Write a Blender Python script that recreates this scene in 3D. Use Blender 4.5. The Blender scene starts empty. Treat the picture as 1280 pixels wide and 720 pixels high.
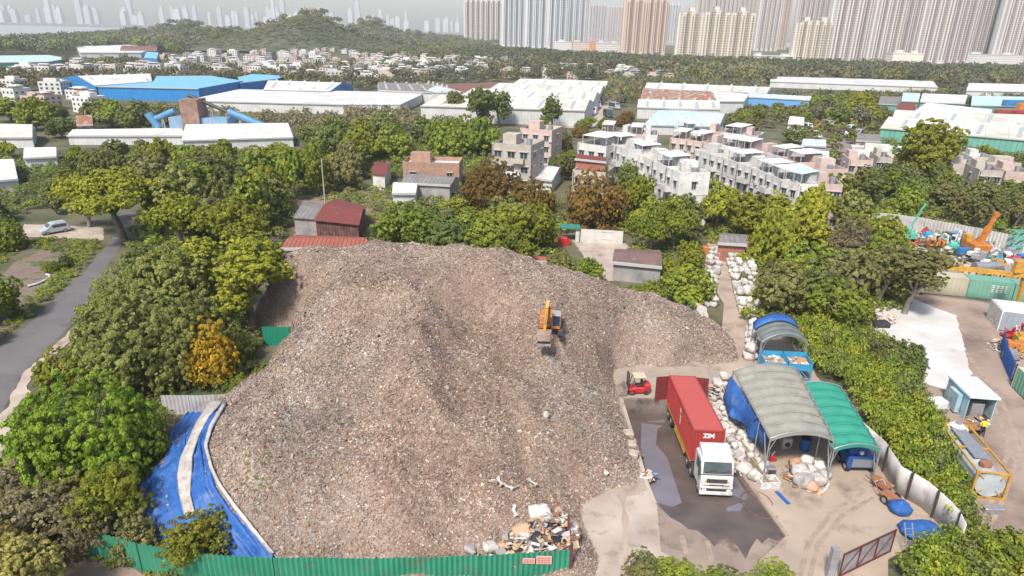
import bpy, bmesh, math, random
import numpy as np
from mathutils import Vector, Matrix, noise
from mathutils.geometry import tessellate_polygon
random.seed(7); rng = np.random.default_rng(7)
C = bpy.context.scene.collection
# ------------------------------------------------------------ camera, world, sun, exposure
FPX = 834.0; PITCH = math.radians(21.2); ROLL = math.radians(1.3); H = 32.0
fw = Vector((0, math.cos(PITCH), -math.sin(PITCH))); up0 = Vector((0, math.sin(PITCH), math.cos(PITCH)))
rt = Vector((1, 0, 0)) * math.cos(ROLL) + up0 * math.sin(ROLL)
up = up0 * math.cos(ROLL) - Vector((1, 0, 0)) * math.sin(ROLL)
cd = bpy.data.cameras.new('camera'); cam = bpy.data.objects.new('camera', cd); C.objects.link(cam)
cd.sensor_width = 36; cd.lens = FPX / 1280 * 36; cd.clip_start = .5; cd.clip_end = 20000
m = Matrix((rt, up, -fw)).transposed().to_4x4(); m.translation = (0, 0, H); cam.matrix_world = m
sc = bpy.context.scene; sc.camera = cam
w = bpy.data.worlds.new('World'); sc.world = w; w.use_nodes = True
SUN_EL = math.radians(52); SUN_AZ = math.radians(205)       # compass bearing of the sun, clockwise from +Y
nt = w.node_tree; bg = nt.nodes['Background']; sky = nt.nodes.new('ShaderNodeTexSky'); sky.sky_type = 'NISHITA'
sky.sun_disc = False; sky.sun_elevation = SUN_EL; sky.sun_rotation = SUN_AZ
sky.air_density = 1.0; sky.dust_density = 2.0; sky.ozone_density = 1.0; sky.altitude = 30
nt.links.new(sky.outputs[0], bg.inputs[0]); bg.inputs[1].default_value = .085
sd = bpy.data.lights.new('sun', 'SUN'); so = bpy.data.objects.new('sun', sd); C.objects.link(so)
sd.energy = 2.3; sd.angle = math.radians(9); sd.color = (1, .94, .86)
sdir = Vector((math.sin(SUN_AZ) * math.cos(SUN_EL), math.cos(SUN_AZ) * math.cos(SUN_EL), math.sin(SUN_EL)))
so.rotation_euler = sdir.to_track_quat('Z', 'Y').to_euler(); so.location = (0, -20, 80)
sc.view_settings.view_transform = 'Standard'; sc.view_settings.look = 'None'
sc.view_settings.exposure = 1.2; sc.view_settings.gamma = 1; sc.view_settings.use_curve_mapping = False
sc.cycles.max_bounces = 5; sc.cycles.diffuse_bounces = 2; sc.cycles.volume_bounces = 0; sc.cycles.transparent_max_bounces = 4

def ray(x, y): return fw * FPX + rt * (x - 640) - up * (y - 360)
def G(x, y, z=0.0):
    d = ray(x, y); t = (z - H) / d.z
    return Vector((d.x * t, d.y * t, z))
def proj(p):
    v = Vector(p) - Vector((0, 0, H)); d = v.dot(fw)
    return 640 + FPX * v.dot(rt) / d, 360 - FPX * v.dot(up) / d, d
# ------------------------------------------------------------ helpers
def tag(o, label=None, cat=None, group=None, kind=None):
    if label: o['label'] = label
    if cat: o['category'] = cat
    if group: o['group'] = group
    if kind: o['kind'] = kind
    return o
def thing(name, label, cat, loc=(0, 0, 0), rz=0, group=None):
    o = bpy.data.objects.new(name, None); C.objects.link(o); o.empty_display_size = .2
    o.location = loc; o.rotation_euler = (0, 0, rz)
    return tag(o, label, cat, group)
def copy_tree(o, parent=None, loc=None, rz=None, sc_=None, label=None, group=None):
    c = o.copy(); C.objects.link(c)
    if parent: c.parent = parent
    if loc is not None: c.location = loc
    if rz is not None: c.rotation_euler = (0, 0, rz)
    if sc_ is not None: c.scale = sc_ if hasattr(sc_, '__len__') else (sc_,) * 3
    if label: c['label'] = label
    if group: c['group'] = group
    for ch in list(o.children): copy_tree(ch, c)
    return c
def link(name, me, parent=None, mats=(), loc=None, rz=0):
    o = bpy.data.objects.new(name, me); C.objects.link(o)
    for mm in mats: me.materials.append(mm)
    if parent: o.parent = parent
    if loc is not None: o.location = loc
    if rz: o.rotation_euler = (0, 0, rz)
    return o
class MB:
    def __init__(s): s.v = []; s.f = []; s.m = []; s.sm = []
    def add(s, vs, fs, mi=0, sm=False, M=None):
        b = len(s.v)
        if M is not None: vs = [M @ Vector(v) for v in vs]
        s.v += [tuple(v) for v in vs]
        for f in fs: s.f.append([b + i for i in f]); s.m.append(mi); s.sm.append(sm)
        return s
    def box(s, x0, x1, y0, y1, z0, z1, mi=0, M=None):
        v = [(x, y, z) for z in (z0, z1) for x, y in ((x0, y0), (x1, y0), (x1, y1), (x0, y1))]
        return s.add(v, [(0, 3, 2, 1), (4, 5, 6, 7), (0, 1, 5, 4), (1, 2, 6, 5), (2, 3, 7, 6), (3, 0, 4, 7)], mi, False, M)
    def bev(s, x0, x1, y0, y1, z0, z1, b=.05, mi=0, M=None):     # box with chamfered vertical and top edges
        def ring(x0, x1, y0, y1, z, b): return [(x0 + b, y0, z), (x1 - b, y0, z), (x1, y0 + b, z), (x1, y1 - b, z), (x1 - b, y1, z), (x0 + b, y1, z), (x0, y1 - b, z), (x0, y0 + b, z)]
        v = ring(x0, x1, y0, y1, z0, b) + ring(x0, x1, y0, y1, z1 - b, b) + ring(x0 + b, x1 - b, y0 + b, y1 - b, z1, b * .5)
        f = [tuple(reversed(range(8))), tuple(range(16, 24))]
        for k in (0, 8):
            for i in range(8): j = (i + 1) % 8; f.append((k + i, k + j, k + 8 + j, k + 8 + i))
        return s.add(v, f, mi, False, M)
    def cyl(s, p0, p1, r0, r1=None, n=10, mi=0, caps=True, sm=True, M=None):
        r1 = r0 if r1 is None else r1
        p0 = Vector(p0); p1 = Vector(p1); d = (p1 - p0)
        if d.length < 1e-6: return s
        q = d.to_track_quat('Z', 'Y').to_matrix()
        vs = []
        for p, r in ((p0, r0), (p1, r1)):
            for i in range(n): a = 2 * math.pi * i / n; vs.append(p + q @ Vector((math.cos(a) * r, math.sin(a) * r, 0)))
        s.add(vs, [(i, (i + 1) % n, n + (i + 1) % n, n + i) for i in range(n)], mi, sm, M)
        if caps: s.add(vs, [tuple(reversed(range(n))), tuple(range(n, 2 * n))], mi, False, M)
        return s
    def bar(s, p0, p1, w_, h_=None, mi=0, M=None):               # rectangular bar between two points
        h_ = h_ or w_; p0 = Vector(p0); p1 = Vector(p1); d = p1 - p0; q = d.to_track_quat('Z', 'Y').to_matrix()
        vs = [p + q @ Vector((a * w_ / 2, b * h_ / 2, 0)) for p in (p0, p1) for a, b in ((-1, -1), (1, -1), (1, 1), (-1, 1))]
        return s.add(vs, [(0, 3, 2, 1), (4, 5, 6, 7), (0, 1, 5, 4), (1, 2, 6, 5), (2, 3, 7, 6), (3, 0, 4, 7)], mi, False, M)
    def prism(s, pts, z0, z1, mi=0, mtop=None, M=None):
        n = len(pts); ar = sum(pts[i][0] * pts[(i + 1) % n][1] - pts[(i + 1) % n][0] * pts[i][1] for i in range(n))
        if ar < 0: pts = pts[::-1]
        v = [(p[0], p[1], z0) for p in pts] + [(p[0], p[1], z1) for p in pts]
        s.add(v, [(i, (i + 1) % n, n + (i + 1) % n, n + i) for i in range(n)] + [tuple(reversed(range(n)))], mi, False, M)
        return s.add(v, [tuple(range(n, 2 * n))], mi if mtop is None else mtop, False, M)
    def xprism(s, prof, x0, x1, mi=0, M=None):                    # profile in (y,z) extruded along x
        n = len(prof); v = [(x0, y, z) for y, z in prof] + [(x1, y, z) for y, z in prof]
        return s.add(v, [(i, (i + 1) % n, n + (i + 1) % n, n + i) for i in range(n)] + [tuple(reversed(range(n))), tuple(range(n, 2 * n))], mi, False, M)
    def build(s, name, mats, parent=None, loc=None, rz=0, recalc=True):
        me = bpy.data.meshes.new(name); me.from_pydata(s.v, [], s.f)
        me.polygons.foreach_set('material_index', s.m); me.polygons.foreach_set('use_smooth', s.sm)
        if recalc:
            bm = bmesh.new(); bm.from_mesh(me); bmesh.ops.recalc_face_normals(bm, faces=bm.faces); bm.to_mesh(me); bm.free()
        me.update()
        if not isinstance(mats, (list, tuple)): mats = [mats]
        return link(name, me, parent, mats, loc, rz)
def npmesh(name, V, F4, mats, mi=None, smooth=False, parent=None):
    me = bpy.data.meshes.new(name); n = len(F4); k = F4.shape[1]
    me.vertices.add(len(V)); me.vertices.foreach_set('co', V.astype(np.float32).ravel())
    me.loops.add(n * k); me.loops.foreach_set('vertex_index', F4.astype(np.int32).ravel())
    me.polygons.add(n); me.polygons.foreach_set('loop_start', np.arange(n, dtype=np.int32) * k)
    if mi is not None: me.polygons.foreach_set('material_index', mi.astype(np.int32))
    me.polygons.foreach_set('use_smooth', np.full(n, smooth)); me.update(calc_edges=True)
    return link(name, me, parent, mats)
# ------------------------------------------------------------ materials
def mat(name, col, rough=.8, col2=None, scale=1.0, detail=6, bump=0, bscale=None, metal=0, lo=.35, hi=.65, coord='Object', rnd=0, spec=.5, stripes=None, dist=.05, stain=None):
    M = bpy.data.materials.new(name); M.use_nodes = True; t = M.node_tree; N = t.nodes; L = t.links
    b = N['Principled BSDF']; b.inputs['Roughness'].default_value = rough; b.inputs['Metallic'].default_value = metal
    b.inputs['Specular IOR Level'].default_value = spec
    tc = N.new('ShaderNodeTexCoord'); src = tc.outputs[coord]
    col = (*col, 1); cur = None
    def mix(f, a, c, mode='MIX'):
        x = N.new('ShaderNodeMix'); x.data_type = 'RGBA'; x.blend_type = mode
        for i, val in ((0, f), (6, a), (7, c)):
            if hasattr(val, 'is_output'): L.new(val, x.inputs[i])
            else: x.inputs[i].default_value = val
        return x.outputs[2]
    if col2:
        n = N.new('ShaderNodeTexNoise'); n.inputs['Scale'].default_value = scale; n.inputs['Detail'].default_value = detail; L.new(src, n.inputs['Vector'])
        r = N.new('ShaderNodeMapRange'); r.inputs[1].default_value = lo; r.inputs[2].default_value = hi; L.new(n.outputs[0], r.inputs[0])
        cur = mix(r.outputs[0], col, (*col2, 1))
    if stain:
        n = N.new('ShaderNodeTexNoise'); n.inputs['Scale'].default_value = stain[1]; n.inputs['Detail'].default_value = 8; n.inputs['Roughness'].default_value = .65; L.new(src, n.inputs['Vector'])
        r = N.new('ShaderNodeMapRange'); r.inputs[1].default_value = stain[2]; r.inputs[2].default_value = stain[3]; L.new(n.outputs[0], r.inputs[0])
        cur = mix(r.outputs[0], cur if cur else col, (*stain[0], 1))
    if stripes:   # (axis, pitch, colour, width)
        sx = N.new('ShaderNodeSeparateXYZ'); L.new(src, sx.inputs[0])
        mm = N.new('ShaderNodeMath'); mm.operation = 'PINGPONG'; mm.inputs[1].default_value = stripes[1] / 2; L.new(sx.outputs[stripes[0]], mm.inputs[0])
        lt = N.new('ShaderNodeMath'); lt.operation = 'LESS_THAN'; lt.inputs[1].default_value = stripes[3] / 2; L.new(mm.outputs[0], lt.inputs[0])
        cur = mix(lt.outputs[0], cur if cur else col, (*stripes[2], 1))
    if rnd:
        oi = N.new('ShaderNodeObjectInfo'); h = N.new('ShaderNodeHueSaturation')
        r1 = N.new('ShaderNodeMapRange'); r1.inputs[3].default_value = 1 - rnd; r1.inputs[4].default_value = 1 + rnd; L.new(oi.outputs['Random'], r1.inputs[0]); L.new(r1.outputs[0], h.inputs['Value'])
        r2 = N.new('ShaderNodeMapRange'); r2.inputs[3].default_value = .5 - rnd * .06; r2.inputs[4].default_value = .5 + rnd * .06; L.new(oi.outputs['Random'], r2.inputs[0]); L.new(r2.outputs[0], h.inputs['Hue'])
        if cur: L.new(cur, h.inputs['Color'])
        else: h.inputs['Color'].default_value = col
        cur = h.outputs[0]
    if cur: L.new(cur, b.inputs['Base Color'])
    else: b.inputs['Base Color'].default_value = col
    if bump:
        n = N.new('ShaderNodeTexNoise'); n.inputs['Scale'].default_value = bscale or scale * 3; n.inputs['Detail'].default_value = 5; L.new(src, n.inputs['Vector'])
        bp = N.new('ShaderNodeBump'); bp.inputs['Strength'].default_value = bump; bp.inputs['Distance'].default_value = dist; L.new(n.outputs[0], bp.inputs['Height']); L.new(bp.outputs[0], b.inputs['Normal'])
    return M
def leafmat(name, c1, c2, c3, scale=.9, rnd=.22):
    M = bpy.data.materials.new(name); M.use_nodes = True; t = M.node_tree; N = t.nodes; L = t.links
    b = N['Principled BSDF']; b.inputs['Roughness'].default_value = .55; b.inputs['Specular IOR Level'].default_value = .25
    geo = N.new('ShaderNodeNewGeometry'); oi = N.new('ShaderNodeObjectInfo'); tc = N.new('ShaderNodeTexCoord')
    r = N.new('ShaderNodeValToRGB'); e = r.color_ramp.elements; e[0].position = 0; e[0].color = (*c1, 1); e[1].position = 1; e[1].color = (*c3, 1)
    x = r.color_ramp.elements.new(.5); x.color = (*c2, 1)
    no = N.new('ShaderNodeTexNoise'); no.inputs['Scale'].default_value = scale; no.inputs['Detail'].default_value = 2; L.new(geo.outputs['Position'], no.inputs['Vector'])
    ri = geo.outputs['Random Per Island']
    a = N.new('ShaderNodeMath'); a.operation = 'MULTIPLY_ADD'; a.inputs[1].default_value = .45; L.new(ri, a.inputs[0])
    mr = N.new('ShaderNodeMapRange'); mr.inputs[1].default_value = .3; mr.inputs[2].default_value = .7; mr.inputs[3].default_value = -.05; mr.inputs[4].default_value = .6; L.new(no.outputs[0], mr.inputs[0]); L.new(mr.outputs[0], a.inputs[2])
    L.new(a.outputs[0], r.inputs[0])
    h = N.new('ShaderNodeHueSaturation')
    r1 = N.new('ShaderNodeMapRange'); r1.inputs[3].default_value = 1 - rnd; r1.inputs[4].default_value = 1 + rnd; L.new(oi.outputs['Random'], r1.inputs[0]); L.new(r1.outputs[0], h.inputs['Value'])
    mu = N.new('ShaderNodeMath'); mu.operation = 'MULTIPLY'; mu.inputs[1].default_value = 7.31; L.new(oi.outputs['Random'], mu.inputs[0])
    fr = N.new('ShaderNodeMath'); fr.operation = 'FRACT'; L.new(mu.outputs[0], fr.inputs[0])
    r2 = N.new('ShaderNodeMapRange'); r2.inputs[3].default_value = .492; r2.inputs[4].default_value = .508; L.new(fr.outputs[0], r2.inputs[0]); L.new(r2.outputs[0], h.inputs['Hue'])
    L.new(r.outputs[0], h.inputs['Color']); L.new(h.outputs[0], b.inputs['Base Color'])
    tr = N.new('ShaderNodeBsdfTranslucent'); L.new(h.outputs[0], tr.inputs['Color'])
    ms = N.new('ShaderNodeMixShader'); ms.inputs[0].default_value = .28; L.new(b.outputs[0], ms.inputs[1]); L.new(tr.outputs[0], ms.inputs[2])
    L.new(ms.outputs[0], N['Material Output'].inputs['Surface'])
    return M
LEAF = {
 'dark': leafmat('leaf_dark', (0.08, 0.105, 0.03), (0.16, 0.195, 0.05), (0.29, 0.31, 0.08)),
 'vivid': leafmat('leaf_vivid', (.09, .155, .015), (.19, .29, .022), (.33, .42, .05)),
 'mango': leafmat('leaf_mango', (0.11, 0.125, 0.032), (0.23, 0.25, 0.06), (0.42, 0.42, 0.12)),
 'green': leafmat('leaf_green', (0.1, 0.145, 0.02), (0.22, 0.275, 0.03), (0.37, 0.39, 0.06)),
 'lime': leafmat('leaf_lime', (0.13, 0.15, 0.018), (0.27, 0.29, 0.026), (0.42, 0.41, 0.05)),
 'olive': leafmat('leaf_olive', (0.12, 0.125, 0.04), (0.2, 0.2, 0.065), (0.31, 0.29, 0.1)),
 'rust': leafmat('leaf_rust', (0.1, 0.09, 0.02), (0.23, 0.15, 0.035), (0.36, 0.23, 0.04)),
 'gold': leafmat('leaf_gold', (.2, .17, .02), (.5, .33, .02), (.68, .45, .04)),
 'dry': leafmat('leaf_dry', (0.131, 0.109, 0.054), (0.217, 0.181, 0.090), (0.319, 0.275, 0.144)),
 'cream': leafmat('leaf_cream', (0.203, 0.203, 0.048), (0.406, 0.362, 0.096), (0.609, 0.522, 0.180)),
 'far': leafmat('leaf_far', (0.085, 0.105, 0.06), (0.14, 0.155, 0.085), (0.21, 0.215, 0.12), scale=.04),
 'fardry': leafmat('leaf_far_dry', (0.13, 0.115, 0.06), (0.22, 0.19, 0.1), (0.3, 0.26, 0.14), scale=.05)}
BARK = mat('bark', (.09, .07, .05), .9, (.2, .17, .14), 6, bump=.4)
BARKP = mat('bark_pale', (.25, .22, .19), .9, (.12, .1, .08), 6, bump=.4)
WHITE = mat('white_paint', (.72, .72, .70), .6, (.5, .49, .46), 3, stain=((.35, .33, .3), .8, .55, .75))
WALLW = mat('white_render_wall', (.68, .665, .63), .85, (.54, .52, .48), .5, rnd=.12, stain=((.26, .24, .21), .9, .53, .75))
WALLP = mat('pink_tile_wall', (.53, .44, .395), .8, (.5, .34, .29), .6, rnd=.08, stain=((.3, .22, .2), .7, .58, .8))
WALLB = mat('beige_render_wall', (.5, .45, .38), .85, (.4, .36, .3), .6, rnd=.1, stain=((.2, .18, .16), .9, .56, .78))
WALLG = mat('grey_render_wall', (.38, .36, .34), .9, (.26, .25, .24), .7, rnd=.1, stain=((.15, .14, .13), .8, .55, .75))
BRICK = mat('red_brick_wall', (.36, .15, .1), .85, (.28, .12, .08), 2, bump=.2)
BRICKP = mat('peach_brick_wall', (.42, .25, .17), .85, (.3, .19, .14), 1.2, stain=((.2, .16, .13), 1.5, .55, .75))
ROOFC = mat('roof_concrete', (.42, .39, .36), .9, (.26, .24, .22), .6, stain=((.14, .13, .12), .5, .5, .75))
ROOFW = mat('roof_white_sheet', (.72, .71, .69), .5, (.58, .56, .53), .12, stripes=(0, 3.1, (.5, .49, .47), .22), stain=((.42, .36, .3), .15, .56, .72))
ROOFWH = mat('roof_cream_sheet', (.66, .64, .54), .5, (.58, .56, .48), .06, stripes=(0, 6, (.45, .44, .38), .3), stain=((.42, .38, .3), .09, .54, .72))
ROOFRUST = mat('roof_rusty_sheet', (.3, .13, .07), .8, (.45, .42, .38), .5, stripes=(0, .7, (.2, .09, .06), .12), lo=.5, hi=.6)
ROOFR = mat('roof_red_sheet', (.2, .04, .035), .7, (.15, .045, .035), .8, stripes=(0, .8, (.17, .04, .03), .15), stain=((.3, .2, .16), .5, .62, .8))
ROOFBR = mat('roof_brown_sheet', (.2, .07, .055), .8, (.16, .075, .06), .3, stripes=(0, 5, (.3, .18, .15), .4))
ROOFG = mat('roof_grey_sheet', (.24, .22, .21), .8, (.17, .15, .14), .7, stripes=(0, .8, (.12, .11, .1), .12))
ROOFLB = mat('roof_pale_blue_sheet', (.4, .55, .62), .6, (.55, .6, .6), .12, stripes=(0, 4, (.32, .42, .48), .3))
ROOFB = mat('roof_blue_sheet', (.16, .42, .62), .5, (.2, .46, .62), .2, stripes=(0, 5, (.1, .3, .5), .3))
ROOFGN = mat('roof_green_sheet', (.38, .56, .5), .6, (.5, .6, .56), .15, stripes=(0, 4, (.28, .42, .38), .3))
WBLUE = mat('blue_sheet_wall', (.02, .2, .5), .5, (.025, .24, .55), .4, stripes=(0, 1.4, (.015, .15, .4), .2))
WGREEN = mat('green_sheet_wall', (.12, .34, .26), .6, (.16, .38, .3), .4, stripes=(0, 1.4, (.08, .25, .2), .2))
WWHITE = mat('white_sheet_wall', (.62, .62, .6), .6, (.5, .5, .49), .3, stripes=(0, 1.2, (.45, .45, .44), .12))
GLASS = mat('window_glass', (.03, .045, .05), .15, (.06, .08, .085), 1.5, spec=.8, rnd=.3)
DARK = mat('dark_interior', (.02, .018, .016), .9)
FRAME = mat('window_frame', (.5, .5, .48), .5)
FRAMED = mat('dark_metal', (.04, .04, .042), .5, (.08, .06, .05), 4)
STEEL = mat('galvanised_steel', (.42, .43, .44), .4, (.3, .3, .31), 5, metal=.5)
GUTTER = mat('roof_trim', (.45, .44, .42), .6)
ASPH = mat('asphalt', (.125, .115, .115), .9, (.155, .143, .14), .25, bump=.2, bscale=8, stain=((.09, .084, .085), .35, .55, .7))
CONC = mat('yard_concrete', (.43, .34, .26), .85, (.33, .26, .2), .22, detail=10, bump=.25, bscale=3, stain=((.19, .14, .11), .3, .54, .7))
CONC2 = mat('pale_concrete', (.47, .40, .33), .85, (.36, .29, .235), .35, detail=10, bump=.2, bscale=3, stain=((.2, .155, .12), .5, .55, .72))
DIRT = mat('bare_dirt', (.3, .22, .17), .95, (.21, .155, .125), .18, bump=.4, bscale=2.5, stain=((.12, .09, .07), .22, .52, .7))
SOIL = mat('dark_soil', (.1, .095, .05), .95, (.17, .145, .09), .3, bump=.3, bscale=2, stain=((.05, .07, .025), .15, .45, .6))
SLAB = mat('white_slab', (.62, .6, .58), .8, (.5, .48, .45), .3, stain=((.35, .32, .29), .25, .6, .75))
WET = mat('wet_concrete', (.085, .068, .06), .4, (.13, .1, .085), .5, bump=.1, bscale=2, spec=.6, stain=((.15, .11, .09), .35, .56, .72))
PUD = mat('standing_water', (.2, .185, .2), .3, (.16, .145, .16), .6, spec=.8)  # pale lavender base colour stands in for the sky's reflection on the water
RUBBER = mat('rubber', (.02, .02, .022), .8, (.05, .045, .04), 4)
YEL = mat('yellow_paint', (.56, .31, .04), .55, (.42, .22, .04), 2, stain=((.2, .11, .06), 1.6, .55, .72))
ORG = mat('orange_paint', (.56, .2, .03), .55, (.42, .14, .03), 2, stain=((.14, .08, .05), 1.6, .54, .7))
REDP = mat('bright_red_paint', (.52, .025, .03), .45, (.4, .03, .03), 3, stain=((.14, .05, .04), 2, .58, .74))
CYANP = mat('cyan_paint', (.03, .3, .5), .5, (.04, .25, .42), 3, stain=((.2, .15, .1), 2, .62, .75))
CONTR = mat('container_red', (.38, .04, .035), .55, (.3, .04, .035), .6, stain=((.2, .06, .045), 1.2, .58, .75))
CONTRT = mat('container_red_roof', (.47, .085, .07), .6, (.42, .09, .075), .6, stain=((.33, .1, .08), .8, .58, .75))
CABW = mat('cab_white', (.66, .66, .64), .4, (.52, .51, .48), 2.2, stain=((.3, .27, .24), 1.6, .56, .74))
LAMPG = mat('lamp_glass', (.6, .6, .6), .15, spec=.8)
TARPB = mat('blue_tarp', (.012, .085, .31), .6, (.035, .13, .38), .8, bump=.6, bscale=4, dist=.1, stain=((.16, .22, .36), .7, .54, .74))
TARPW = mat('pale_tarp', (.5, .46, .42), .7, (.36, .33, .3), 1.5, bump=.4, bscale=5, stain=((.28, .22, .18), 2, .55, .7))
CANG = mat('grey_canvas', (.3, .29, .24), .8, (.24, .235, .2), 1, bump=.2, bscale=4, stain=((.18, .17, .14), .8, .55, .75))
CANGN = mat('green_canvas', (.02, .23, .155), .7, (.035, .27, .19), 1, bump=.2, bscale=4, stain=((.05, .22, .17), .8, .6, .8))
CANGD = mat('dark_canvas', (.11, .14, .13), .8, (.16, .18, .17), 1.2, bump=.3, bscale=5)
FENG = mat('green_sheet', (.03, .25, .16), .6, (.05, .31, .2), .5, rnd=.1, stain=((.13, .17, .11), .9, .54, .72))
FENW = mat('pale_fence_sheet', (.5, .48, .46), .7, (.4, .38, .36), .5, stain=((.25, .2, .17), .6, .58, .75))
FENB = mat('deep_blue_sheet', (.02, .12, .42), .6, (.02, .1, .35), 1)
BAGW = mat('white_bag', (.56, .53, .49), .8, (.42, .39, .35), 1.8, bump=.7, bscale=4, rnd=.28, stain=((.2, .16, .12), 1.6, .5, .68))
BAGT = mat('tan_bag', (.5, .28, .18), .8, (.38, .22, .15), 1.5, bump=.4, bscale=4, rnd=.12)
SKYL = mat('roof_skylight', (.36, .4, .4), .4)
PIPE = mat('blue_pipe', (.07, .2, .36), .5, (.1, .26, .42), .5)

# ------------------------------------------------------------ heap height field
CP = [(358,315,8.0),(385,311,8.5),(420,312,8.3),(450,308,9.3),(480,306,9.8),(505,312,9.4),(530,319,8.9),(552,318,9.2),(580,315,9.6),(605,314,10),(630,320,9.6),(660,331,9),(690,343,8.1),(710,350,7.6),(740,358,6.8),(760,362,6),(780,368,4.9),(805,371,4.2),(825,374,3.8),(850,380,2.8),(895,405,1.2),
 (503,345,10.3),(510,362,10.2),(518,385,9.7),(524,402,9.4),(505,405,8.5),(480,400,7.9),(470,350,8.3),(430,345,7.6),(400,370,7.0),(385,415,6.2),(430,410,6.6),(440,440,6.1),(375,470,5.3),
 (545,360,6.8),(560,350,7.8),(600,345,8.6),(640,352,8.2),(675,372,7.5),(542,385,6.0),(565,385,5.7),(600,385,5.8),(635,392,5.8),(660,405,5.8),(575,412,5.4),(610,420,5.4),(640,428,5.5),(684,432,5.7),(690,405,6.4),(715,395,6.2),
 (535,420,8.0),(510,432,7.9),(560,440,6.6),(560,462,6.0),(520,460,7.2),(485,450,7.0),(600,455,5.4),(640,460,5.0),(700,445,4.6),(740,440,3.6),(745,470,1.9),
 (540,510,5.9),(500,500,6.0),(450,495,4.8),(415,505,4.1),(400,530,3.9),(430,540,4.5),(370,500,4.8),(330,505,4.9),(300,515,4.6),(285,508,3.9),(330,540,4.9),(290,545,4.5),
 (600,510,4.8),(660,500,4.4),(700,500,3.3),(720,520,2.6),(750,520,1.8),(770,560,1.3),(740,590,1.4),(650,560,3.4),(690,560,2.8),(560,580,4.0),(480,590,4.3),(400,590,4.0),(310,590,4.2),(262,560,3.8),(270,610,3.6),(690,620,1.4),(600,650,2),(480,660,2.4),(400,680,2),(345,695,1.3),(712,688,1.2),(300,660,2.2),
 (760,420,3.6),(820,420,2.4),(880,430,1.1),(790,445,1.1),(840,445,.9),(730,380,6.2)]
CW = [(*G(x, y, z).xy, z) for x, y, z in CP]
for x, y, z in [(921,436,0),(926,452,0),(860,458,0),(800,457,0),(766,462,0),(776,500,0),(789,540,0),(800,590,0),(806,604,0),(760,612,.0),(722,622,.4)]: CW.append((*G(x, y, 0).xy, z))
CW += [(-25,84,-.5),(-10,85,-.5),(4,84,-.5),(14,82,-.5),(20,79,-.5),(24.5,71,-.4),(-27,76,0),(-25.5,68,1.5),(-23.8,62,.8),(-23.5,56,.8),(-25,52,1),(-27.5,48,.1),(-28.5,43,-.2),(-28.5,38,-.1),(-25,35,.2),(-18,33,.6),(-10,33,1.2),(-3,33,1.2),(3,33.6,.6),
 (5,37,.3),(-30,90,-3),(0,92,-3),(25,88,-3),(30,60,-3),(14,48,-2),(16,40,-3),(8,33,-1.5),(-34,60,-3),(-34,40,-3),(-10,26,-1.5),(0,26,-1.5),(-34,80,-3),(18,55,-3)]
A = np.array(CW); K = len(A)
def U(r2): return .5 * r2 * np.log(r2 + 1e-9)
d2 = ((A[:, None, :2] - A[None, :, :2]) ** 2).sum(-1)
Kmat = np.zeros((K + 3, K + 3)); Kmat[:K, :K] = U(d2) + np.eye(K) * .9; Kmat[:K, K] = 1; Kmat[:K, K+1:] = A[:, :2]; Kmat[K, :K] = 1; Kmat[K+1:, :K] = A[:, :2].T
wv = np.linalg.solve(Kmat, np.r_[A[:, 2], 0, 0, 0])
GX0, GX1, GY0, GY1, GS = -31.0, 27.0, 30.5, 87.0, .25
gx = np.arange(GX0, GX1 + .01, GS); gy = np.arange(GY0, GY1 + .01, GS)
XX, YY = np.meshgrid(gx, gy); Z = np.full(XX.shape, wv[K]) + wv[K+1] * XX + wv[K+2] * YY
for i in range(K): Z += wv[i] * U((XX - A[i, 0]) ** 2 + (YY - A[i, 1]) ** 2)
for j in range(len(gy)):
    for i in range(len(gx)):
        x, y = gx[i], gy[j]
        if Z[j, i] < -1.5: continue
        q = 1.0 * (.55 - abs(noise.noise(Vector((x * .13 + 3, y * .085, 1)))) * 2.0) * .6 + .42 * noise.noise(Vector((x * .45, y * .4, 2))) + .13 * noise.noise(Vector((x * 1.3, y * 1.3, 5))) + .06 * noise.noise(Vector((x * 3, y * 3, 9)))
        Z[j, i] += q * min(1, max(0.1, (Z[j, i] + .3) / 2)) - .12
def hz(x, y):
    fx = (x - GX0) / GS; fy = (y - GY0) / GS
    if fx < 0 or fy < 0 or fx >= len(gx) - 1 or fy >= len(gy) - 1: return -1.
    i = int(fx); j = int(fy); a = fx - i; b = fy - j
    return float(Z[j, i] * (1-a) * (1-b) + Z[j, i+1] * a * (1-b) + Z[j+1, i] * (1-a) * b + Z[j+1, i+1] * a * b)
def hit(px, py, lift=0.0):          # where the sight line of that picture point meets heap or ground
    d = ray(px, py).normalized(); t = 30.0
    while t < 400:
        p = Vector((0, 0, H)) + d * t
        if p.z <= max(0, hz(p.x, p.y)): return Vector((p.x, p.y, max(0, hz(p.x, p.y)) + lift))
        t += .08
    return G(px, py)
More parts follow.
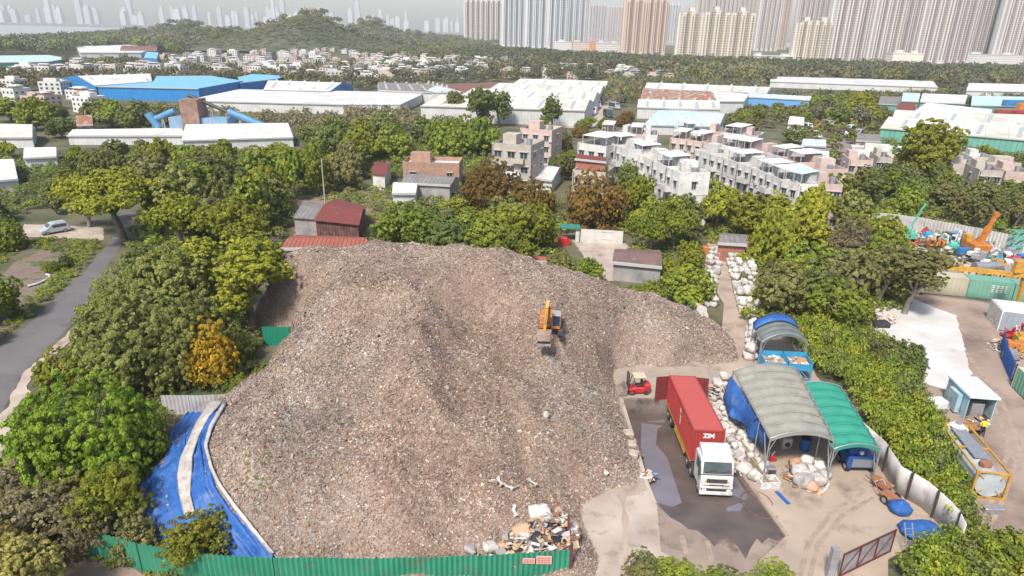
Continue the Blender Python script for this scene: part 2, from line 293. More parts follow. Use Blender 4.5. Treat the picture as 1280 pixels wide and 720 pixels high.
# ------------------------------------------------------------ setting: ground, water, roads
DOCK = [G(779, 500), G(868, 500), G(905, 566), G(981, 671), G(821, 630), G(812, 608)]
DOCK = [p.xy.to_tuple() for p in DOCK]
DOCK[1] = (DOCK[2][0] - .9, DOCK[0][1])
def sheet(name, pts, z, m, hole=None, kind='structure'):
    if z > .015 and not hole:
        j_ = .05 if name == 'road' else 0 if name in ('wet_patch', 'wet_track') else .3; out = []
        for a_, b_ in zip(pts, pts[1:] + pts[:1]):
            L_ = math.dist(a_, b_); k_ = max(1, min(60, int(L_ / (.7 if L_ < 40 else L_ / 50)))); nx_, ny_ = -(b_[1]-a_[1]) / max(L_, .01), (b_[0]-a_[0]) / max(L_, .01)
            for i in range(k_):
                f = i / k_; x_ = a_[0] + (b_[0]-a_[0]) * f; y_ = a_[1] + (b_[1]-a_[1]) * f; q = j_ * (noise.noise(Vector((x_ * .5, y_ * .5, 3))) * 1.6 + noise.noise(Vector((x_ * 2, y_ * 2, 5))) * .7) if 0 < i else 0
                out.append((x_ + nx_ * q, y_ + ny_ * q))
        pts = out
    pl = [[Vector((p[0], p[1], 0)) for p in pts]]
    if hole: pl.append([Vector((p[0], p[1], 0)) for p in hole])
    tri = tessellate_polygon(pl); allp = [q for r_ in pl for q in r_]
    b = MB(); b.add([(q.x, q.y, z) for q in allp], [tuple(t) for t in tri])
    me = bpy.data.meshes.new(name); me.from_pydata(b.v, [], b.f); me.update()
    o = link(name, me, None, [m])
    bm = bmesh.new(); bm.from_mesh(me)
    for f in bm.faces:
        if f.normal.z < 0: f.normal_flip()
    bm.to_mesh(me); bm.free()
    return tag(o, kind=kind)
shore = [(3000, 2600), (200, 1900), (-60, 1500), (-240, 1560), (-420, 1750), (-640, 1700), (-730, 1500), (-800, 1300), (-850, 1190), (-960, 1120), (-1200, 1080), (-3000, 1000)]
sheet('ground', [(-3000, -200), (3000, -200)] + shore, 0, SOIL, DOCK)
WATERM = mat('sea_water', (.3, .3, .29), .25, (.36, .36, .34), .01, bump=.1, bscale=.2)
sheet('sea_water', [(-5400, 700), (5400, 700), (5400, 6300), (-5400, 6300)], -1.2, WATERM)
tag(MB().prism([(-5300, 3500), (-2000, 3450), (0, 3550), (2500, 3600), (5300, 3600), (5300, 6200), (-5300, 6200)], -2, 3, 0).build('far_shore', mat('far_land', (.16, .17, .16), .9)), kind='structure')
def pxs(l, z=0): return [G(x, y, z).xy.to_tuple() for x, y in l]
sheet('yard_pavement', pxs([(716,618),(722,610),(765,590),(770,510),(750,455),(900,440),(905,380),(880,340),(885,300),(935,300),(945,340),(960,400),(1000,420),(1020,470),(1105,560),(1190,650),(1110,700),(1110,760),(716,760)]), .02, CONC, DOCK)
sheet('entrance_slab', pxs([(717,614),(765,612),(776,628),(782,760),(717,760)]), .05, CONC2)
sheet('broken_pavement', pxs([(783,622),(811,612),(820,632),(828,650),(838,690),(850,760),(784,760)]), .045, CONC2)
sheet('loading_bay_apron', pxs([(752,458),(900,459),(905,496),(868,499),(779,499),(772,480)]), .05, mat('tan_concrete', (.38, .31, .24), .85, (.3, .25, .2), .4, bump=.2, bscale=3, stain=((.2, .16, .13), .6, .55, .75)))
sheet('wet_track', pxs([(821,631),(981,672.5),(950,700),(940,740),(905,740),(900,700),(880,740),(850,740),(845,700),(826,690)]), .05, mat('damp_concrete', (.33, .26, .205), .7, (.24, .185, .15), .4, stain=((.13, .1, .085), .35, .54, .66)))
road_l = [(-160,600),(0,434),(36,405),(100,346),(140,299),(152,262)]; road_r = [(166,262),(156,300),(125,347),(100,396),(28,468),(-20,560),(-120,760)]
sheet('road', pxs(road_l + road_r), .02, ASPH)
sheet('road_verge', pxs([(28,468),(104,398),(108,404),(40,474),(22,520),(20,700),(-200,700),(-20,560)]), .05, CONC2)
sheet('car_park_ground', pxs([(30,280),(128,285),(130,300),(30,296)]), .03, CONC2)
sheet('dirt_plot', pxs([(0,425),(60,370),(110,330),(60,310),(15,330),(-40,400)]), .02, mat('brown_dirt', (.17, .12, .1), .95, (.24, .17, .13), .4, stain=((.07, .1, .03), .4, .5, .6)))
sheet('footpath', pxs([(60,690),(105,688),(170,712),(260,745),(60,760)]), .03, DIRT)
sheet('right_yard_ground', pxs([(1075,270),(1330,325),(1400,420),(1420,760),(1180,760),(1225,640),(1150,520),(1100,450),(1050,380),(1115,310)]), .02, mat('yard_dirt', (.36, .28, .225), .95, (.28, .21, .165), .15, bump=.3, bscale=2.5, stain=((.17, .12, .095), .14, .5, .68)))
sheet('slab_pavement', pxs([(1075,392),(1116,380),(1142,374),(1196,395),(1213,470),(1202,491),(1150,480),(1095,425)]), .05, SLAB)
sheet('machinery_yard_ground', pxs([(1098,297),(1150,293),(1280,330),(1275,360),(1146,352)]), .05, mat('cream_dirt', (.5, .44, .38), .9, (.4, .34, .28), .3, stain=((.25, .2, .16), .3, .56, .75)))
sheet('walled_yard_ground', pxs([(715,300),(780,303),(830,340),(760,352),(735,330)]), .03, CONC2)
sheet('far_car_park_ground', pxs([(1005,172),(1060,155),(1075,160),(1060,200),(1030,200)]), .03, mat('car_park_dirt', (.27, .22, .2), .95, (.2, .17, .15), .2))
sheet('village_lane', pxs([(690,118),(760,105),(800,105),(740,160),(690,160)]), .03, CONC2)
sheet('hut_yard_ground', pxs([(365,245),(560,232),(600,250),(540,270),(420,310),(370,310)]), .03, DIRT)
sheet('wet_patch', pxs([(820.5,629.5),(981.5,671),(972,677),(960,673),(952,680),(946,674),(938,686),(932,700),(922,684),(908,674),(898,676),(893,684),(884,674),(872,664),(860,662),(850,654),(838,648),(830,640)]), .065, WET)
tm_ = mat('tyre_mark', (.25, .19, .145), .9, (.36, .28, .215), 1.5, lo=.3, hi=.6)
for k, (line, zz) in enumerate([([(1000,720),(1010,680),(1040,640),(1080,615)], .03), ([(1012,720),(1022,682),(1052,645),(1092,622)], .03), ([(880,452),(895,480),(905,492)], .058), ([(1195,700),(1235,640),(1262,560),(1240,500),(1180,420),(1150,380)], .03), ([(1209,700),(1248,640),(1276,560),(1252,500),(1192,420),(1160,380)], .03), ([(860,700),(852,670)], .055), ([(890,704),(884,676)], .055)]):
    W_ = [G(*q) for q in line]; V_ = []; n_ = 24
    for i in range(n_ + 1):
        f = i / n_ * (len(W_) - 1); a = min(int(f), len(W_) - 2); q = W_[a].lerp(W_[a+1], f - a); dd_ = (W_[a+1] - W_[a]).normalized(); wd_ = .16 + .06 * noise.noise(q * .8)
        V_ += [(q.x - dd_.y * wd_, q.y + dd_.x * wd_, zz), (q.x + dd_.y * wd_, q.y - dd_.x * wd_, zz)]
    me_ = bpy.data.meshes.new('tyre_track'); me_.from_pydata(V_, [], [(2*i, 2*i+1, 2*i+3, 2*i+2) for i in range(n_)]); tag(link('tyre_track', me_, None, [tm_]), kind='structure')
# dock: sloping floor and retaining walls
yb = DOCK[0][1]; yf = min(DOCK[3][1], DOCK[4][1])
def dz(y): return -1.35 * max(0, min(1, (y - 39.6) / (yb - 41.6)))
b = MB(); vs = []
NR = 14
def xe(y, left):
    e = [DOCK[0], DOCK[5], DOCK[4]] if left else [DOCK[1], DOCK[2], DOCK[3]]
    for p, q in ((e[0], e[1]), (e[1], e[2])):
        if min(p[1], q[1]) - 1e-6 <= y <= max(p[1], q[1]) + 1e-6: return p[0] + (q[0] - p[0]) * (y - p[1]) / (q[1] - p[1] + 1e-9)
    return e[2][0]
b = MB()
ys = [yb - (yb - yf) * k / NR for k in range(NR + 1)]
for k, y in enumerate(ys): vs += [(xe(y, True) - .05, y, dz(y) - .002), (xe(y, False) + .05, y, dz(y) - .002)]
b.add(vs, [(2*k, 2*k+1, 2*k+3, 2*k+2) for k in range(NR)])
tag(b.build('loading_dock_floor', WET), kind='structure')
def wallstrip(name, pts, th, top, m, kind='structure', parent=None):
    b = MB()
    for p, q in zip(pts[:-1], pts[1:]):
        d = Vector((q[0]-p[0], q[1]-p[1])).normalized(); n = Vector((-d.y, d.x)) * th
        pr = [(p[0], p[1]), (q[0], q[1]), (q[0]+n.x, q[1]+n.y), (p[0]+n.x, p[1]+n.y)]
        b.prism(pr, -1.6, top)
    o = b.build(name, m, parent)
    return tag(o, kind=kind) if not parent else o
DW = mat('dock_wall_concrete', (.16, .13, .115), .9, (.25, .21, .18), .6, bump=.3, bscale=3, stain=((.06, .05, .05), .8, .5, .7))
wallstrip('dock_back_wall', [(DOCK[1][0], DOCK[1][1] + .005), (DOCK[0][0], DOCK[0][1] + .005)], -.3, .08, DW)
wallstrip('dock_side_wall', [DOCK[1], DOCK[2], DOCK[3]], .25, .16, mat('kerb_concrete', (.36, .29, .22), .9, (.25, .19, .15), .8, bump=.3))
wallstrip('dock_side_wall', [(DOCK[0][0]-.01, DOCK[0][1]), (DOCK[5][0]-.01, DOCK[5][1]), (DOCK[4][0]-.01, DOCK[4][1])], -.3, .1, CONC2)
# puddles that follow the sloping floor
def puddle(pts):
    b = MB(); v = []
    for x, y in pts:
        p = G(x, y, -1); zz = dz(p.y) + .012
        p = G(x, y, zz); zz = dz(p.y) + .012; v.append((p.x, p.y, zz))
    tri = tessellate_polygon([[Vector((q[0], q[1], 0)) for q in v]])
    b.add(v, [tuple(t) for t in tri])
    me = bpy.data.meshes.new('puddle'); me.from_pydata(b.v, [], b.f)
    return tag(link('puddle', me, None, [PUD]), kind='structure')
puddle([(802,528),(830,524),(833,530),(822,535),(820,556),(834,572),(852,630),(836,637),(815,634),(808,590),(801,560)])
puddle([(914,585),(922,600),(935,622),(925,640),(908,640),(910,610)])
# ------------------------------------------------------------ the heap
HEAPM = mat('chipped_debris', (.33, .25, .195), .9, (.26, .18, .135), .22, bump=.9, bscale=6, dist=.12, lo=.42, hi=.6, stain=((.22, .15, .12), .13, .5, .6))
heap = thing('debris_heap', 'huge grey brown heap of chipped debris filling the middle of the yard', 'heap')
ny, nx = Z.shape; idx = np.arange(ny * nx).reshape(ny, nx)
keep = (np.maximum.reduce([Z[:-1, :-1], Z[1:, :-1], Z[:-1, 1:], Z[1:, 1:]]) > -.05)
px_, py_ = XX, YY
inside_dock = (XX > DOCK[0][0] + .2) & (YY < yb) & (XX > 10.6)
keep &= ~inside_dock[:-1, :-1]
F4 = np.stack([idx[:-1, :-1], idx[:-1, 1:], idx[1:, 1:], idx[1:, :-1]], -1)[keep]
V = np.stack([XX.ravel(), YY.ravel(), np.maximum(Z.ravel(), -.4)], -1)
V[:, 2] += rng.normal(0, .035, len(V))
used = np.unique(F4); rm = np.full(len(V), -1); rm[used] = np.arange(len(used))
npmesh('heap_body', V[used], rm[F4], [HEAPM], smooth=False, parent=heap)
def chipmat(name, c): return mat(name, c, .85, tuple(q * .7 for q in c), .25)
CH = [chipmat('chip_tan', (.42, .33, .25)), chipmat('chip_brown', (.31, .2, .14)), chipmat('chip_grey', (.37, .34, .31)), chipmat('chip_pale', (.62, .54, .46)), chipmat('chip_dark', (.17, .125, .10))]
n = 520000
ok = np.argwhere(keep); sel = ok[rng.integers(0, len(ok), n)]; fj = sel[:, 0] + rng.random(n); fi = sel[:, 1] + rng.random(n)
i0 = fi.astype(int); j0 = fj.astype(int); i0 = np.minimum(i0, nx-2); j0 = np.minimum(j0, ny-2); a = fi - i0; b_ = fj - j0
zz = Z[j0, i0]*(1-a)*(1-b_) + Z[j0, i0+1]*a*(1-b_) + Z[j0+1, i0]*(1-a)*b_ + Z[j0+1, i0+1]*a*b_
P = np.stack([GX0 + fi * GS, GY0 + fj * GS, zz], -1)
def cards(P, nrm, sx, sy, jitter, roll=True):
    n = len(P); N_ = nrm + rng.normal(0, jitter, (n, 3)); N_ /= np.linalg.norm(N_, axis=1)[:, None] + 1e-9
    T = rng.normal(0, 1, (n, 3)); T -= (T * N_).sum(1)[:, None] * N_; T /= np.linalg.norm(T, axis=1)[:, None] + 1e-9
    B = np.cross(N_, T); T = T * sx[:, None]; B = B * sy[:, None]
    V = np.stack([P - T - B * .6, P + T * .8 - B, P + T + B * .7, P - T * .7 + B], 1).reshape(-1, 3)
    return V, np.arange(n * 4).reshape(n, 4)
gyy, gxx = np.gradient(Z, GS); nr = np.stack([-gxx[j0, i0], -gyy[j0, i0], np.ones(n)], -1); nr /= np.linalg.norm(nr, axis=1)[:, None]
L_ = rng.gamma(2, .018, n) + .022; L_ = np.where(rng.random(n) < .003, L_ * 2.6, L_)
P[:, 2] += .05
Vc, Fc = cards(P, nr, L_, L_ * rng.uniform(.25, .8, n), .55)
# patches: brown where freshly dug, grey elsewhere
pn = np.array([noise.noise(Vector((p[0] * .12, p[1] * .12, 4))) for p in P[::10]]).repeat(10)[:n]
pw = P[:, :2]; br = np.zeros(n); gr = np.zeros(n)
for (x_, y_, z_, r_, k_) in [(590,385,6.4,5.5,.5),(620,420,5.6,4.0,.45),(470,360,8.2,2.6,.35),(450,400,7,2.4,.3),(560,520,5,5.5,.42),(520,590,4,5.0,.4),(640,560,3.6,4,.32),(690,590,2,3.5,.25),(740,420,3.6,3.5,.2),(900,440,.8,3,.2)]: q_ = G(x_, y_, z_); br += k_ * np.exp(-((pw[:, 0] - q_.x) ** 2 + ((pw[:, 1] - q_.y) * .8) ** 2) / r_ ** 2)
for (x_, y_, z_, r_, k_) in [(405,515,4.1,2.6,.6),(430,600,4.2,3.2,.4),(470,660,2.5,3,.4),(510,360,9.6,2.8,.4),(700,480,4,3.5,.35),(360,420,6.4,3.5,.3),(560,325,9,5,.25),(330,540,5,4,.3)]: q_ = G(x_, y_, z_); gr += k_ * np.exp(-((pw[:, 0] - q_.x) ** 2 + ((pw[:, 1] - q_.y) * .8) ** 2) / r_ ** 2)
pn = pn * .5 + br * .75 - gr * .3 + .03
u_ = rng.random(n); mi = np.where(u_ < .28 - np.clip(gr, 0, .5) * .2, 0, np.where(u_ < .30 + np.clip(.27 + pn * 1.3, .02, .52), 1, np.where(u_ < .86, 2, np.where(u_ < .93, 4, 3))))
o = npmesh('surface_chips', Vc, Fc, CH, mi, parent=heap); o['kind'] = 'stuff'
# weeds on the heap's left slope
# ------------------------------------------------------------ tarps draped over the heap's left flank
def drape(name, L, R, m, nu, nv, fold, lift, label, cat, fr=5, group=None, thick=True, parent=None, hmin=None):
    """surface between picture lines L and R (same number of points), lying on heap or ground, with folds"""
    def samp(Ln, t):
        s = t * (len(Ln) - 1); i = min(int(s), len(Ln) - 2); f = s - i
        return Ln[i][0] + (Ln[i+1][0] - Ln[i][0]) * f, Ln[i][1] + (Ln[i+1][1] - Ln[i][1]) * f
    b = MB(); V = []
    for i in range(nv + 1):
        t = i / nv; l = samp(L, t); r_ = samp(R, t)
        for j in range(nu + 1):
            s = j / nu; x = l[0] + (r_[0] - l[0]) * s; y = l[1] + (r_[1] - l[1]) * s
            p = hit(x, y)
            k = noise.noise(Vector((s * fr * 3, t * fr * .6, 3))) * fold + abs(noise.noise(Vector((s * fr * 7 + t * 3, t * 3, 7)))) * fold * .7
            V.append((p.x, p.y, p.z + lift + k + (0 if 0 < j < nu else -.08)))
    b.add(V, [(i*(nu+1)+j, i*(nu+1)+j+1, (i+1)*(nu+1)+j+1, (i+1)*(nu+1)+j) for i in range(nv) for j in range(nu)], 0, True)
    me = bpy.data.meshes.new(name); me.from_pydata(b.v, [], b.f); me.polygons.foreach_set('use_smooth', [True] * len(b.f)); me.update()
    o = link(name, me, parent, [m])
    if thick: q = o.modifiers.new('s', 'SOLIDIFY'); q.thickness = .03; q.offset = 1
    return tag(o, label, cat, group)
tl = [(262,506),(238,514),(214,542),(206,578),(176,598),(172,630),(176,668),(200,702),(250,712)]
tr_ = [(283,507),(266,540),(260,560),(268,590),(277,612),(296,640),(318,668),(342,697),(348,712)]
drape('blue_tarp', tl, tr_, TARPB, 64, 70, .26, .14, 'big wrinkled blue tarp covering the left flank of the debris heap', 'tarp')
drape('pale_tarp_strip', [(263,506),(247,530),(234,560),(226,578),(222,600),(224,622),(232,655)], [(280,506),(262,526),(250,550),(242,575),(241,600),(239,622),(246,648)], TARPW, 10, 44, .12, .38, 'wide dirty white tarp strip lying down the middle of the blue tarp', 'tarp', fr=2)
drape('pale_tarp_edging', [(278,506),(262,534),(255,560),(262,588),(272,611),(292,640),(314,668),(338,697)], [(284,507),(267,536),(260,560),(267,588),(278,610),(299,639),(321,667),(345,697)], TARPW, 4, 50, .06, .3, 'narrow dirty white tarp strip edging the blue tarp against the debris', 'tarp', fr=2)
# ------------------------------------------------------------ corrugated fences
def fence(name, pts, h, m, label, cat='fence', pitch=.32, amp=.05, z=0, posts=3.0, postm=FRAMED, group=None, sheetname='corrugated_sheet', zs=None):
    """pts: ground points in world; one thing with its sheet, posts and rail"""
    t = thing(name, label, cat, (pts[0][0], pts[0][1], z), 0, group); o0 = Vector((pts[0][0], pts[0][1]))
    b = MB(); pb = []; V = []; k = 0
    for p, q in zip(pts[:-1], pts[1:]):
        p = Vector(p[:2]) - o0; q = Vector(q[:2]) - o0; d = q - p; ln = d.length; d.normalize(); nn = Vector((-d.y, d.x)); n_ = max(2, int(ln / pitch * 2))
        for i in range(n_ + 1):
            s = p + d * (ln * i / n_) + nn * (amp if k % 2 else -amp); k += 1
            jz = .05 * noise.noise(Vector((s.x * .4, s.y * .4, 3))) + .05 * noise.noise(Vector((int(k / 9) * 3.7, 1, 2))); s = s + nn * .05 * noise.noise(Vector((s.x * .5, s.y * .5, 7)))
            V += [(s.x, s.y, 0), (s.x, s.y, h + jz)]
        np_ = max(1, int(ln / posts))
        for i in range(np_ + 1):
            s = p + d * (ln * i / np_) + nn * (amp + .08); pb.append((s, nn))
    n_ = len(V) // 2
    b.add(V, [(2*i, 2*i+2, 2*i+3, 2*i+1) for i in range(n_ - 1)])
    me = bpy.data.meshes.new(sheetname); me.from_pydata(b.v, [], b.f); o = link(sheetname, me, t, [m])
    q = o.modifiers.new('s', 'SOLIDIFY'); q.thickness = .015
    for s, nn in pb[:90]: MB().box(-.05, .05, -.05, .05, 0, h - .06).build('post', postm, t, (s.x, s.y, 0))
    rb = MB()
    for p, q in zip(pts[:-1], pts[1:]):
        p = Vector(p[:2]) - o0; q = Vector(q[:2]) - o0; d = (q - p).normalized(); nn = Vector((-d.y, d.x)) * (amp + .03)
        for zz in (h * .25, h * .8): rb.bar((p.x + nn.x, p.y + nn.y, zz), (q.x + nn.x, q.y + nn.y, zz), .05)
    rb.build('rail', postm, t)
    return t
fp = pxs([(103,660),(170,679),(240,693),(340,697),(470,698),(600,694),(712,687)], 2.2)
fe = fence('corrugated_fence', fp, 2.2, FENG, 'long green corrugated metal fence along the foot of the debris heap')
# two faded notices on the fence, near its right end
for px, wd, hh in ((661, .75, .42), (680, .95, .62)):
    p = G(px, 702, 1.55); p.y = min(p.y, 33.2)
    s = MB().box(-wd/2, wd/2, -.11, -.08, -hh/2, hh/2).build('notice_board', mat('notice_pink', (.62, .4, .36), .6), None, None)
    l = 'small faded pink notice on the green fence' if px == 661 else 'larger faded pink notice on the green fence, beside its right end'
    i = min(range(len(fp)-1), key=lambda k: abs((fp[k][0]+fp[k+1][0])/2 - p.x)); f_ = (p.x - fp[i][0]) / (fp[i+1][0] - fp[i][0]); yy = fp[i][1] + f_ * (fp[i+1][1] - fp[i][1])
    s.location = (p.x, yy - .0, 1.6); tag(s, l, 'notice')
    r_ = MB()
    for rr in range(3):
        for cc in range(4): r_.box(-wd*.4 + cc*wd*.21, -wd*.4 + cc*wd*.21 + wd*.15, -.118, -.108, -hh*.36 + rr*hh*.26, -hh*.36 + rr*hh*.26 + hh*.16)
    r_.build('faded_characters', mat('notice_red', (.5, .12, .1), .6), s)
# end post frame of the fence: dark red posts
t = thing('gate_post', 'dark red steel gate post with brace at the right end of the green fence', 'post', (fp[-1][0] + .12, fp[-1][1], 0))
MB().box(-.09, .09, -.09, .09, 0, 2.7).build('post', mat('rust_red_paint', (.16, .03, .03), .7, (.1, .05, .04), 3), t)
MB().bar((0, .1, .4), (-.1, 2.6, .1), .08).bar((0, 2.6, 0), (0, 2.6, 2.6), .12).bar((0, 0, 2.5), (0, 2.6, 2.5), .08).bar((0, 0, 1.3), (0, 2.6, 1.3), .06).bar((0, .3, 2.3), (-1.9, .6, .5), .06).build('brace', mat('rust_red_paint_b', (.14, .04, .035), .7), t)
fence('metal_fence', pxs([(205,518),(239,517.5),(273,517),(300,516)]), 1.9, FENW, 'low grey metal fence panels behind the blue tarp between the trees', posts=2.2, amp=.03)
wb = [(-24.6, 66.5), (-23.9, 60.5), (-23.9, 58)]
fence('metal_fence', pxs([(358,474),(363,450),(369,425)], 0), 2.1, FENW, 'pale leaning fence panels against the left side of the debris heap', amp=.03)
fence('green_fence', pxs([(330,432),(364,432)], 0), 2.2, mat('dark_green_sheet', (.01, .22, .13), .6), 'short dark green fence screen between trees and debris heap', amp=.02)
# white wall beside the sheds, with dark posts
wp = pxs([(1070,556),(1098,582),(1118,615),(1150,634),(1172,654),(1188,672),(1196,690)])
WALLY = mat('white_plaster_wall', (.6, .57, .54), .85, (.48, .45, .42), .6, stain=((.3, .26, .23), .7, .55, .75))
t = thing('yard_wall', 'long curved white sheet wall between the sheds and the green hedge', 'wall', (*wp[0], 0)); b = MB(); V = []
npt = 48
def poly_at(pts, s):
    ls = [math.dist(pts[i], pts[i+1]) for i in range(len(pts)-1)]; tot = sum(ls); s *= tot
    for i, l in enumerate(ls):
        if s <= l or i == len(ls)-1: f = s / l; return pts[i][0] + (pts[i+1][0]-pts[i][0]) * f, pts[i][1] + (pts[i+1][1]-pts[i][1]) * f
        s -= l
for k in range(npt + 1):
    x, y = poly_at(wp, k / npt); x -= wp[0][0]; y -= wp[0][1]
    for zz, off in ((0, 0), (1.2, .08 + .08 * math.sin(k)), (2.3, .02 * math.sin(k * 2.3))): V.append((x + off, y + off, zz))
b.add(V, [(3*k+j, 3*k+3+j, 3*k+4+j, 3*k+1+j) for k in range(npt) for j in range(2)], 0, True)
me = bpy.data.meshes.new('wall_sheet'); me.from_pydata(b.v, [], b.f); me.polygons.foreach_set('use_smooth', [True]*len(b.f))
o = link('wall_sheet', me, t, [WALLY]); q = o.modifiers.new('s', 'SOLIDIFY'); q.thickness = .06
for k in (0, .28, .55, .72, .9):
    x, y = poly_at(wp, k); MB().box(-.07, .07, -.2, -.06, 0, 2.35).build('post', FRAMED, t, (x - wp[0][0], y - wp[0][1], 0))
# ------------------------------------------------------------ text as mesh
def text_mesh(name, s, size, m, parent, loc, rot, extr=.004, bold=.012):
    cu = bpy.data.curves.new(name, 'FONT'); cu.body = s; cu.size = size; cu.extrude = extr; cu.offset = bold; cu.align_x = 'CENTER'; cu.align_y = 'CENTER'
    to = bpy.data.objects.new('tmp_text', cu); C.objects.link(to); bpy.context.view_layer.update()
    me = bpy.data.meshes.new_from_object(to); me.name = name; bpy.data.objects.remove(to)
    o = link(name, me, parent, [m]); o.location = loc; o.rotation_euler = rot
    return o
# ------------------------------------------------------------ lorry with container
zt = 2.95
pa = G(839.5, 466, zt + .0); pb_ = G(870.5, 541, zt + .45); pc = G(906, 541, zt + .45); pd = G(870.5, 466, zt)
axis = Vector((pb_.x - pa.x, pb_.y - pa.y)); LEN = axis.length
ang = math.atan2(axis.y, axis.x) + math.pi / 2       # local -Y is forward (towards the camera)
print('container len', LEN, 'width', (pc - pb_).length, (pd - pa).length, pa, pb_, pc)
ctr = Vector(((pb_.x + pc.x) / 2, (pb_.y + pc.y) / 2))
lor = thing('container_lorry', 'white cab lorry with a long red container reversed into the wet loading dock', 'lorry', (ctr.x, ctr.y, dz(ctr.y)), ang)
tilt = -math.atan2(dz(ctr.y) - dz(ctr.y + LEN), LEN) ; lor.rotation_euler = (tilt, 0, ang)
W2 = 1.24; CL = LEN; z0 = 1.25; z1 = zt + .45 - dz(ctr.y)
# local frame: container front face at y=0, goes to y=+CL; cab in front (negative y)
b = MB()
def corr(b, x0, y0, x1, y1, za, zb, n, amp, mi=0):
    d = Vector((x1-x0, y1-y0)); nn = Vector((d.y, -d.x)).normalized(); V = []
    for i in range(n + 1):
        for k, off in ((0.0, 0), (.25, 0), (.45, amp), (.8, amp)):
            s = min(1, (i + k) / n); V += [(x0 + d.x*s - nn.x*off, y0 + d.y*s - nn.y*off, za), (x0 + d.x*s - nn.x*off, y0 + d.y*s - nn.y*off, zb)]
            if s >= 1: break
    m_ = len(V)//2
    return b.add(V, [(2*i, 2*i+2, 2*i+3, 2*i+1) for i in range(m_-1)], mi)
corr(b, W2 - .03, .12, W2 - .03, CL - .12, z0 + .12, z1 - .1, 42, .05); corr(b, -W2 + .03, CL - .12, -W2 + .03, .12, z0 + .12, z1 - .1, 42, .05)
corr(b, -W2 + .1, .03, W2 - .1, .03, z0 + .12, z1 - .1, 9, .05)
body = b.build('container', CONTR, lor, recalc=False)
fr = MB()
for x in (-W2, W2 - .12):
    fr.box(x, x + .12, 0, .12, z0, z1); fr.box(x, x + .12, CL - .12, CL, z0, z1)
    fr.box(x + .003, x + .117, .12, CL - .12, z0 + .001, z0 + .14); fr.box(x + .003, x + .117, .12, CL - .12, z1 - .1, z1 - .003)
fr.box(-W2 + .12, W2 - .12, .003, .117, z0 + .002, z0 + .14); fr.box(-W2 + .12, W2 - .12, .003, .117, z1 - .12, z1 - .003); fr.box(-W2 + .12, W2 - .12, CL - .117, CL - .003, z1 - .12, z1 - .003)
fr.build('container_frame', CONTR, body)
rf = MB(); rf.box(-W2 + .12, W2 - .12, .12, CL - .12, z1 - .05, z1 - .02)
for k in range(36): y = .3 + (CL - .6) * k / 35; rf.box(-W2 + .16, W2 - .16, y - .06, y + .06, z1 - .02, z1 - .004)
rf.build('container_roof', CONTRT, body); MB().box(-W2 + .1, W2 - .1, .1, CL - .05, z0 + .03, z0 + .1).build('container_floor', mat('plywood', (.2, .12, .07), .8), body)
for s in (-1, 1):       # rear doors swung wide open
    d = MB(); d.box(0, 1.2, -.05, .0, z0 + .1, z1 - .1)
    for k in (.25, .85): d.cyl((k, -.1, z0 + .1), (k, -.1, z1 - .1), .03)
    for k in (.5, 1.3, 2.0): d.box(.15, 1.05, -.075, -.05, z0 + k, z0 + k + .1)
    M_ = Matrix.Translation((s * W2, CL, 0)) @ (Matrix.Scale(-1, 4, (1, 0, 0)) if s < 0 else Matrix()) @ Matrix.Rotation(math.radians(-14 if s < 0 else -10), 4, 'Z')
    d.v = [tuple(M_ @ Vector(v)) for v in d.v]
    d.build('container_door', mat('container_door_red', (.2, .025, .03), .6, (.14, .03, .03), 2), body)
LW = mat('lettering_white', (.75, .73, .7), .5)
text_mesh('lettering', 'ZIM', .52, LW, body, (.0, -.012, z1 - .48), (math.pi / 2, 0, 0), bold=.02)
text_mesh('lettering', 'ZIM', .5, LW, body, (-W2 - .02, CL * .42, z0 + 1.25), (math.pi / 2, math.pi/2, -math.pi / 2), bold=.02)
st = MB(); pts = []
for k in range(14): a = math.pi * k / 7; r_ = .26 if k % 2 else .12; pts.append((math.cos(a) * r_, math.sin(a) * r_))
M_ = Matrix.Translation((-W2 - .02, CL * .42 + .1, z0 + 2.0)) @ Matrix.Rotation(-math.pi/2, 4, 'Y')
st.prism(pts, -.004, .004, M=M_); st.build('star_emblem', LW, body)
# chassis, yellow skeleton trailer
b = MB(); b.box(-.45, -.3, -.3, CL + .1, .85, 1.15); b.box(.3, .45, -.3, CL + .1, .85, 1.15)
for y in [.1 + k * (CL - .3) / 9 for k in range(10)]: b.box(-1.2, 1.2, y, y + .1, 1.1, 1.235)
for s in (-1, 1): b.box(s*1.2 - .05, s*1.2 + .05, .1, CL - .1, 1.06, 1.24); b.box(s*1.22 - .03, s*1.22 + .03, 2.2, CL - 4.2, .55, .7); b.box(s*1.22 - .03, s*1.22 + .03, 2.2, CL - 4.2, .82, .94); [b.box(s*1.2 - .03, s*1.2 + .03, y, y + .09, .55, 1.06) for y in (2.2, 4, 5.8, CL - 4.3)]
b.build('trailer_frame', YEL, lor)
def wheel(parent, x, y, z, r=.5, w_=.28, m=RUBBER, rimm=STEEL, name='wheel'):
    o = MB().cyl((-w_/2, 0, 0), (w_/2, 0, 0), r, n=20).build(name, m, parent, (x, y, z))
    MB().cyl((-w_/2 - .01, 0, 0), (w_/2 + .01, 0, 0), r * .55, n=14).cyl((-w_/2 - .04, 0, 0), (w_/2 + .04, 0, 0), r * .2, n=8).build('rim', rimm, o)
    return o
for y in (CL - 1.2, CL - 2.5, -.9 + .6, 1.1): 
    for s in (-1, 1): wheel(lor, s * .98, y, .5, w_=.5)
for s in (-1, 1): wheel(lor, s * 1.0, -2.45, .5)
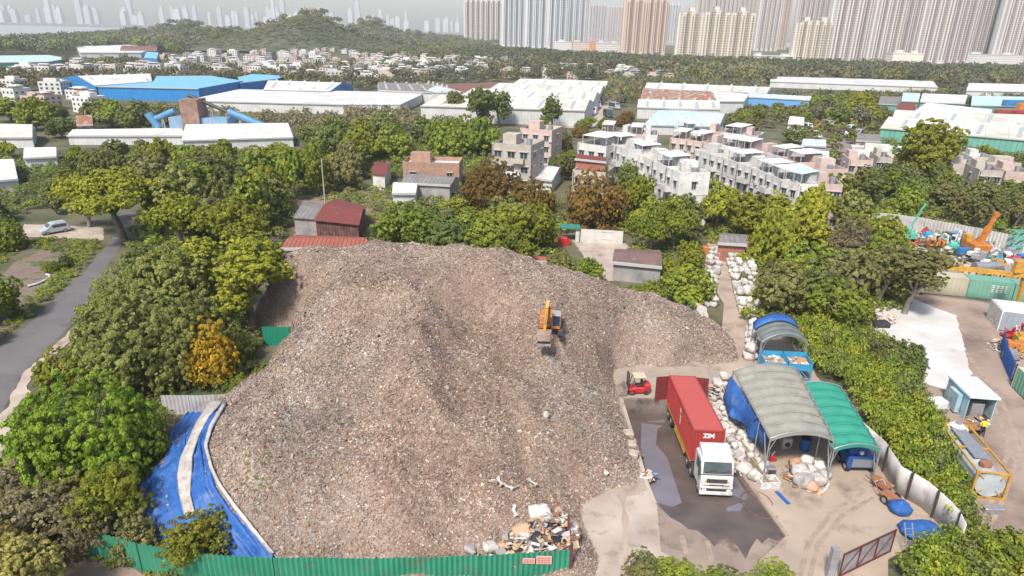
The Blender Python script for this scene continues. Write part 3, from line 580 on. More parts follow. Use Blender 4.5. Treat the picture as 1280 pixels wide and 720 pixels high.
# cab: y from -3.35 (front) to -1.0
cb = MB()
prof = [(-1.15, .75), (-1.15, 3.0), (-1.35, 3.12), (-2.7, 3.1), (-3.0, 2.95), (-3.22, 2.0), (-3.3, 1.75), (-3.34, .5), (-2.95, .45), (-2.9, .75)]
cb.xprism(prof, -1.2, 1.2); cab = cb.build('cab', CABW, lor); q = cab.modifiers.new('b', 'BEVEL'); q.width = .07; q.segments = 2
MB().xprism([(-1.4, 3.1), (-1.42, 3.62), (-1.9, 3.6), (-2.75, 3.14)], -1.05, 1.05).build('wind_deflector', CABW, cab)
text_mesh('cab_lettering', 'SITAYIN', .3, mat('teal_letters', (.1, .5, .5), .5), cab, (0, -2.35, 3.44), (math.atan2(.46, .85) , 0, 0), bold=.008) if False else None
b = MB(); 
for k in range(7): b.box(-.6 + k * .18, -.6 + k * .18 + .12, -2.1 - .02, -2.1 + .02, 3.512, 3.515 + .012)
ws = MB(); ws.add([(-1.06, -3.235, 2.06), (1.06, -3.235, 2.06), (1.0, -3.035, 2.9), (-1.0, -3.035, 2.9), (-1.06, -3.2, 2.06), (1.06, -3.2, 2.06), (1.0, -3.0, 2.9), (-1.0, -3.0, 2.9)], [(0, 1, 2, 3), (7, 6, 5, 4), (0, 4, 5, 1), (3, 2, 6, 7), (0, 3, 7, 4), (1, 5, 6, 2)])
ws.build('windscreen', GLASS, cab)
MB().bar((-.9, -3.27, 2.12), (-.1, -3.2, 2.3), .03).bar((.1, -3.27, 2.12), (.9, -3.2, 2.3), .03).build('wiper', FRAMED, cab)
for s in (-1, 1):
    MB().add([(s*1.215, -3.05, 2.05), (s*1.215, -1.75, 1.95), (s*1.215, -1.75, 2.8), (s*1.215, -2.88, 2.8), (s*1.19, -3.05, 2.05), (s*1.19, -1.75, 1.95), (s*1.19, -1.75, 2.8), (s*1.19, -2.88, 2.8)], [(0, 1, 2, 3), (4, 5, 6, 7), (0, 1, 5, 4), (2, 3, 7, 6), (0, 3, 7, 4), (1, 2, 6, 5)]).build('side_window', GLASS, cab)
    MB().box(s*1.38 - .1, s*1.38 + .1, -3.4, -3.34, 1.95, 2.5).bar((s*1.2, -3.1, 2.5), (s*1.38, -3.36, 2.5), .03).bar((s*1.2, -3.1, 1.9), (s*1.38, -3.36, 1.97), .03).build('wing_mirror', FRAMED, cab)
    MB().bev(s*.9 - .17, s*.9 + .17, -3.45, -3.39, .7, .9, .03).build('headlight', LAMPG, cab)
    MB().box(s*.75 - .14, s*.75 + .14, -3.36, -3.31, 1.42, 1.5).build('emblem_light', mat('amber_lamp', (.5, .25, .03), .3), cab)
MB().bev(-1.22, 1.22, -3.42, -3.25, .42, .68, .04).bev(-1.2, 1.2, -3.38, -3.25, .92, 1.1, .03).build('bumper', CABW, cab)
MB().box(-1.12, 1.12, -3.4, -3.34, .7, .9).build('lamp_recess', FRAMED, cab)
MB().box(-1.21, 1.21, -3.3, -3.28, 1.98, 2.04).box(-1.0, 1.0, -3.36, -3.3, 1.12, 1.16).build('trim', FRAMED, cab)
g = MB(); g.box(-.75, .75, -3.36, -3.31, 1.36, 1.66)
for k in range(3): g.box(-.55, .55, -3.37, -3.35, 1.18 + k * .0 + .0 - .07 * k, 1.21 - .07 * k)
g.build('grille', FRAMED, cab); MB().box(-.26, .26, -3.44, -3.42, .5, .6).build('number_plate', WHITE, cab)
MB().box(-1.15, 1.15, -1.05, -.5, .5, 1.0).box(-.5, .5, -3.0, -.3, .7, .95).cyl((-.9, -.45, .7), (-.9, .45, .7), .3).build('chassis', FRAMED, lor)
MB().cyl((.95, -.85, .6), (.95, -.85, 2.9), .09).build('exhaust_pipe', STEEL, lor)
# ------------------------------------------------------------ excavator on the heap
ep = hit(688, 431); ez = hz(ep.x, ep.y)
ex = thing('excavator', 'orange tracked excavator with raised boom working on top of the debris heap', 'excavator', (ep.x, ep.y + 1.2, hz(ep.x, ep.y + 1.2) - .0), math.radians(-4)); ex.scale = (.8, .8, .74)
def tracks(par, L=3.4, gw=1.15, tw=.5, r=.4):
    for s in (-1, 1):
        prof = []
        for k in range(9): a = math.pi/2 + math.pi * k / 8; prof.append((-L/2 + r + math.cos(a) * r, r + math.sin(a) * r))
        for k in range(9): a = -math.pi/2 + math.pi * k / 8; prof.append((L/2 - r + math.cos(a) * r, r + math.sin(a) * r))
        o = MB().xprism(prof, s*gw - tw/2, s*gw + tw/2).build('track', RUBBER, par)
        g = MB()
        for k in range(22): y = -L/2 + .3 + k * (L - .6) / 21; g.box(s*gw - tw/2 - .01, s*gw + tw/2 + .01, y, y + .06, 2*r, 2*r + .03); g.box(s*gw - tw/2 - .01, s*gw + tw/2 + .01, y, y + .06, -.03, 0)
        g.build('track_shoes', mat('track_steel', (.14, .12, .11), .6), o)
    MB().box(-gw + .25, gw - .25, -.7, .7, .35, .75).cyl((0, 0, .7), (0, 0, 1.0), .55, n=18).build('undercarriage', FRAMED, par)
tracks(ex)
bd = MB().bev(-1.25, 1.25, .3, 2.1, 1.0, 1.95, .1).bev(-1.25, -.45, -1.15, .3, 1.0, 1.75, .08).build('engine_housing', ORG, ex)
MB().bev(-1.2, 1.2, 2.05, 2.5, 1.02, 1.8, .15).build('counterweight', mat('grey_paint', (.3, .3, .3), .6), ex)
MB().bev(-.45, .0, -.9, .3, .98, 1.35, .05).build('swing_frame', FRAMED, ex)
cbn = MB().bev(.12, 1.15, -1.2, .28, 1.0, 1.32, .06).build('cab', ORG, ex)
MB().bev(.12, 1.15, -1.2, .28, 2.68, 2.8, .05).build('cab_roof', mat('cab_roof_grey', (.34, .33, .32), .6), cbn)
cp_ = MB()
for x in (.16, 1.09):
    for y in (-1.14, .2): MB().box(x - .04, x + .05, y - .05, y + .05, 1.3, 2.68).build('cab_pillar', ORG, cbn)
MB().box(.14, 1.13, -1.17, .24, 1.33, 2.66).build('cab_window', mat('cab_glass', (.03, .05, .08), .12, spec=.8), cbn)
bm_ = MB()
def beam(b, pts, wds, hw):
    for (p, q, a, c) in zip(pts[:-1], pts[1:], wds[:-1], wds[1:]):
        p = Vector(p); q = Vector(q); d = (q - p).normalized(); n_ = Vector((0, -d.z, d.y))
        V = [p + Vector((s * hw, 0, 0)) + n_ * t * a / 2 for s, t in ((-1, -1), (1, -1), (1, 1), (-1, 1))] + [q + Vector((s * hw, 0, 0)) + n_ * t * c / 2 for s, t in ((-1, -1), (1, -1), (1, 1), (-1, 1))]
        b.add(V, [(0, 3, 2, 1), (4, 5, 6, 7), (0, 1, 5, 4), (1, 2, 6, 5), (2, 3, 7, 6), (3, 0, 4, 7)])
    return b
beam(bm_, [(-.25, -.3, 1.4), (-.25, -1.3, 3.2), (-.25, -2.1, 4.3), (-.25, -3.0, 4.9)], [.35, .6, .55, .3], .2).build('boom', ORG, ex)
sx_ = -.55
stk = beam(MB(), [(-.35, -2.75, 5.35), (-.45, -3.2, 4.6), (-.6, -3.75, 1.9)], [.3, .55, .28], .16).build('dipper_arm', mat('amber_paint', (.6, .26, .02), .5), ex)
MB().cyl((-.3, -1.1, 3.6), (-.3, -1.9, 4.75), .09, mi=0).cyl((-.3, -1.9, 4.75), (-.35, -2.75, 5.3), .05).cyl((0, -.5, 1.3), (.0, -1.1, 2.4), .09).cyl((-.5, -.5, 1.3), (-.5, -1.1, 2.4), .09).cyl((-.5, -3.45, 4.4), (-.58, -3.85, 2.9), .07).build('hydraulic_cylinder', STEEL, ex)
bk = MB(); prof = [(-3.6, 2.05), (-3.45, 1.5), (-3.55, .9), (-3.9, .45), (-4.5, .3), (-4.52, .36), (-3.95, .52), (-3.62, .95), (-3.53, 1.5), (-3.66, 2.0)]
bk.xprism(prof, -1.35, .15)
for x in (-1.35, .11): bk.xprism([(-3.6, 2.0), (-3.5, 1.5), (-3.6, .9), (-3.9, .5), (-4.5, .33), (-4.2, 1.2)], x, x + .04)
for k in range(5): bk.box(-1.3 + k*.32, -1.2 + k*.32, -4.75, -4.48, .3, .36)
MB().xprism([(-3.55, 1.95), (-4.35, 1.7), (-4.5, .95), (-4.3, .9), (-3.6, 1.0)], -1.3, .1).build('bucket_load', HEAPM, ex)
bk.build('bucket', mat('bucket_steel', (.33, .27, .23), .6, (.18, .16, .15), 3), ex)
# ------------------------------------------------------------ red forklift with scoop
kp = G(794, 491)
fk = thing('forklift', 'bright red forklift with a scoop facing the debris heap', 'forklift', (kp.x, kp.y, .055), math.radians(-86)); fk.scale = (.86, .86, .86)
# local -Y forward
MB().bev(-.55, .55, -.75, 1.25, .28, .85, .1).bev(-.58, .58, .75, 1.55, .3, 1.25, .15).build('body', REDP, fk)
MB().box(-.35, .35, .05, .6, .85, 1.0).box(-.35, .35, .55, .68, 1.0, 1.5).build('seat', RUBBER, fk)
og = MB()
for x in (-.5, .5): og.bar((x, -.65, .8), (x, -.3, 2.1), .07).bar((x, .85, 1.1), (x, .75, 2.1), .07)
og.build('guard_post', FRAMED, fk); MB().bev(-.6, .6, -.42, .95, 2.08, 2.2, .04).build('overhead_guard', mat('guard_beige', (.55, .45, .32), .6), fk)
MB().cyl((0, -.35, .85), (0, -.1, 1.2), .03).cyl((0, -.12, 1.2), (0, -.06, 1.24), .2, n=14).build('steering_wheel', RUBBER, fk)
mt = MB()
for x in (-.35, .35): mt.box(x - .06, x + .06, -1.0, -.86, .1, 2.5)
for z in (.3, 1.3, 2.42): mt.box(-.3, .3, -.98, -.9, z, z + .1)
mt.box(-.5, .5, -1.1, -1.02, .4, .5).box(-.5, .5, -1.1, -1.02, .9, 1.0).build('mast', FRAMED, fk)
MB().xprism([(-1.12, .1), (-1.12, 1.1), (-1.2, 1.1), (-1.35, .25), (-2.2, .12), (-2.2, .06)], -.85, .85).add([(x, y, z) for x in (-.87, -.83) for y, z in ((-1.12, .1), (-1.12, 1.1), (-2.2, .1))], [(0, 1, 2), (3, 4, 5)]).add([(x, y, z) for x in (.83, .87) for y, z in ((-1.12, .1), (-1.12, 1.1), (-2.2, .1))], [(0, 1, 2), (3, 4, 5)]).build('scoop', mat('scoop_steel', (.2, .16, .14), .6, (.3, .25, .22), 3), fk)
for s in (-1, 1):
    wheel(fk, s * .56, -.55, .34, .34, .24, rimm=REDP); wheel(fk, s * .54, 1.05, .27, .27, .2, rimm=FRAMED)
    MB().bev(s*.58 - .12, s*.58 + .12, -.95, -.15, .62, .74, .03).build('mudguard', REDP, fk)
# ------------------------------------------------------------ tunnel canopy sheds
def canopy(name, label, bl, br, fl, frr, ze, rise, nb, m, thick_edge, posts=True, sag=.26, group=None):
    """bl..fr: eave corners in world xy (tuples); arched roof with ribs, eaves at ze"""
    o0 = Vector(fl); t = thing(name, label, 'shed', (fl[0], fl[1], 0), 0, group)
    P = lambda a, b_: (Vector(fl) * (1-a)*(1-b_) + Vector(frr) * a*(1-b_) + Vector(bl) * (1-a)*b_ + Vector(br) * a*b_) - o0
    b = MB(); NA = 14; NBB = nb * 4; V = []
    for j in range(NBB + 1):
        v = j / NBB; sg = sag * abs(math.sin(math.pi * v * nb)) 
        for i in range(NA + 1):
            u = i / NA; p = P(u, v); z = ze + (rise - sg) * math.sin(math.pi * u) ** .8 - sg * .5 + .03 * noise.noise(Vector((p.x, p.y, 2)))
            V.append((p.x, p.y, z))
    b.add(V, [(j*(NA+1)+i, j*(NA+1)+i+1, (j+1)*(NA+1)+i+1, (j+1)*(NA+1)+i) for j in range(NBB) for i in range(NA)], 0, True)
    for j in (0, NBB):   # hanging valance
        b.add([V[j*(NA+1)+i] for i in range(NA+1)] + [(V[j*(NA+1)+i][0], V[j*(NA+1)+i][1], V[j*(NA+1)+i][2] - .3) for i in range(NA+1)], [(i, i+1, NA+2+i, NA+1+i) for i in range(NA)], 0, False)
    me = bpy.data.meshes.new('canvas_roof'); me.from_pydata(b.v, [], b.f); me.polygons.foreach_set('use_smooth', b.sm)
    o = link('canvas_roof', me, t, [m]); q = o.modifiers.new('s', 'SOLIDIFY'); q.thickness = .03; q.offset = -1
    rb = 0
    for j in range(nb + 1):
        v = j / nb; b = MB(); pr = None
        for i in range(NA + 1):
            u = i / NA; p = P(u, v); c = (p.x, p.y, ze + rise * math.sin(math.pi * u) ** .8 + (.025 if 0 < j < nb else .0))
            if pr: b.cyl(pr, c, .05, n=6, caps=False)
            pr = c
        b.build('roof_rib', m if 0 < j < nb else STEEL, t)
        if posts and (j % 2 == 0 or j == nb):
            for u in (0, 1): p = P(u, v); MB().cyl((p.x, p.y, 0), (p.x, p.y, ze), .06, n=8).build('post', STEEL, t)
    b = MB()
    for u in (0, 1):
        p = P(u, 0); q = P(u, 1); b.bar((p.x, p.y, ze - .1), (q.x, q.y, ze - .1), .08)
    for u, du in ((0, .12), (1, -.12)):
        p = P(u, 0); q = P(u + du, 0); b.bar((p.x, p.y, ze - 1.2), (q.x, q.y, ze + .3), .05); b.bar((p.x, p.y, ze - 2.4), (P(u, .12).x, P(u, .12).y, ze - .3), .05)
    b.build('frame_beam', STEEL, t)
    return t
E4 = 3.6
def w2(x, y, z): return G(x, y, z).xy.to_tuple()
canopy('canopy_shed', 'large grey canvas tunnel canopy shed beside the red container', w2(917, 463, E4), w2(998, 462, E4), w2(963, 548, E4), w2(1043, 548, E4), E4, .62, 8, CANG, .3)
canopy('canopy_shed', 'bright green canvas canopy shed joined to the grey canopy', w2(993, 481, 3.1), w2(1052, 484, 3.1), w2(1043, 561, 3.1), w2(1101, 561, 3.1), 3.1, .45, 7, CANGN, .3)
canopy('canopy_shed', 'small dark canvas canopy with a blue back edge above the blue hoppers', w2(942, 407, 3.4), w2(995, 405, 3.4), w2(953, 427, 3.4), w2(1009, 427, 3.4), 3.4, .9, 4, CANGD, .3)
c3 = [w2(941, 404, 3.4), w2(994, 402, 3.4), w2(943, 412, 3.5), w2(998, 410, 3.5)]
V = []; o0 = Vector((*c3[0], 0))
for j in range(3):
    for i in range(13):
        u = i / 12; v = j / 2; p = (Vector(c3[0]) * (1-u) + Vector(c3[1]) * u) * (1-v) + (Vector(c3[2]) * (1-u) + Vector(c3[3]) * u) * v
        V.append((p.x - o0.x, p.y - o0.y, 3.5 + .95 * math.sin(math.pi * u) ** .8 - .02))
b = MB(); b.add(V, [(j*13+i, j*13+i+1, (j+1)*13+i+1, (j+1)*13+i) for j in range(2) for i in range(12)], 0, True)
o = b.build('blue_tarp', TARPB, None, o0, recalc=False); o.modifiers.new('s', 'SOLIDIFY').thickness = .06; tag(o, 'blue tarp strip lying over the back of the small dark canopy', 'tarp')
# blue tarps hanging on the left side of the grey canopy
def hang(name, top, bot, nu, nv, fold, m, label, zt_, zb_):
    V = []
    for i in range(nv + 1):
        t = i / nv
        for j in range(nu + 1):
            s = j / nu; xt, yt = poly_at(top, s); xb, yb2 = poly_at(bot, s); p = G(xt, yt, zt_); q = G(xb, yb2, zb_)
            r_ = p.lerp(q, t); k = math.sin(s * 26 + t * 2) * fold * (.3 + t) + fold * 1.5 * noise.noise(Vector((s * 6, t * 3, 1)))
            V.append((r_.x - abs(k) * .7 - .15 * math.sin(t * math.pi), r_.y + k * .4, r_.z))
    b = MB(); b.add(V, [(i*(nu+1)+j, i*(nu+1)+j+1, (i+1)*(nu+1)+j+1, (i+1)*(nu+1)+j) for i in range(nv) for j in range(nu)], 0, True)
    o = b.build(name, m, None, recalc=False); o.modifiers.new('s', 'SOLIDIFY').thickness = .03
    return tag(o, label, 'tarp')
hang('blue_tarp', [(914,470),(924,483),(936,506),(946,522)], [(907,502),(913,522),(925,527),(944,540)], 26, 12, .14, TARPB, 'crumpled blue tarp hanging on the back half of the grey canopy side', 3.4, 1.5)
hang('blue_tarp', [(930,505),(941,516),(952,532),(961,546)], [(932,530),(938,548),(948,550),(955,560)], 22, 12, .14, TARPB, 'torn blue tarp hanging on the front half of the grey canopy side', 3.0, 1.2)
# ------------------------------------------------------------ bags
BAGMESH = []
def bagmesh(seed, kind):
    bm = bmesh.new(); bmesh.ops.create_cube(bm, size=1); bmesh.ops.subdivide_edges(bm, edges=bm.edges, cuts=5, use_grid_fill=True)
    for v in bm.verts:
        c = v.co.copy(); s = c.normalized() * .62; c = c.lerp(s, .45 if kind == 0 else .75)
        z = (c.z + .5)
        if kind == 0:
            k = 1 + .1 * math.sin(z * math.pi); c.x *= k; c.y *= k
            if z > .95: c.x *= .8; c.y *= .8; c.z += .12 * noise.noise(c * 5 + Vector((seed, 0, 0))) - .04
        else:
            if z > .8: kk = max(.15, 1 - (z - .8) * 3.2); c.x *= kk; c.y *= kk; c.z += (z - .8) * .6
        c += Vector((noise.noise(c * 3 + Vector((seed, 1, 0))), noise.noise(c * 3 + Vector((0, seed, 3))), noise.noise(c * 3 + Vector((2, 5, seed))))) * .11
        c += Vector((noise.noise(c * 9 + Vector((seed, 1, 0))), noise.noise(c * 9 + Vector((0, seed, 3))), 0)) * .045
        v.co = c + Vector((0, 0, .5))
    me = bpy.data.meshes.new('bag'); bm.to_mesh(me); bm.free(); me.polygons.foreach_set('use_smooth', [True] * len(me.polygons))
    return me
for k in range(4): BAGMESH.append((bagmesh(k * 3.1, 0), 0))
for k in range(3): BAGMESH.append((bagmesh(k * 4.7 + 1, 1), 1))
BM = {}
def bag(p, s, label, group, m=BAGW, kinds=None, rz=None, name='bulk_bag', tilt=.15):
    me, k = random.choice(BAGMESH if kinds is None else [q for q in BAGMESH if q[1] in kinds]); key = (me.name, m.name)
    if key not in BM: c = me.copy(); c.materials.clear(); c.materials.append(m); BM[key] = c
    o = bpy.data.objects.new(name, BM[key]); C.objects.link(o); o.location = p
    o.scale = (s * random.uniform(.9, 1.15), s * random.uniform(.9, 1.15), s * random.uniform(.75, 1.0)); o.rotation_euler = (random.uniform(-tilt, tilt), random.uniform(-tilt, tilt), random.uniform(0, 6.28) if rz is None else rz)
    return tag(o, label, 'bag', group)
def ordi(n):
    n += 1
    u = ['', 'first', 'second', 'third', 'fourth', 'fifth', 'sixth', 'seventh', 'eighth', 'ninth', 'tenth', 'eleventh', 'twelfth', 'thirteenth', 'fourteenth', 'fifteenth', 'sixteenth', 'seventeenth', 'eighteenth', 'nineteenth']
    if n < 20: return u[n]
    T = ['', '', 'twenty', 'thirty', 'forty', 'fifty', 'sixty', 'seventy', 'eighty', 'ninety'][n // 10]
    return (T[:-1] + 'ieth') if n % 10 == 0 else T + '-' + u[n % 10]
# right-hand row along the lane (two high), from the far end towards the sheds
def bagrow(line, n, cols, z2, s, lab, grp):
    for k in range(n):
        x, y = poly_at(line, (k + .5) / n)
        for c in range(cols):
            p = G(x, y); p.x += (c - (cols-1)/2) * s * .95 + random.uniform(-.12, .12); p.y += random.uniform(-.15, .15)
            cn = {5: [' outer left', ' inner left', ' middle', ' inner right', ' outer right'][c % 5], 1: '', 2: [' left', ' right'][c % 2], 3: [' left', ' middle', ' right'][c % 3], 4: [' outer left', ' inner left', ' inner right', ' outer right'][c % 4]}[cols]
            bag(p, s * random.uniform(.88, 1.1), f'{lab},{cn} bag of {ordi(k)} rank from far end', grp, kinds=(0,))
            if random.random() < z2: p = p.copy(); p.z = s * .86; bag(p, s * random.uniform(.8, 1.0), f'{lab}, stacked on{cn} bag of {ordi(k)} rank from far end', grp)
bagrow([(921,322),(929,345),(938,380),(946,400)], 17, 4, .5, .92, 'white bag right of lane', 'white bulk bags on the right side of the lane')
bagrow([(944,404),(938,430),(936,452)], 6, 1, .4, 1.05, 'white bag beside blue hoppers', 'white bulk bags beside the blue hoppers')
bagrow([(893,316),(891,340),(884,372),(889,386)], 12, 2, .4, .9, 'white bag left of lane', 'white bulk bags on the left side of the lane')
bagrow([(905,505),(912,530),(922,560),(930,580)], 13, 5, .3, .56, 'white sack beside red container', 'white sacks between container and grey canopy')
bagrow([(900,478),(908,500)], 4, 2, .3, .8, 'dirty sack behind container sacks', 'dirty sacks behind the white sacks')
for k in range(10):
    p = G(random.uniform(985, 1003), random.uniform(488, 560)); 
for k, (x, y, s, mm) in enumerate([(999,592,1.2,0),(1012,590,1.0,0),(1003,603,1.1,0),(1020,600,.95,0),(1008,577,1.0,0),(1023,583,.8,0),(995,580,.9,1),(1014,608,.8,1),(1029,594,.8,0)]):
    p = G(x, y + 4); l = ['big round white sack', 'white sack with a dirty side', 'slumped white sack', 'pale sack', 'white sack behind the others', 'small white sack', 'brown sack', 'small brown sack in front', 'small pale sack'][k]
    bag(p, s, f'{l} in the pile under the front of the grey canopy', 'sacks under the grey canopy', BAGT if mm else BAGW)
for (x, y, l) in [(941,600,'full white sack lying at the dock kerb'), (951,590,'dirty grey sack leaning behind the kerb sack'), (932,590,'flattened white sack beside the dock kerb'), (925,575,'crumpled pale sack on the kerb near the cab')]: bag(G(x, y), .95, l, 'sacks on the dock kerb', kinds=(1,), tilt=.5)
# ivory and tan sacks at the fence corner
def pos(x, y, dz_=0): p = hit(x, y); p.z += dz_ - .1; return p
for (x, y, s, mm, l) in [(674,645,1.35,0,'large torn white sack on top of the rubbish at the fence corner'),(683,652,1.0,0,'smaller white sack right of the large torn sack'),(653,666,1.25,1,'big tan sack with a white cap at the fence corner'),(676,668,1.2,1,'tan sack between the big tan sack and the gate post'),(695,668,1.1,0,'white plastic sack beside the gate post'),(703,650,.8,1,'small tan sack high against the gate post'),(612,688,1.0,0,'flat pale sack lying by the fence left of the rubbish'),(630,686,.9,1,'small tan sack behind the fence left of the blue scrap'),(690,682,.9,1,'tan sack pressed against the fence below the rubbish'),(664,684,.85,0,'grey white sack behind the fence notices'),(586,690,.8,0,'small pale sack furthest left behind the green fence'),(698,640,.7,1,'little tan sack at the top right of the rubbish')]:
    o = bag(pos(x, y), s * .82, l, 'sacks at the fence corner', BAGT if mm else BAGW, kinds=(1,) if random.random() < .4 else (0,), tilt=.7, name='sack'); o.scale.z *= .7
def scrapmesh(b, n, R_, hgt, c=(0, 0, 0)):
    pick = lambda: random.choices(range(5), [5, 4, 4, .6, 4])[0]
    for _ in range(n):
        a = random.uniform(0, 6.28); r_ = R_ * math.sqrt(random.random()); z = hgt * (1 - r_ / R_) * random.random(); L = random.uniform(.15, .7)
        M_ = Matrix.Translation((c[0] + math.cos(a) * r_, c[1] + math.sin(a) * r_, z + .1)) @ Matrix.Rotation(random.uniform(0, 6), 4, 'Z') @ Matrix.Rotation(random.uniform(-.7, .7), 4, 'X')
        q = random.random()
        if q < .4: b.box(-L/2, L/2, -.04, .04, -.03, .03, pick(), M_)
        elif q < .8: b.box(-L/2, L/2, -L*.35, L*.35, -.02, .02, pick(), M_)
        else: b.cyl((-L/2, 0, 0), (L/2, 0, 0), .1, n=8, mi=pick(), M=M_)
    return b
SCR = [mat('scrap_grey', (.3, .28, .26), .7), mat('scrap_brown', (.25, .13, .07), .8), mat('scrap_white', (.6, .58, .55), .7), mat('scrap_blue', (.05, .17, .45), .6), mat('scrap_tan', (.5, .36, .22), .8), mat('scrap_black', (.03, .03, .03), .6)]
def scrap(loc, n, R_, hgt, label):
    b = MB(); b.cyl((0, 0, -.1), (0, 0, hgt * .35), R_ * .9, R_ * .35, n=12, mi=5); scrapmesh(b, n, R_, hgt)
    o = b.build('scrap_pile', SCR, None, loc); tag(o, label, 'scrap'); o['kind'] = 'stuff'; return o
scrap(pos(640, 688, .2), 70, 1.6, .9, 'blue and white scrap heap behind the green fence')
scrap(pos(680, 668, .1), 260, 2.3, 1.3, 'mixed rubbish under the sacks at the fence corner')
scrap(G(902, 494), 160, 1.7, 1.3, 'pile of mixed scrap between the container doors and blue tarp')
scrap(G(912, 530), 90, 1.2, .9, 'dark scrap mixed into the white sacks beside the container')
scrap(G(931, 588), 60, .9, .5, 'scrap mixed with sacks on the dock kerb')
scrap(G(925, 578), 70, .9, .8, 'brown twisted scrap beside the lorry cab')
scrap(G(985, 520), 120, 1.6, 1.6, 'scrap stacked inside the grey canopy')
scrap(G(1005, 600), 70, 1.7, .5, 'scrap spilled around the sacks under the grey canopy')
scrap(G(812, 596), 26, .6, .3, 'white litter on the heap edge beside the dock')
scrap(G(980, 470), 60, 1.2, .9, 'orange and pale scrap behind the grey canopy')
scrap(pos(616, 600), 4, .5, .2, 'white litter strips lying on the debris heap')
for (x, y, l) in [(622,602,'long white plastic strip on the front of the heap'), (662,604,'small white plastic scrap on the front of the heap'), (631,610,'short white plastic scrap below the long strip'), (641, 640, 'grey white plastic scrap above the fence corner')]:
    b = MB(); V = []
    for k in range(6): V += [(k * .22 - .5, .1 * math.sin(k * 2), .12 + .08 * math.sin(k)), (k * .22 - .5, .22 + .1 * math.cos(k), .16)]
    b.add(V, [(2*k, 2*k+2, 2*k+3, 2*k+1) for k in range(5)]); o = b.build('plastic_scrap', BAGW, None, pos(x, y, .12), random.uniform(-1.5, 0)); o.modifiers.new('s', 'SOLIDIFY').thickness = .02; tag(o, l, 'plastic scrap')
o = MB(); bag(pos(682, 521, .05), .5, 'small pale bag lying alone on the debris heap below the excavator', None, kinds=(1,), name='litter_bag')
# concrete blocks along the heap/dock edge
for k, (x, y) in enumerate([(790,548),(793,562),(796,574)]):
    o = MB().bev(-.45, .45, -.4, .4, 0, .7, .08).build('concrete_block', mat('block_concrete', (.45, .36, .29), .9, (.3, .24, .2), 2, bump=.4), None, G(x, y) + Vector((-.35, 0, 0)), random.uniform(-.4, .4)); tag(o, f'{["back","middle","front"][k]} pale concrete block of the three at the dock left edge', 'concrete block', 'concrete blocks beside the dock')
# planks leaning along the sack pile
for k, (x, y) in enumerate([(937,566),(952,590)]):
    o = MB().box(-.55, .55, -2.0, 2.0, 0, .12).box(-.5, -.4, -2, 2, .12, .7).build('timber_pallet', mat('weathered_timber', (.42, .34, .24), .9, (.28, .22, .16), 2), None, G(x, y), math.radians(8)); tag(o, ['long timber frame behind the white sacks','long timber frame ending at the small steel box'][k], 'timber frame', 'timber frames beside the grey canopy')
# white tub, blue strip, hose
t = thing('plastic_tub', 'open white square tub on the concrete near the dock kerb', 'tub', G(959, 606), .1)
MB().box(-.75, .75, -.5, .5, 0, .06).box(-.75, .75, -.5, -.42, .06, .55).box(-.75, .75, .42, .5, .06, .55).box(-.75, -.67, -.42, .42, .06, .55).box(.67, .75, -.42, .42, .06, .55).build('shell', WHITE, t); MB().bev(-.3, .3, -.25, .2, .06, .4, .08).build('rubbish', SCR[0], t)
a_ = G(970, 615); b2 = G(986, 631); tag(MB().bar((0, 0, .07), (b2.x - a_.x, b2.y - a_.y, .07), .3, .04).build('blue_strip', FENB, None, a_), 'straight blue strip lying on the yard concrete', 'plastic strip')
b = MB(); pr = None
for k in range(40):
    a = k * .22; r_ = 1.5 + .4 * math.sin(k * .3); p = G(945, 632) + Vector((math.cos(a) * r_ * .8 - k * .0, math.sin(a) * r_ * .9, .05)); 
    if pr and k < 26: b.cyl(pr, p, .03, n=5, caps=False)
    pr = p
tag(b.build('hose', mat('brown_hose', (.2, .1, .06), .7), None), 'thin brown hose lying loose on the concrete by the dock kerb', 'hose')
t = thing('steel_cabinet', 'small grey steel box at the end of the sack pile', 'box', G(962, 594)); MB().bev(-.35, .35, -.3, .3, 0, .8, .04).build('case', STEEL, t); MB().box(-.28, .28, -.32, -.3, .1, .7).build('door', FRAMED, t)
t = thing('hand_pump', 'small red and white pump at the left front post of the grey canopy', 'pump', G(965, 576)); MB().bev(-.25, .25, -.2, .2, .1, .5, .06).build('tank', REDP, t); MB().cyl((-.1, 0, .5), (.1, 0, .9), .05).bar((-.3, 0, .1), (-.3, 0, .9), .04).build('handle', WHITE, t); [wheel(t, s*.28, 0, .14, .14, .06) for s in (-1, 1)]
# blue loader under the green canopy
t = thing('blue_machine', 'blue machine with a white lamp parked under the green canopy', 'machine', G(1068, 583), 0)
MB().bev(-1.1, 1.1, -.9, .9, .5, 1.5, .12).bev(-.9, .6, -.5, .7, 1.5, 2.0, .1).build('body', mat('machine_blue', (.02, .09, .35), .5, (.03, .07, .2), 3), t); MB().cyl((-.1, -.6, 1.75), (-.1, -.75, 1.75), .16, n=12).build('lamp', LAMPG, t); MB().box(-.8, .8, -.95, -.9, .6, 1.3).build('grille', mat('grille_grey', (.2, .22, .25), .5), t)
for s in (-1, 1): wheel(t, s*.95, -.5, .4, .4, .3); wheel(t, s*.95, .6, .4, .4, .3)
t = thing('washing_machine', 'small pale square appliance inside the grey canopy', 'appliance', G(981, 558)); MB().bev(-.4, .4, -.4, .4, 0, .95, .04).build('case', BAGW, t); MB().cyl((0, -.4, .45), (0, -.43, .45), .22, n=14).build('door', FRAMED, t)
t = thing('blue_drum', 'blue drum behind the sacks inside the grey canopy', 'drum', G(1005, 562)); MB().cyl((0, 0, 0), (0, 0, 1.1), .4, n=16).build('barrel', mat('drum_blue', (.03, .13, .4), .5), t); MB().cyl((0, 0, 1.1), (0, 0, 1.16), .42, n=16).build('lid', RUBBER, t)
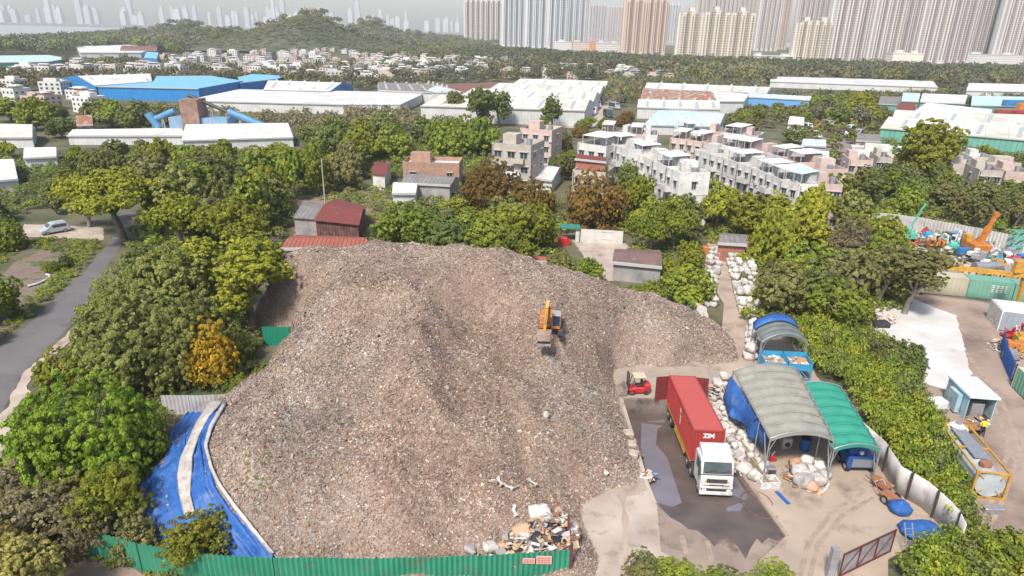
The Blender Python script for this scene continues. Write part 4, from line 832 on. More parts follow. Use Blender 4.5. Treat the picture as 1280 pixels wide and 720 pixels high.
# blue hopper rack
hp = thing('hopper_rack', 'cyan steel rack with two open hoppers of scrap behind the grey canopy', 'hopper', (*w2(978, 470, 0), 0), math.radians(-3))
for s, l, mm in ((-1, None, BAGT), (1, None, SCR[4])):
    b = MB(); x0, x1 = (-2.35, -.06) if s < 0 else (.06, 2.35)
    b.box(x0, x1, -1, 1, 1.35, 1.45).box(x0, x1, -1, -.92, 1.45, 1.9).box(x0, x1, .92, 1, 1.45, 2.3).box(x0, x0 + .08, -.92, .92, 1.45, 2.1).box(x1 - .08, x1, -.92, .92, 1.45, 2.1)
    h_ = b.build('hopper', CYANP, hp)
    b = MB(); b.bev(x0 + .1, x1 - .1, -.9, .9, 1.45, 1.72, .1, 4)
    for _ in range(70): L = random.uniform(.08, .2); x = random.uniform(x0 + .2, x1 - .2); y = random.uniform(-.85, .85); b.bev(x-L, x+L, y-L, y+L, 1.66, 1.72 + L*.7, .03, random.choice((4, 4, 1, 2, 0)))
    b.build('hopper_load', SCR[:3] + [SCR[1], mat('orange_scrap', (.5, .25, .1), .8)], h_)
for x in (-2.3, 0, 2.3):
    for y in (-.95, .95): MB().box(x - .07, x + .07, y - .07, y + .07, 0, 1.35).build('leg', CYANP, hp)
b = MB()
for x in (-2.3, 0): b.bar((x, -.97, .1), (x + 1.15, -.97, 1.3), .09); b.bar((x + 2.3, -.97, .1), (x + 1.15, -.97, 1.3), .09)
b.box(-2.4, 2.4, -1.06, -.99, 1.2, 1.36).build('brace', CYANP, hp)
# barrows, bikes and blue heap by the wall
t = thing('wheelbarrow', 'rusty red wheelbarrow leaning by the white wall', 'wheelbarrow', G(1101, 612), .5)
MB().xprism([(-.5, .35), (.5, .45), (.7, .8), (-.75, .75)], -.35, .35).build('tray', ROOFRUST, t); wheel(t, 0, -.7, .2, .2, .1); MB().bar((-.3, -.6, .25), (-.35, 1.2, .65), .05).bar((.3, -.6, .25), (.35, 1.2, .65), .05).bar((-.3, .5, 0), (-.3, .4, .4), .04).bar((.3, .5, 0), (.3, .4, .4), .04).build('handle', FRAMED, t)
t = thing('cart', 'dark rusty two wheeled cart between the wheelbarrow and the blue heap', 'cart', G(1112, 628), .3)
MB().box(-.5, .5, -.7, .7, .45, .55).bar((-.45, .7, .5), (-.4, 1.3, 1), .05).bar((.45, .7, .5), (.4, 1.3, 1), .05).bar((-.4, 1.3, 1), (.4, 1.3, 1), .05).build('frame', ROOFRUST, t); wheel(t, -.6, 0, .35, .35, .08); wheel(t, .6, 0, .35, .35, .08)
V = []; b = MB(); bb = bagmesh(9.3, 1); c = bb.copy(); c.materials.append(TARPB)
o = bpy.data.objects.new('blue_tarp_bundle', c); C.objects.link(o); o.location = G(1124, 640); o.scale = (1.3, 1.2, .8); tag(o, 'round blue tarp bundle at the foot of the white wall', 'tarp')
o = bpy.data.objects.new('blue_tarp_bundle', c); C.objects.link(o); o.location = G(1150, 668); o.scale = (2.4, 1.7, .7); tag(o, 'large flat blue tarp covered stack at the wall end near the metal gate', 'tarp')
t = thing('step_ladder', 'pale aluminium ladder lying against the blue covered stack', 'ladder', G(1140, 706)); b = MB()
for x in (-.25, .25): b.bar((x, 0, 0), (x, 1.4, 2.2), .06)
b.build('side_rail', STEEL, t); [MB().bar((-.25, k*1.4/7, k*2.2/7), (.25, k*1.4/7, k*2.2/7), .05).build('rung', STEEL, t) for k in range(1, 7)]
# steel gate in front
g0 = G(1047, 722, 0); g1 = G(1112, 690, 0)
t = thing('sliding_gate', 'grey steel sheet gate with dark red braces at the yard entrance', 'gate', g0, math.atan2(g1.y - g0.y, g1.x - g0.x)); gl = (g1 - g0).length
b = MB(); b.box(0, gl, .0, .03, .15, 1.9); b.build('panel', mat('gate_sheet', (.36, .37, .38), .6, (.25, .24, .24), 1.5), t)
b = MB()
for x in (.04, gl * .33, gl * .66, gl - .04): b.box(x - .04, x + .04, -.07, -.002, .1, 1.95)
for k in range(3): b.bar((gl*k/3, -.04, .2), (gl*(k+1)/3, -.04, 1.85), .05)
for z in (.14, 1.9): b.box(0, gl, -.08, -.003, z - .04, z + .04)
b.build('brace', mat('gate_frame_red', (.12, .03, .03), .7), t)
o = MB().bev(-.22, .22, -.22, .22, 0, 2.4, .04).build('gate_pillar', mat('pillar_grey', (.3, .3, .31), .8, (.22, .22, .22), 2), None, G(1046, 722) + Vector((-.5, 0, 0))); tag(o, 'square grey pillar holding the left end of the steel gate', 'pillar')
# ------------------------------------------------------------ trees
def crownmesh(name, leafkey, shape, nclump, nleaf, leaf, seed, core=True, tight=1.0):
    """normalised crown: radius ~1, z from 0 to ~shape height"""
    R = np.random.default_rng(seed); cs = []; 
    lobes = []
    if shape == 'umbrella':
        for _ in range(9): a = R.uniform(0, 6.28); r_ = R.uniform(.25, .72); lobes.append((math.cos(a)*r_, math.sin(a)*r_, R.uniform(.5, .8) - r_*.25, R.uniform(.28, .42), .22))
        lobes.append((0, 0, .75, .45, .28))
    elif shape == 'round':
        for _ in range(11): a = R.uniform(0, 6.28); r_ = R.uniform(.2, .62); lobes.append((math.cos(a)*r_, math.sin(a)*r_, R.uniform(.35, 1.0) - r_*.3, R.uniform(.32, .46), R.uniform(.3, .42)))
        lobes.append((0, 0, .85, .55, .5))
    elif shape == 'tall':
        for k in range(10): a = R.uniform(0, 6.28); r_ = R.uniform(.1, .5); z = R.uniform(.3, 1.6); lobes.append((math.cos(a)*r_, math.sin(a)*r_, z, R.uniform(.3, .45), R.uniform(.3, .45)))
        lobes.append((0, 0, 1.2, .5, .7))
    elif shape == 'dome':
        lobes.append((0, 0, .15, .95, .95))
        for _ in range(7): a = R.uniform(0, 6.28); lobes.append((math.cos(a)*.6, math.sin(a)*.6, R.uniform(.15, .5), .38, .36))
    elif shape == 'bush':
        for _ in range(6): a = R.uniform(0, 6.28); r_ = R.uniform(.1, .6); lobes.append((math.cos(a)*r_, math.sin(a)*r_, R.uniform(.1, .4), R.uniform(.35, .5), R.uniform(.3, .5)))
    per = max(1, nclump // len(lobes)); C_ = []; N_ = []
    for (x, y, z, rh, rv) in lobes:
        k = int(per * (rh / .42) ** 2)
        d = R.normal(0, 1, (k, 3)); d /= np.linalg.norm(d, axis=1)[:, None]; d[:, 2] = np.where(d[:, 2] < -.35, -d[:, 2], d[:, 2])
        rr = R.uniform(.72, 1.08, k)[:, None]; p = d * rr * np.array([rh, rh, rv]) + np.array([x, y, z])
        C_.append(p); N_.append(d)
    C_ = np.concatenate(C_); N_ = np.concatenate(N_); k = len(C_)
    cr = R.uniform(.6, 1.3, k) * (1.25 / math.sqrt(nclump)) * tight
    off = R.normal(0, 1, (k, nleaf, 3)); off /= np.linalg.norm(off, axis=2)[:, :, None] + 1e-9
    flip = (off * N_[:, None]).sum(2) < -.1; off[flip] *= -1
    off *= (R.random((k, nleaf, 1)) ** .25) * cr[:, None, None]; off[:, :, 2] *= .75
    P = (C_[:, None] + off).reshape(-1, 3)
    nm = off / (np.linalg.norm(off, axis=2)[:, :, None] + 1e-9) * 1.0 + N_[:, None] * .25 + np.array([0, 0, .3]); nm = nm.reshape(-1, 3)
    sz = R.uniform(.6, 1.3, len(P)) * leaf
    global rng; sv = rng; rng = R; V, F = cards(P, nm, sz, sz * .6, .5); rng = sv
    ni = int(len(P) * .16); li = R.integers(0, len(lobes), ni); LA = np.array(lobes)[li]; dd = R.normal(0, 1, (ni, 3)); dd /= np.linalg.norm(dd, axis=1)[:, None]
    PI_ = dd * (R.uniform(.3, .85, ni)[:, None]) * LA[:, [3, 3, 4]] + LA[:, :3]; rng = R; szi = R.uniform(1.6, 3.0, ni) * leaf; V2, F2 = cards(PI_, dd + np.array([0, 0, .5]), szi, szi * .6, .6); rng = sv
    V = np.r_[V, V2]; F = np.arange(len(V)).reshape(-1, 4); core = False
    if core:
        bm = bmesh.new()
        vv = []; ff = []; base = len(V)
        for (x, y, z, rh, rv) in lobes:
            b2 = bmesh.new(); bmesh.ops.create_icosphere(b2, subdivisions=2, radius=1)
            for v in b2.verts:
                c = v.co; q = .5 + .14 * noise.noise(c * 2.5 + Vector((seed, x * 5, 0))); v.co = Vector((c.x * rh * q + x, c.y * rh * q + y, c.z * rv * q + z))
            b0 = len(vv); vv += [tuple(v.co) for v in b2.verts]; ff += [tuple(b0 + v.index for v in f.verts) for f in b2.faces]; b2.free()
        bm.free(); vv = np.array(vv); tri = np.array(ff)
        F3 = np.c_[tri, tri[:, 2]]
        verts = np.r_[V, vv]; lv = np.r_[F.ravel(), (tri + base).ravel()]; ls = np.r_[np.arange(len(F)) * 4, len(F) * 4 + np.arange(len(tri)) * 3]
    else: verts = V; lv = F.ravel(); ls = np.arange(len(F)) * 4
    me = bpy.data.meshes.new(name); me.vertices.add(len(verts)); me.vertices.foreach_set('co', verts.astype(np.float32).ravel()); me.loops.add(len(lv)); me.loops.foreach_set('vertex_index', lv.astype(np.int32)); me.polygons.add(len(ls)); me.polygons.foreach_set('loop_start', ls.astype(np.int32)); me.update(calc_edges=True)
    me.materials.append(LEAF[leafkey]); me.update()
    return me
def trunkmesh(name, seed, m, nl=6, lean=.1, bare=False):
    """normalised: ground 0 to height 1 (crown base ~.4); radius in same units"""
    R = random.Random(seed); b = MB(); p = Vector((0, 0, -.03)); r_ = .045; pr = p
    fork = Vector((R.uniform(-lean, lean), R.uniform(-lean, lean), .38))
    mid = fork * .5 + Vector((R.uniform(-.03, .03), R.uniform(-.03, .03), 0))
    b.cyl(p, mid, .05, .04, n=8).cyl(mid, fork, .04, .034, n=8)
    for k in range(nl):
        a = 6.28 * k / nl + R.uniform(-.4, .4); q = fork + Vector((math.cos(a) * .14, math.sin(a) * .14, R.uniform(.14, .24))); e = q + Vector((math.cos(a) * .13, math.sin(a) * .13, R.uniform(.1, .22)))
        b.cyl(fork, q, .024, .015, n=6).cyl(q, e, .015, .006, n=5)
        for _ in range(3 if not bare else 7):
            t = q.lerp(e, R.random()); e2 = t + Vector((R.uniform(-.12, .12), R.uniform(-.12, .12), R.uniform(.03, .2))); b.cyl(t, e2, .006, .0025, n=4)
            if bare:
                for _ in range(4): t2 = t.lerp(e2, R.random()); b.cyl(t2, t2 + Vector((R.uniform(-.08, .08), R.uniform(-.08, .08), R.uniform(.02, .12))), .0022, .001, n=3)
    me = bpy.data.meshes.new(name); me.from_pydata(b.v, [], b.f); me.polygons.foreach_set('use_smooth', [True] * len(b.f)); me.materials.append(m); return me
CR = {}
def crown(key, shape, size):
    """size: 'n' near (dense), 'm' mid, 'f' far"""
    k = (key, shape, size)
    if k not in CR:
        if shape == 'umbrella' and size in 'nN': CR[k] = [crownmesh('crown', key, shape, 900 if size == 'N' else 560, 80, .0125 if size == 'N' else .016, seed=s_ + 5, tight=.95) for s_ in range(2)]; return random.choice(CR[k])
        cfg = {'n': (300, 100, .0175), 'N': (560, 120, .0125), 'm': (230, 60, .034), 'f': (70, 14, .11)}[size]
        if shape == 'airy': CR[k] = [crownmesh('crown', key, 'round', 200, 110 if size in 'nN' else 50, .015 if size in 'nN' else .03, s, core=False, tight=.9) for s in range(2)]
        elif shape == 'airytall': CR[k] = [crownmesh('crown', key, 'tall', 340, 110 if size in 'nN' else 50, .0155 if size in 'nN' else .03, s, core=False, tight=.9) for s in range(2)]
        else: CR[k] = [crownmesh('crown', key, shape, *cfg, seed=s + hash_(key + shape)) for s in range(2 if size in 'nN' else 3)]
    return random.choice(CR[k])
def hash_(s): return sum(ord(c) * (i + 3) for i, c in enumerate(s)) % 1000
TM = [trunkmesh('trunk', s, BARK if s % 2 else BARKP) for s in range(4)]; TB = trunkmesh('trunk', 11, BARKP, 9, bare=True)
TREES = []
def tree(p, R_, h, key, shape, size, label, group, name='tree', cat='tree', base=.3, rz=None):
    """R_: crown radius, h: total height; base: crown bottom as a fraction of h"""
    zt = {'umbrella': 1.0, 'round': 1.35, 'tall': 1.95, 'dome': 1.12, 'bush': .85, 'airy': 1.35, 'airytall': 1.95}[shape]
    t = thing(name, label, cat, p, random.uniform(0, 6.28) if rz is None else rz, group)
    c = bpy.data.objects.new('crown', crown(key, shape, size)); C.objects.link(c); c.parent = t; c.location = (0, 0, h * base); c.scale = (R_, R_ * random.uniform(.9, 1.1), h * (1 - base) / zt)
    if shape != 'bush' or size in 'nN':
        k = bpy.data.objects.new('trunk', TB if key == 'dry' else random.choice(TM)); C.objects.link(k); k.parent = t; k.scale = (R_ * 1.3, R_ * 1.3, h * .95)
        if shape in ('umbrella', 'airy', 'round', 'airytall', 'tall'): k.scale = (max(R_ * 1.5, h * .5), max(R_ * 1.5, h * .5), h * .95)
    TREES.append((p[0], p[1], R_)); return t
# hand placed trees: px, py of the trunk foot, crown radius (m), height, leaf, shape, detail, label
T_ = [
 (118,602,5.2,8.6,'vivid','dome','N','dense bright green rounded tree left of the blue tarp','tree',.04),
 (182,600,2.4,5.4,'vivid','dome','N','small bright green crown tucked between the big rounded tree and the blue tarp','tree',.06),
 (58,545,2.4,4.0,'vivid','dome','n','low green crown on the road side of the big rounded tree','tree',.05),
 (92,478,3.0,3.8,'lime','dome','n','yellow green rounded tree beside the road bend','tree',.05),
 (182,478,5.7,9.6,'mango','dome','N','largest dark green tree with clumped leaves beside the road','tree',.12),
 (234,468,5.0,8.4,'mango','dome','N','dark clumped tree right of the largest dark tree','tree',.08),
 (176,426,4.8,8.8,'mango','dome','N','dark olive tree behind the largest dark tree','tree',.1),
 (222,420,5.4,10.0,'mango','round','n','dull olive tree between the largest dark tree and the lime tree at the heap','tree',.15),
 (272,480,3.0,6.8,'gold','airy','n','yellow orange leaved tree left of the debris heap','tree',.1),
 (318,500,2.4,2.8,'green','bush','n','low green bush at the foot of the yellow orange tree','bush',.02),
 (340,486,2.0,2.4,'green','bush','n','low green bush squeezed against the pale leaning fence','bush',.02),
 (296,452,2.6,3.6,'dark','bush','n','dark bush behind the yellow orange tree','bush',.02),
 (318,418,6.4,10.8,'lime','airytall','n','tall lime green feathery tree overlapping the left edge of the heap','tree',.25),
 (262,392,5.2,9.6,'lime','airytall','n','lime green feathery tree left of the tall one at the heap','tree',.25),
 (346,392,3.4,8.8,'lime','airytall','n','slim lime green tree rising against the upper left of the heap','tree',.25),
 (155,300,8.2,11,'lime','umbrella','N','wide umbrella shaped yellow green tree over the far end of the road','tree',.35),
 (112,284,5.0,8.2,'lime','umbrella','N','flat topped yellow green tree behind the parked minivan','tree',.4),
 (232,318,5.6,9.0,'lime','umbrella','n','yellow green flat topped tree right of the umbrella tree','tree',.3),
 (300,325,5.4,9.0,'lime','umbrella','n','yellow green tree in front of the grey hut roof','tree',.3),
 (222,360,4.0,6.2,'green','round','n','mid green tree between the road and the tall lime trees','tree',.1),
 (182,340,2.8,4.0,'dark','round','n','dark low tree under the umbrella tree','tree',.1),
 (-2,312,3.8,5.6,'green','dome','N','bright green rounded tree at the left edge left of the minivan','tree',.05),
 (-8,405,3.8,6.0,'green','round','n','bright green tree at the left edge below the dirt plot','tree',.05),
 (-22,432,2.4,3.4,'olive','round','n','dark olive tree at the left edge beside the road','tree',.05),
 (84,334,1.8,1.8,'dark','bush','n','dark green bush between the dirt plot and the road','bush',.02),
 (62,340,1.4,1.6,'green','bush','n','green bush left of the dark bush at the dirt plot','bush',.02),
 (50,684,3.6,4.4,'dry','airy','n','grey brown leafless scrubby tree at the lower left','tree',.05),
 (20,650,3.8,5.2,'dry','airy','n','grey brown scrubby tree at the left edge behind the pale yellow bush','tree',.05),
 (116,692,2.7,4.2,'dry','airy','n','grey brown scrubby tree between the road side trees and green fence','tree',.05),
 (148,668,3.3,5.4,'lime','airy','n','yellow green loose tree between the big rounded tree and the green fence','tree',.05),
 (82,648,2.8,4.2,'olive','airy','n','olive loose tree in front of the big rounded tree','tree',.05),
 (172,690,2.0,3.2,'olive','airy','n','olive shrub beside the blue tarp at the green fence','shrub',.05),
 (246,712,2.6,3.9,'lime','airy','n','young feathery tree in front of the blue tarp at the fence','tree',.1),
 (25,775,3.4,5.6,'cream','round','N','pale yellow flowering bush in the bottom left corner','bush',.05),
 (-5,740,2.8,5.2,'cream','round','n','pale yellow flowering bush at the left edge','bush',.05),
 (510,330,6.0,9.0,'green','round','n','wide mid green tree at the left of the row behind the heap top','tree',.15),
 (560,338,5.4,8.6,'dark','round','n','dark green tree in the row behind the heap top','tree',.1),
 (608,338,5.0,8.4,'green','round','n','green tree right of the dark tree behind the heap top','tree',.1),
 (640,342,3.8,6.8,'green','umbrella','n','smaller green tree at the right end of the row behind the heap top','tree',.2),
 (668,318,4.4,8.2,'lime','round','n','yellow green tree between the two rust brown trees','tree',.15),
 (616,262,6.2,9.6,'rust','dome','N','large rust brown spreading tree below the beige three storey house','tree',.05),
 (664,268,4.2,6.6,'rust','dome','n','smaller rust brown tree touching the large one, before the white sheds','tree',.05),
 (742,282,6.0,10.0,'rust','dome','N','rust brown spreading tree above the white walled yard','tree',.05),
 (816,252,4.2,8.0,'dark','dome','n','dark grey green tree against the front of the white terrace','tree',.05),
 (783,252,3.2,8.6,'dark','round','n','dark tree between the brown roofed house and the white terrace','tree',.1),
 (735,352,2.6,3.4,'green','round','n','small green tree left of the brown roofed shed','tree',.05),
 (696,350,3.2,4.0,'olive','round','n','olive bush in front of the orange low roof','bush',.02),
 (725,372,2.6,3.0,'green','bush','n','low green bush on the skyline of the heap, left of the brown roofed shed','bush',.02),
 (790,378,2.2,2.6,'green','bush','n','low green bush on the skyline of the heap, below the brown roofed shed','bush',.02),
 (815,381,2.2,3.4,'green','round','n','green pointed bush at the right shoulder of the heap','bush',.02),
 (858,384,4.0,5.6,'green','round','n','large rounded green bush where the lane meets the heap','bush',.02),
 (855,348,3.4,5.6,'lime','round','n','yellow green tree left of the lane of bags','tree',.1),
 (812,318,4.0,7.6,'green','umbrella','n','green flat topped tree beside the brown roofed shed','tree',.2),
 (842,312,4.6,8.4,'green','umbrella','n','layered green tree behind the yellow green tree at the lane','tree',.2),
 (1130,300+92,5.2,8.8,'olive','airytall','n','olive brown loose tree overhanging the right yard slab','tree',.15),
 (1094,385,4.6,9.2,'olive','airytall','n','olive loose tree left of the one overhanging the slab','tree',.15),
 (1060,345,4.4,8.6,'dry','airy','n','grey brown half bare tree inside the green belt','tree',.2),
 (1095,335,4.4,8.2,'lime','round','n','yellow green tree beside the machinery yard','tree',.1),
 (1010,395,4.4,7.6,'dark','round','n','dark green tree right of the small dark canopy','tree',.05),
 (970,385,3.4,5.6,'lime','round','n','yellow green tree just behind the small dark canopy','tree',.05),
 (1040,415,4.2,6.4,'green','round','n','green tree at the top of the vine covered bank','tree',.05),
 (1128,468,2.4,3.8,'dark','round','n','dark bush standing at the left edge of the white slab','bush',.05),
 (1100,460,2.6,3.6,'olive','round','n','dull bush left of the dark bush by the slab','bush',.05),
 (842,738,2.0,2.2,'green','airy','n','leafy green bush at the bottom edge below the wet track','bush',.02),
 (900,748,2.2,1.9,'green','airy','n','leafy bush at the bottom edge, middle of three','bush',.02),
 (965,752,2.4,2.0,'green','airy','n','leafy bush at the bottom edge left of the grey pillar','bush',.02),
 (800,742,1.8,2.8,'olive','airy','n','small leafy bush at the bottom edge beside the entrance slab','bush',.02),
 (1158,742,2.3,2.0,'green','round','n','green bush below the blue covered stack','bush',.02),
 (1210,728,3.0,2.3,'olive','round','n','broad olive bush in the bottom right beside the dirt yard','bush',.02),
 (1255,722,2.8,3.4,'green','round','n','green bush near the bottom right corner','bush',.02),
 (600,160,6.5,14,'dark','airy','m','tall dark slender tree standing in front of the big white warehouse','tree',.2),
 (624,158,6,12.5,'dark','airy','m','dark round headed tree right of the tall slender tree','tree',.2),
 (690,160,5.5,12,'dark','airytall','m','dark spiky tree in front of the warehouse corner','tree',.1),
 (568,150,4.5,11,'dark','airy','m','thin dark tree left of the tall slender tree','tree',.1),
 (1150,228,8.5,15,'lime','round','n','tallest lime green tree in the right hand wood','tree',.1),
]
for i_, (x, y, R_, h, key, shp, sz, lab, nm, bs) in enumerate(T_):
    if nm == 'tree': nm = {'umbrella': 'umbrella_tree', 'dome': 'spreading_tree'}.get(shp, 'broadleaf_tree')
    tree(G(x, y), R_, h, key, shp, sz, lab, None, nm, 'bush' if nm in ('bush', 'shrub') else 'tree', bs)
# ------------------------------------------------------------ buildings
FOOT = [('poly', pxs([(-160,640),(-30,440),(36,398),(100,338),(140,290),(152,255),(176,255),(168,300),(132,347),(108,398),(40,475),(30,520),(20,620)])), ('poly', pxs([(28,272),(130,278),(135,300),(28,298)]))]; KEEP = []
def winmesh(w_, h_, key={}):
    k = (round(w_, 1), round(h_, 1))
    if k not in key:
        b = MB(); b.box(-w_/2, w_/2, -.02, .04, -h_/2, h_/2, 1)
        for x in (-w_/2, w_/2 - .07): b.box(x, x + .07, -.07, -.02, -h_/2, h_/2, 0)
        for z in (-h_/2, h_/2 - .07): b.box(-w_/2 + .07, w_/2 - .07, -.068, -.02, z, z + .07, 0)
        b.box(-.03, .03, -.06, -.02, -h_/2 + .07, h_/2 - .07, 0); b.box(-w_/2 - .12, w_/2 + .12, -.35, -.0, h_/2 + .08, h_/2 + .16, 2)
        me = bpy.data.meshes.new('window'); me.from_pydata(b.v, [], b.f); me.polygons.foreach_set('material_index', b.m)
        for q in (FRAME, GLASS, GUTTER): me.materials.append(q)
        key[k] = me
    return key[k]
ACM = MB().bev(-.4, .4, -.35, 0, 0, .55, .04).build('air_conditioner', FRAME); ACme = ACM.data; bpy.data.objects.remove(ACM)
def put(name, me, par, loc, rz=0, scale=None):
    o = bpy.data.objects.new(name, me); C.objects.link(o); o.parent = par; o.location = loc; o.rotation_euler = (0, 0, rz)
    if scale: o.scale = scale
    return o
def house(label, a, b_, h, depth, floors, wall, roofm=ROOFC, nf=3, ns=2, group=None, shelter=None, name='house', tank=True, stripe=None, door=None, ac=True, keep=True, cat='house', ww=1.3, wh=1.35, slant=0):
    """a,b_: world xy of the FRONT wall ends (left, right as seen); goes back by depth"""
    a = Vector(a); b_ = Vector(b_); d = b_ - a; L = d.length; ang = math.atan2(d.y, d.x)
    t = thing(name, label, cat, (a.x, a.y, 0), ang, group)
    m_ = MB(); th = .18; ph = .9
    m_.box(0, L, 0, depth, 0, h - ph, 0)
    for q in ((0, L, 0, th), (0, L, depth - th, depth), (0, th, th, depth - th), (L - th, L, th, depth - th)): m_.box(*q, h - ph + .002, h, 0)
    if floors > 1:
        for f in range(1, floors): m_.box(-.05, L + .05, -.05, depth + .05, (h - ph) * f / floors - .07, (h - ph) * f / floors + .07, 1)
    m_.build('wall', [wall, GUTTER], t)
    MB().box(th + .01, L - th - .01, th + .01, depth - th - .01, h - ph + .003, h - ph + .05).build('roof', roofm, t)
    fh = (h - ph) / floors
    for f in range(floors):
        z = fh * f + fh * .55
        for k in range(nf): 
            if f == 0 and door and k == nf // 2: continue
            put('window', winmesh(ww, wh), t, (L * (k + .5) / nf + random.uniform(-.1, .1), 0, z))
            if ac and random.random() < .3: put('air_conditioner', ACme, t, (L * (k + .5) / nf + ww * .5 + .5, -.003, z - .8))
        for k in range(ns):
            put('window', winmesh(ww * .8, wh), t, (0, depth * (k + .5) / ns, z), -math.pi / 2); put('window', winmesh(ww * .8, wh), t, (L, depth * (k + .5) / ns, z), math.pi / 2)
    if floors > 1 and keep:
        for f in range(1, floors):
            if random.random() < .45:
                zb = (h - ph) * f / floors; x_ = L * random.choice((.3, .7)); bb_ = MB().box(x_ - 1.3, x_ + 1.3, -1.1, -.06, zb + .07, zb + .17); 
                for q in ((x_ - 1.3, x_ + 1.3, -1.1, -1.02), (x_ - 1.3, x_ - 1.22, -1.02, -.06), (x_ + 1.22, x_ + 1.3, -1.02, -.06)): bb_.box(*q, zb + .17, zb + 1.05)
                bb_.build('balcony', wall, t)
        MB().cyl((.25, -.1, 0), (.25, -.1, h - .3), .06, n=6).build('drain_pipe', FRAMED, t)
    if door: MB().box(L/2 - .5, L/2 + .5, -.08, .0, .02, 2.2).build('door', door, t)
    rng_ = random.random()
    if shelter is not None:
        s = MB(); x0, x1, y0, y1 = L * .08, L * .92, depth * .1, depth * .85
        s.add([(x0, y0, h + 1.5), (x1, y0, h + 1.5), (x1, y1, h + 1.75), (x0, y1, h + 1.75), (x0, y0, h + 1.6), (x1, y0, h + 1.6), (x1, y1, h + 1.85), (x0, y1, h + 1.85)], [(3, 2, 1, 0), (4, 5, 6, 7), (0, 1, 5, 4), (1, 2, 6, 5), (2, 3, 7, 6), (3, 0, 4, 7)])
        sr = s.build('roof_shelter', shelter, t)
        for x in (x0 + .1, (x0 + x1) / 2, x1 - .1):
            for y in (y0 + .1, y1 - .1): MB().box(x - .06, x + .06, y - .06, y + .06, h - ph, h + 1.5).build('post', GUTTER, sr)
        MB().box(x0 + L * .3, x1 - .3, depth * .5, depth * .8, h - ph + .05, h + 1.4).build('stair_hut', wall, t)
    else:
        MB().box(L * .1, L * .45, depth * .45, depth * .85, h - ph + .05, h + 1.3).build('stair_hut', wall, t)
        if tank: MB().cyl((L * .75, depth * .6, h - ph), (L * .75, depth * .6, h + .5), .6, n=12).build('water_tank', STEEL, t)
    if stripe: MB().box(L * stripe[0], L * stripe[1], -.04, -.005, .2, h - .1).build('wall_panel', stripe[2], t)
    c = a + d / 2 + Vector((-d.y, d.x)).normalized() * depth / 2; FOOT.append((c.x, c.y, max(L, depth) * .6))
    if keep:
        nn = Vector((-d.y, d.x)).normalized() * depth
        ps = [proj((q.x, q.y, z)) for q in (a, b_, b_ + nn, a + nn) for z in (h * .35, h + 1)]
        KEEP.append((min(p[0] for p in ps), min(p[1] for p in ps), max(p[0] for p in ps), max(p[1] for p in ps), c.y))
    return t
def hpx(label, A_, B_, h, depth, floors, wall, **k):   # A_,B_: picture points of the front parapet's two ends
    return house(label, G(*A_, h).xy, G(*B_, h).xy, h, depth, floors, wall, **k)
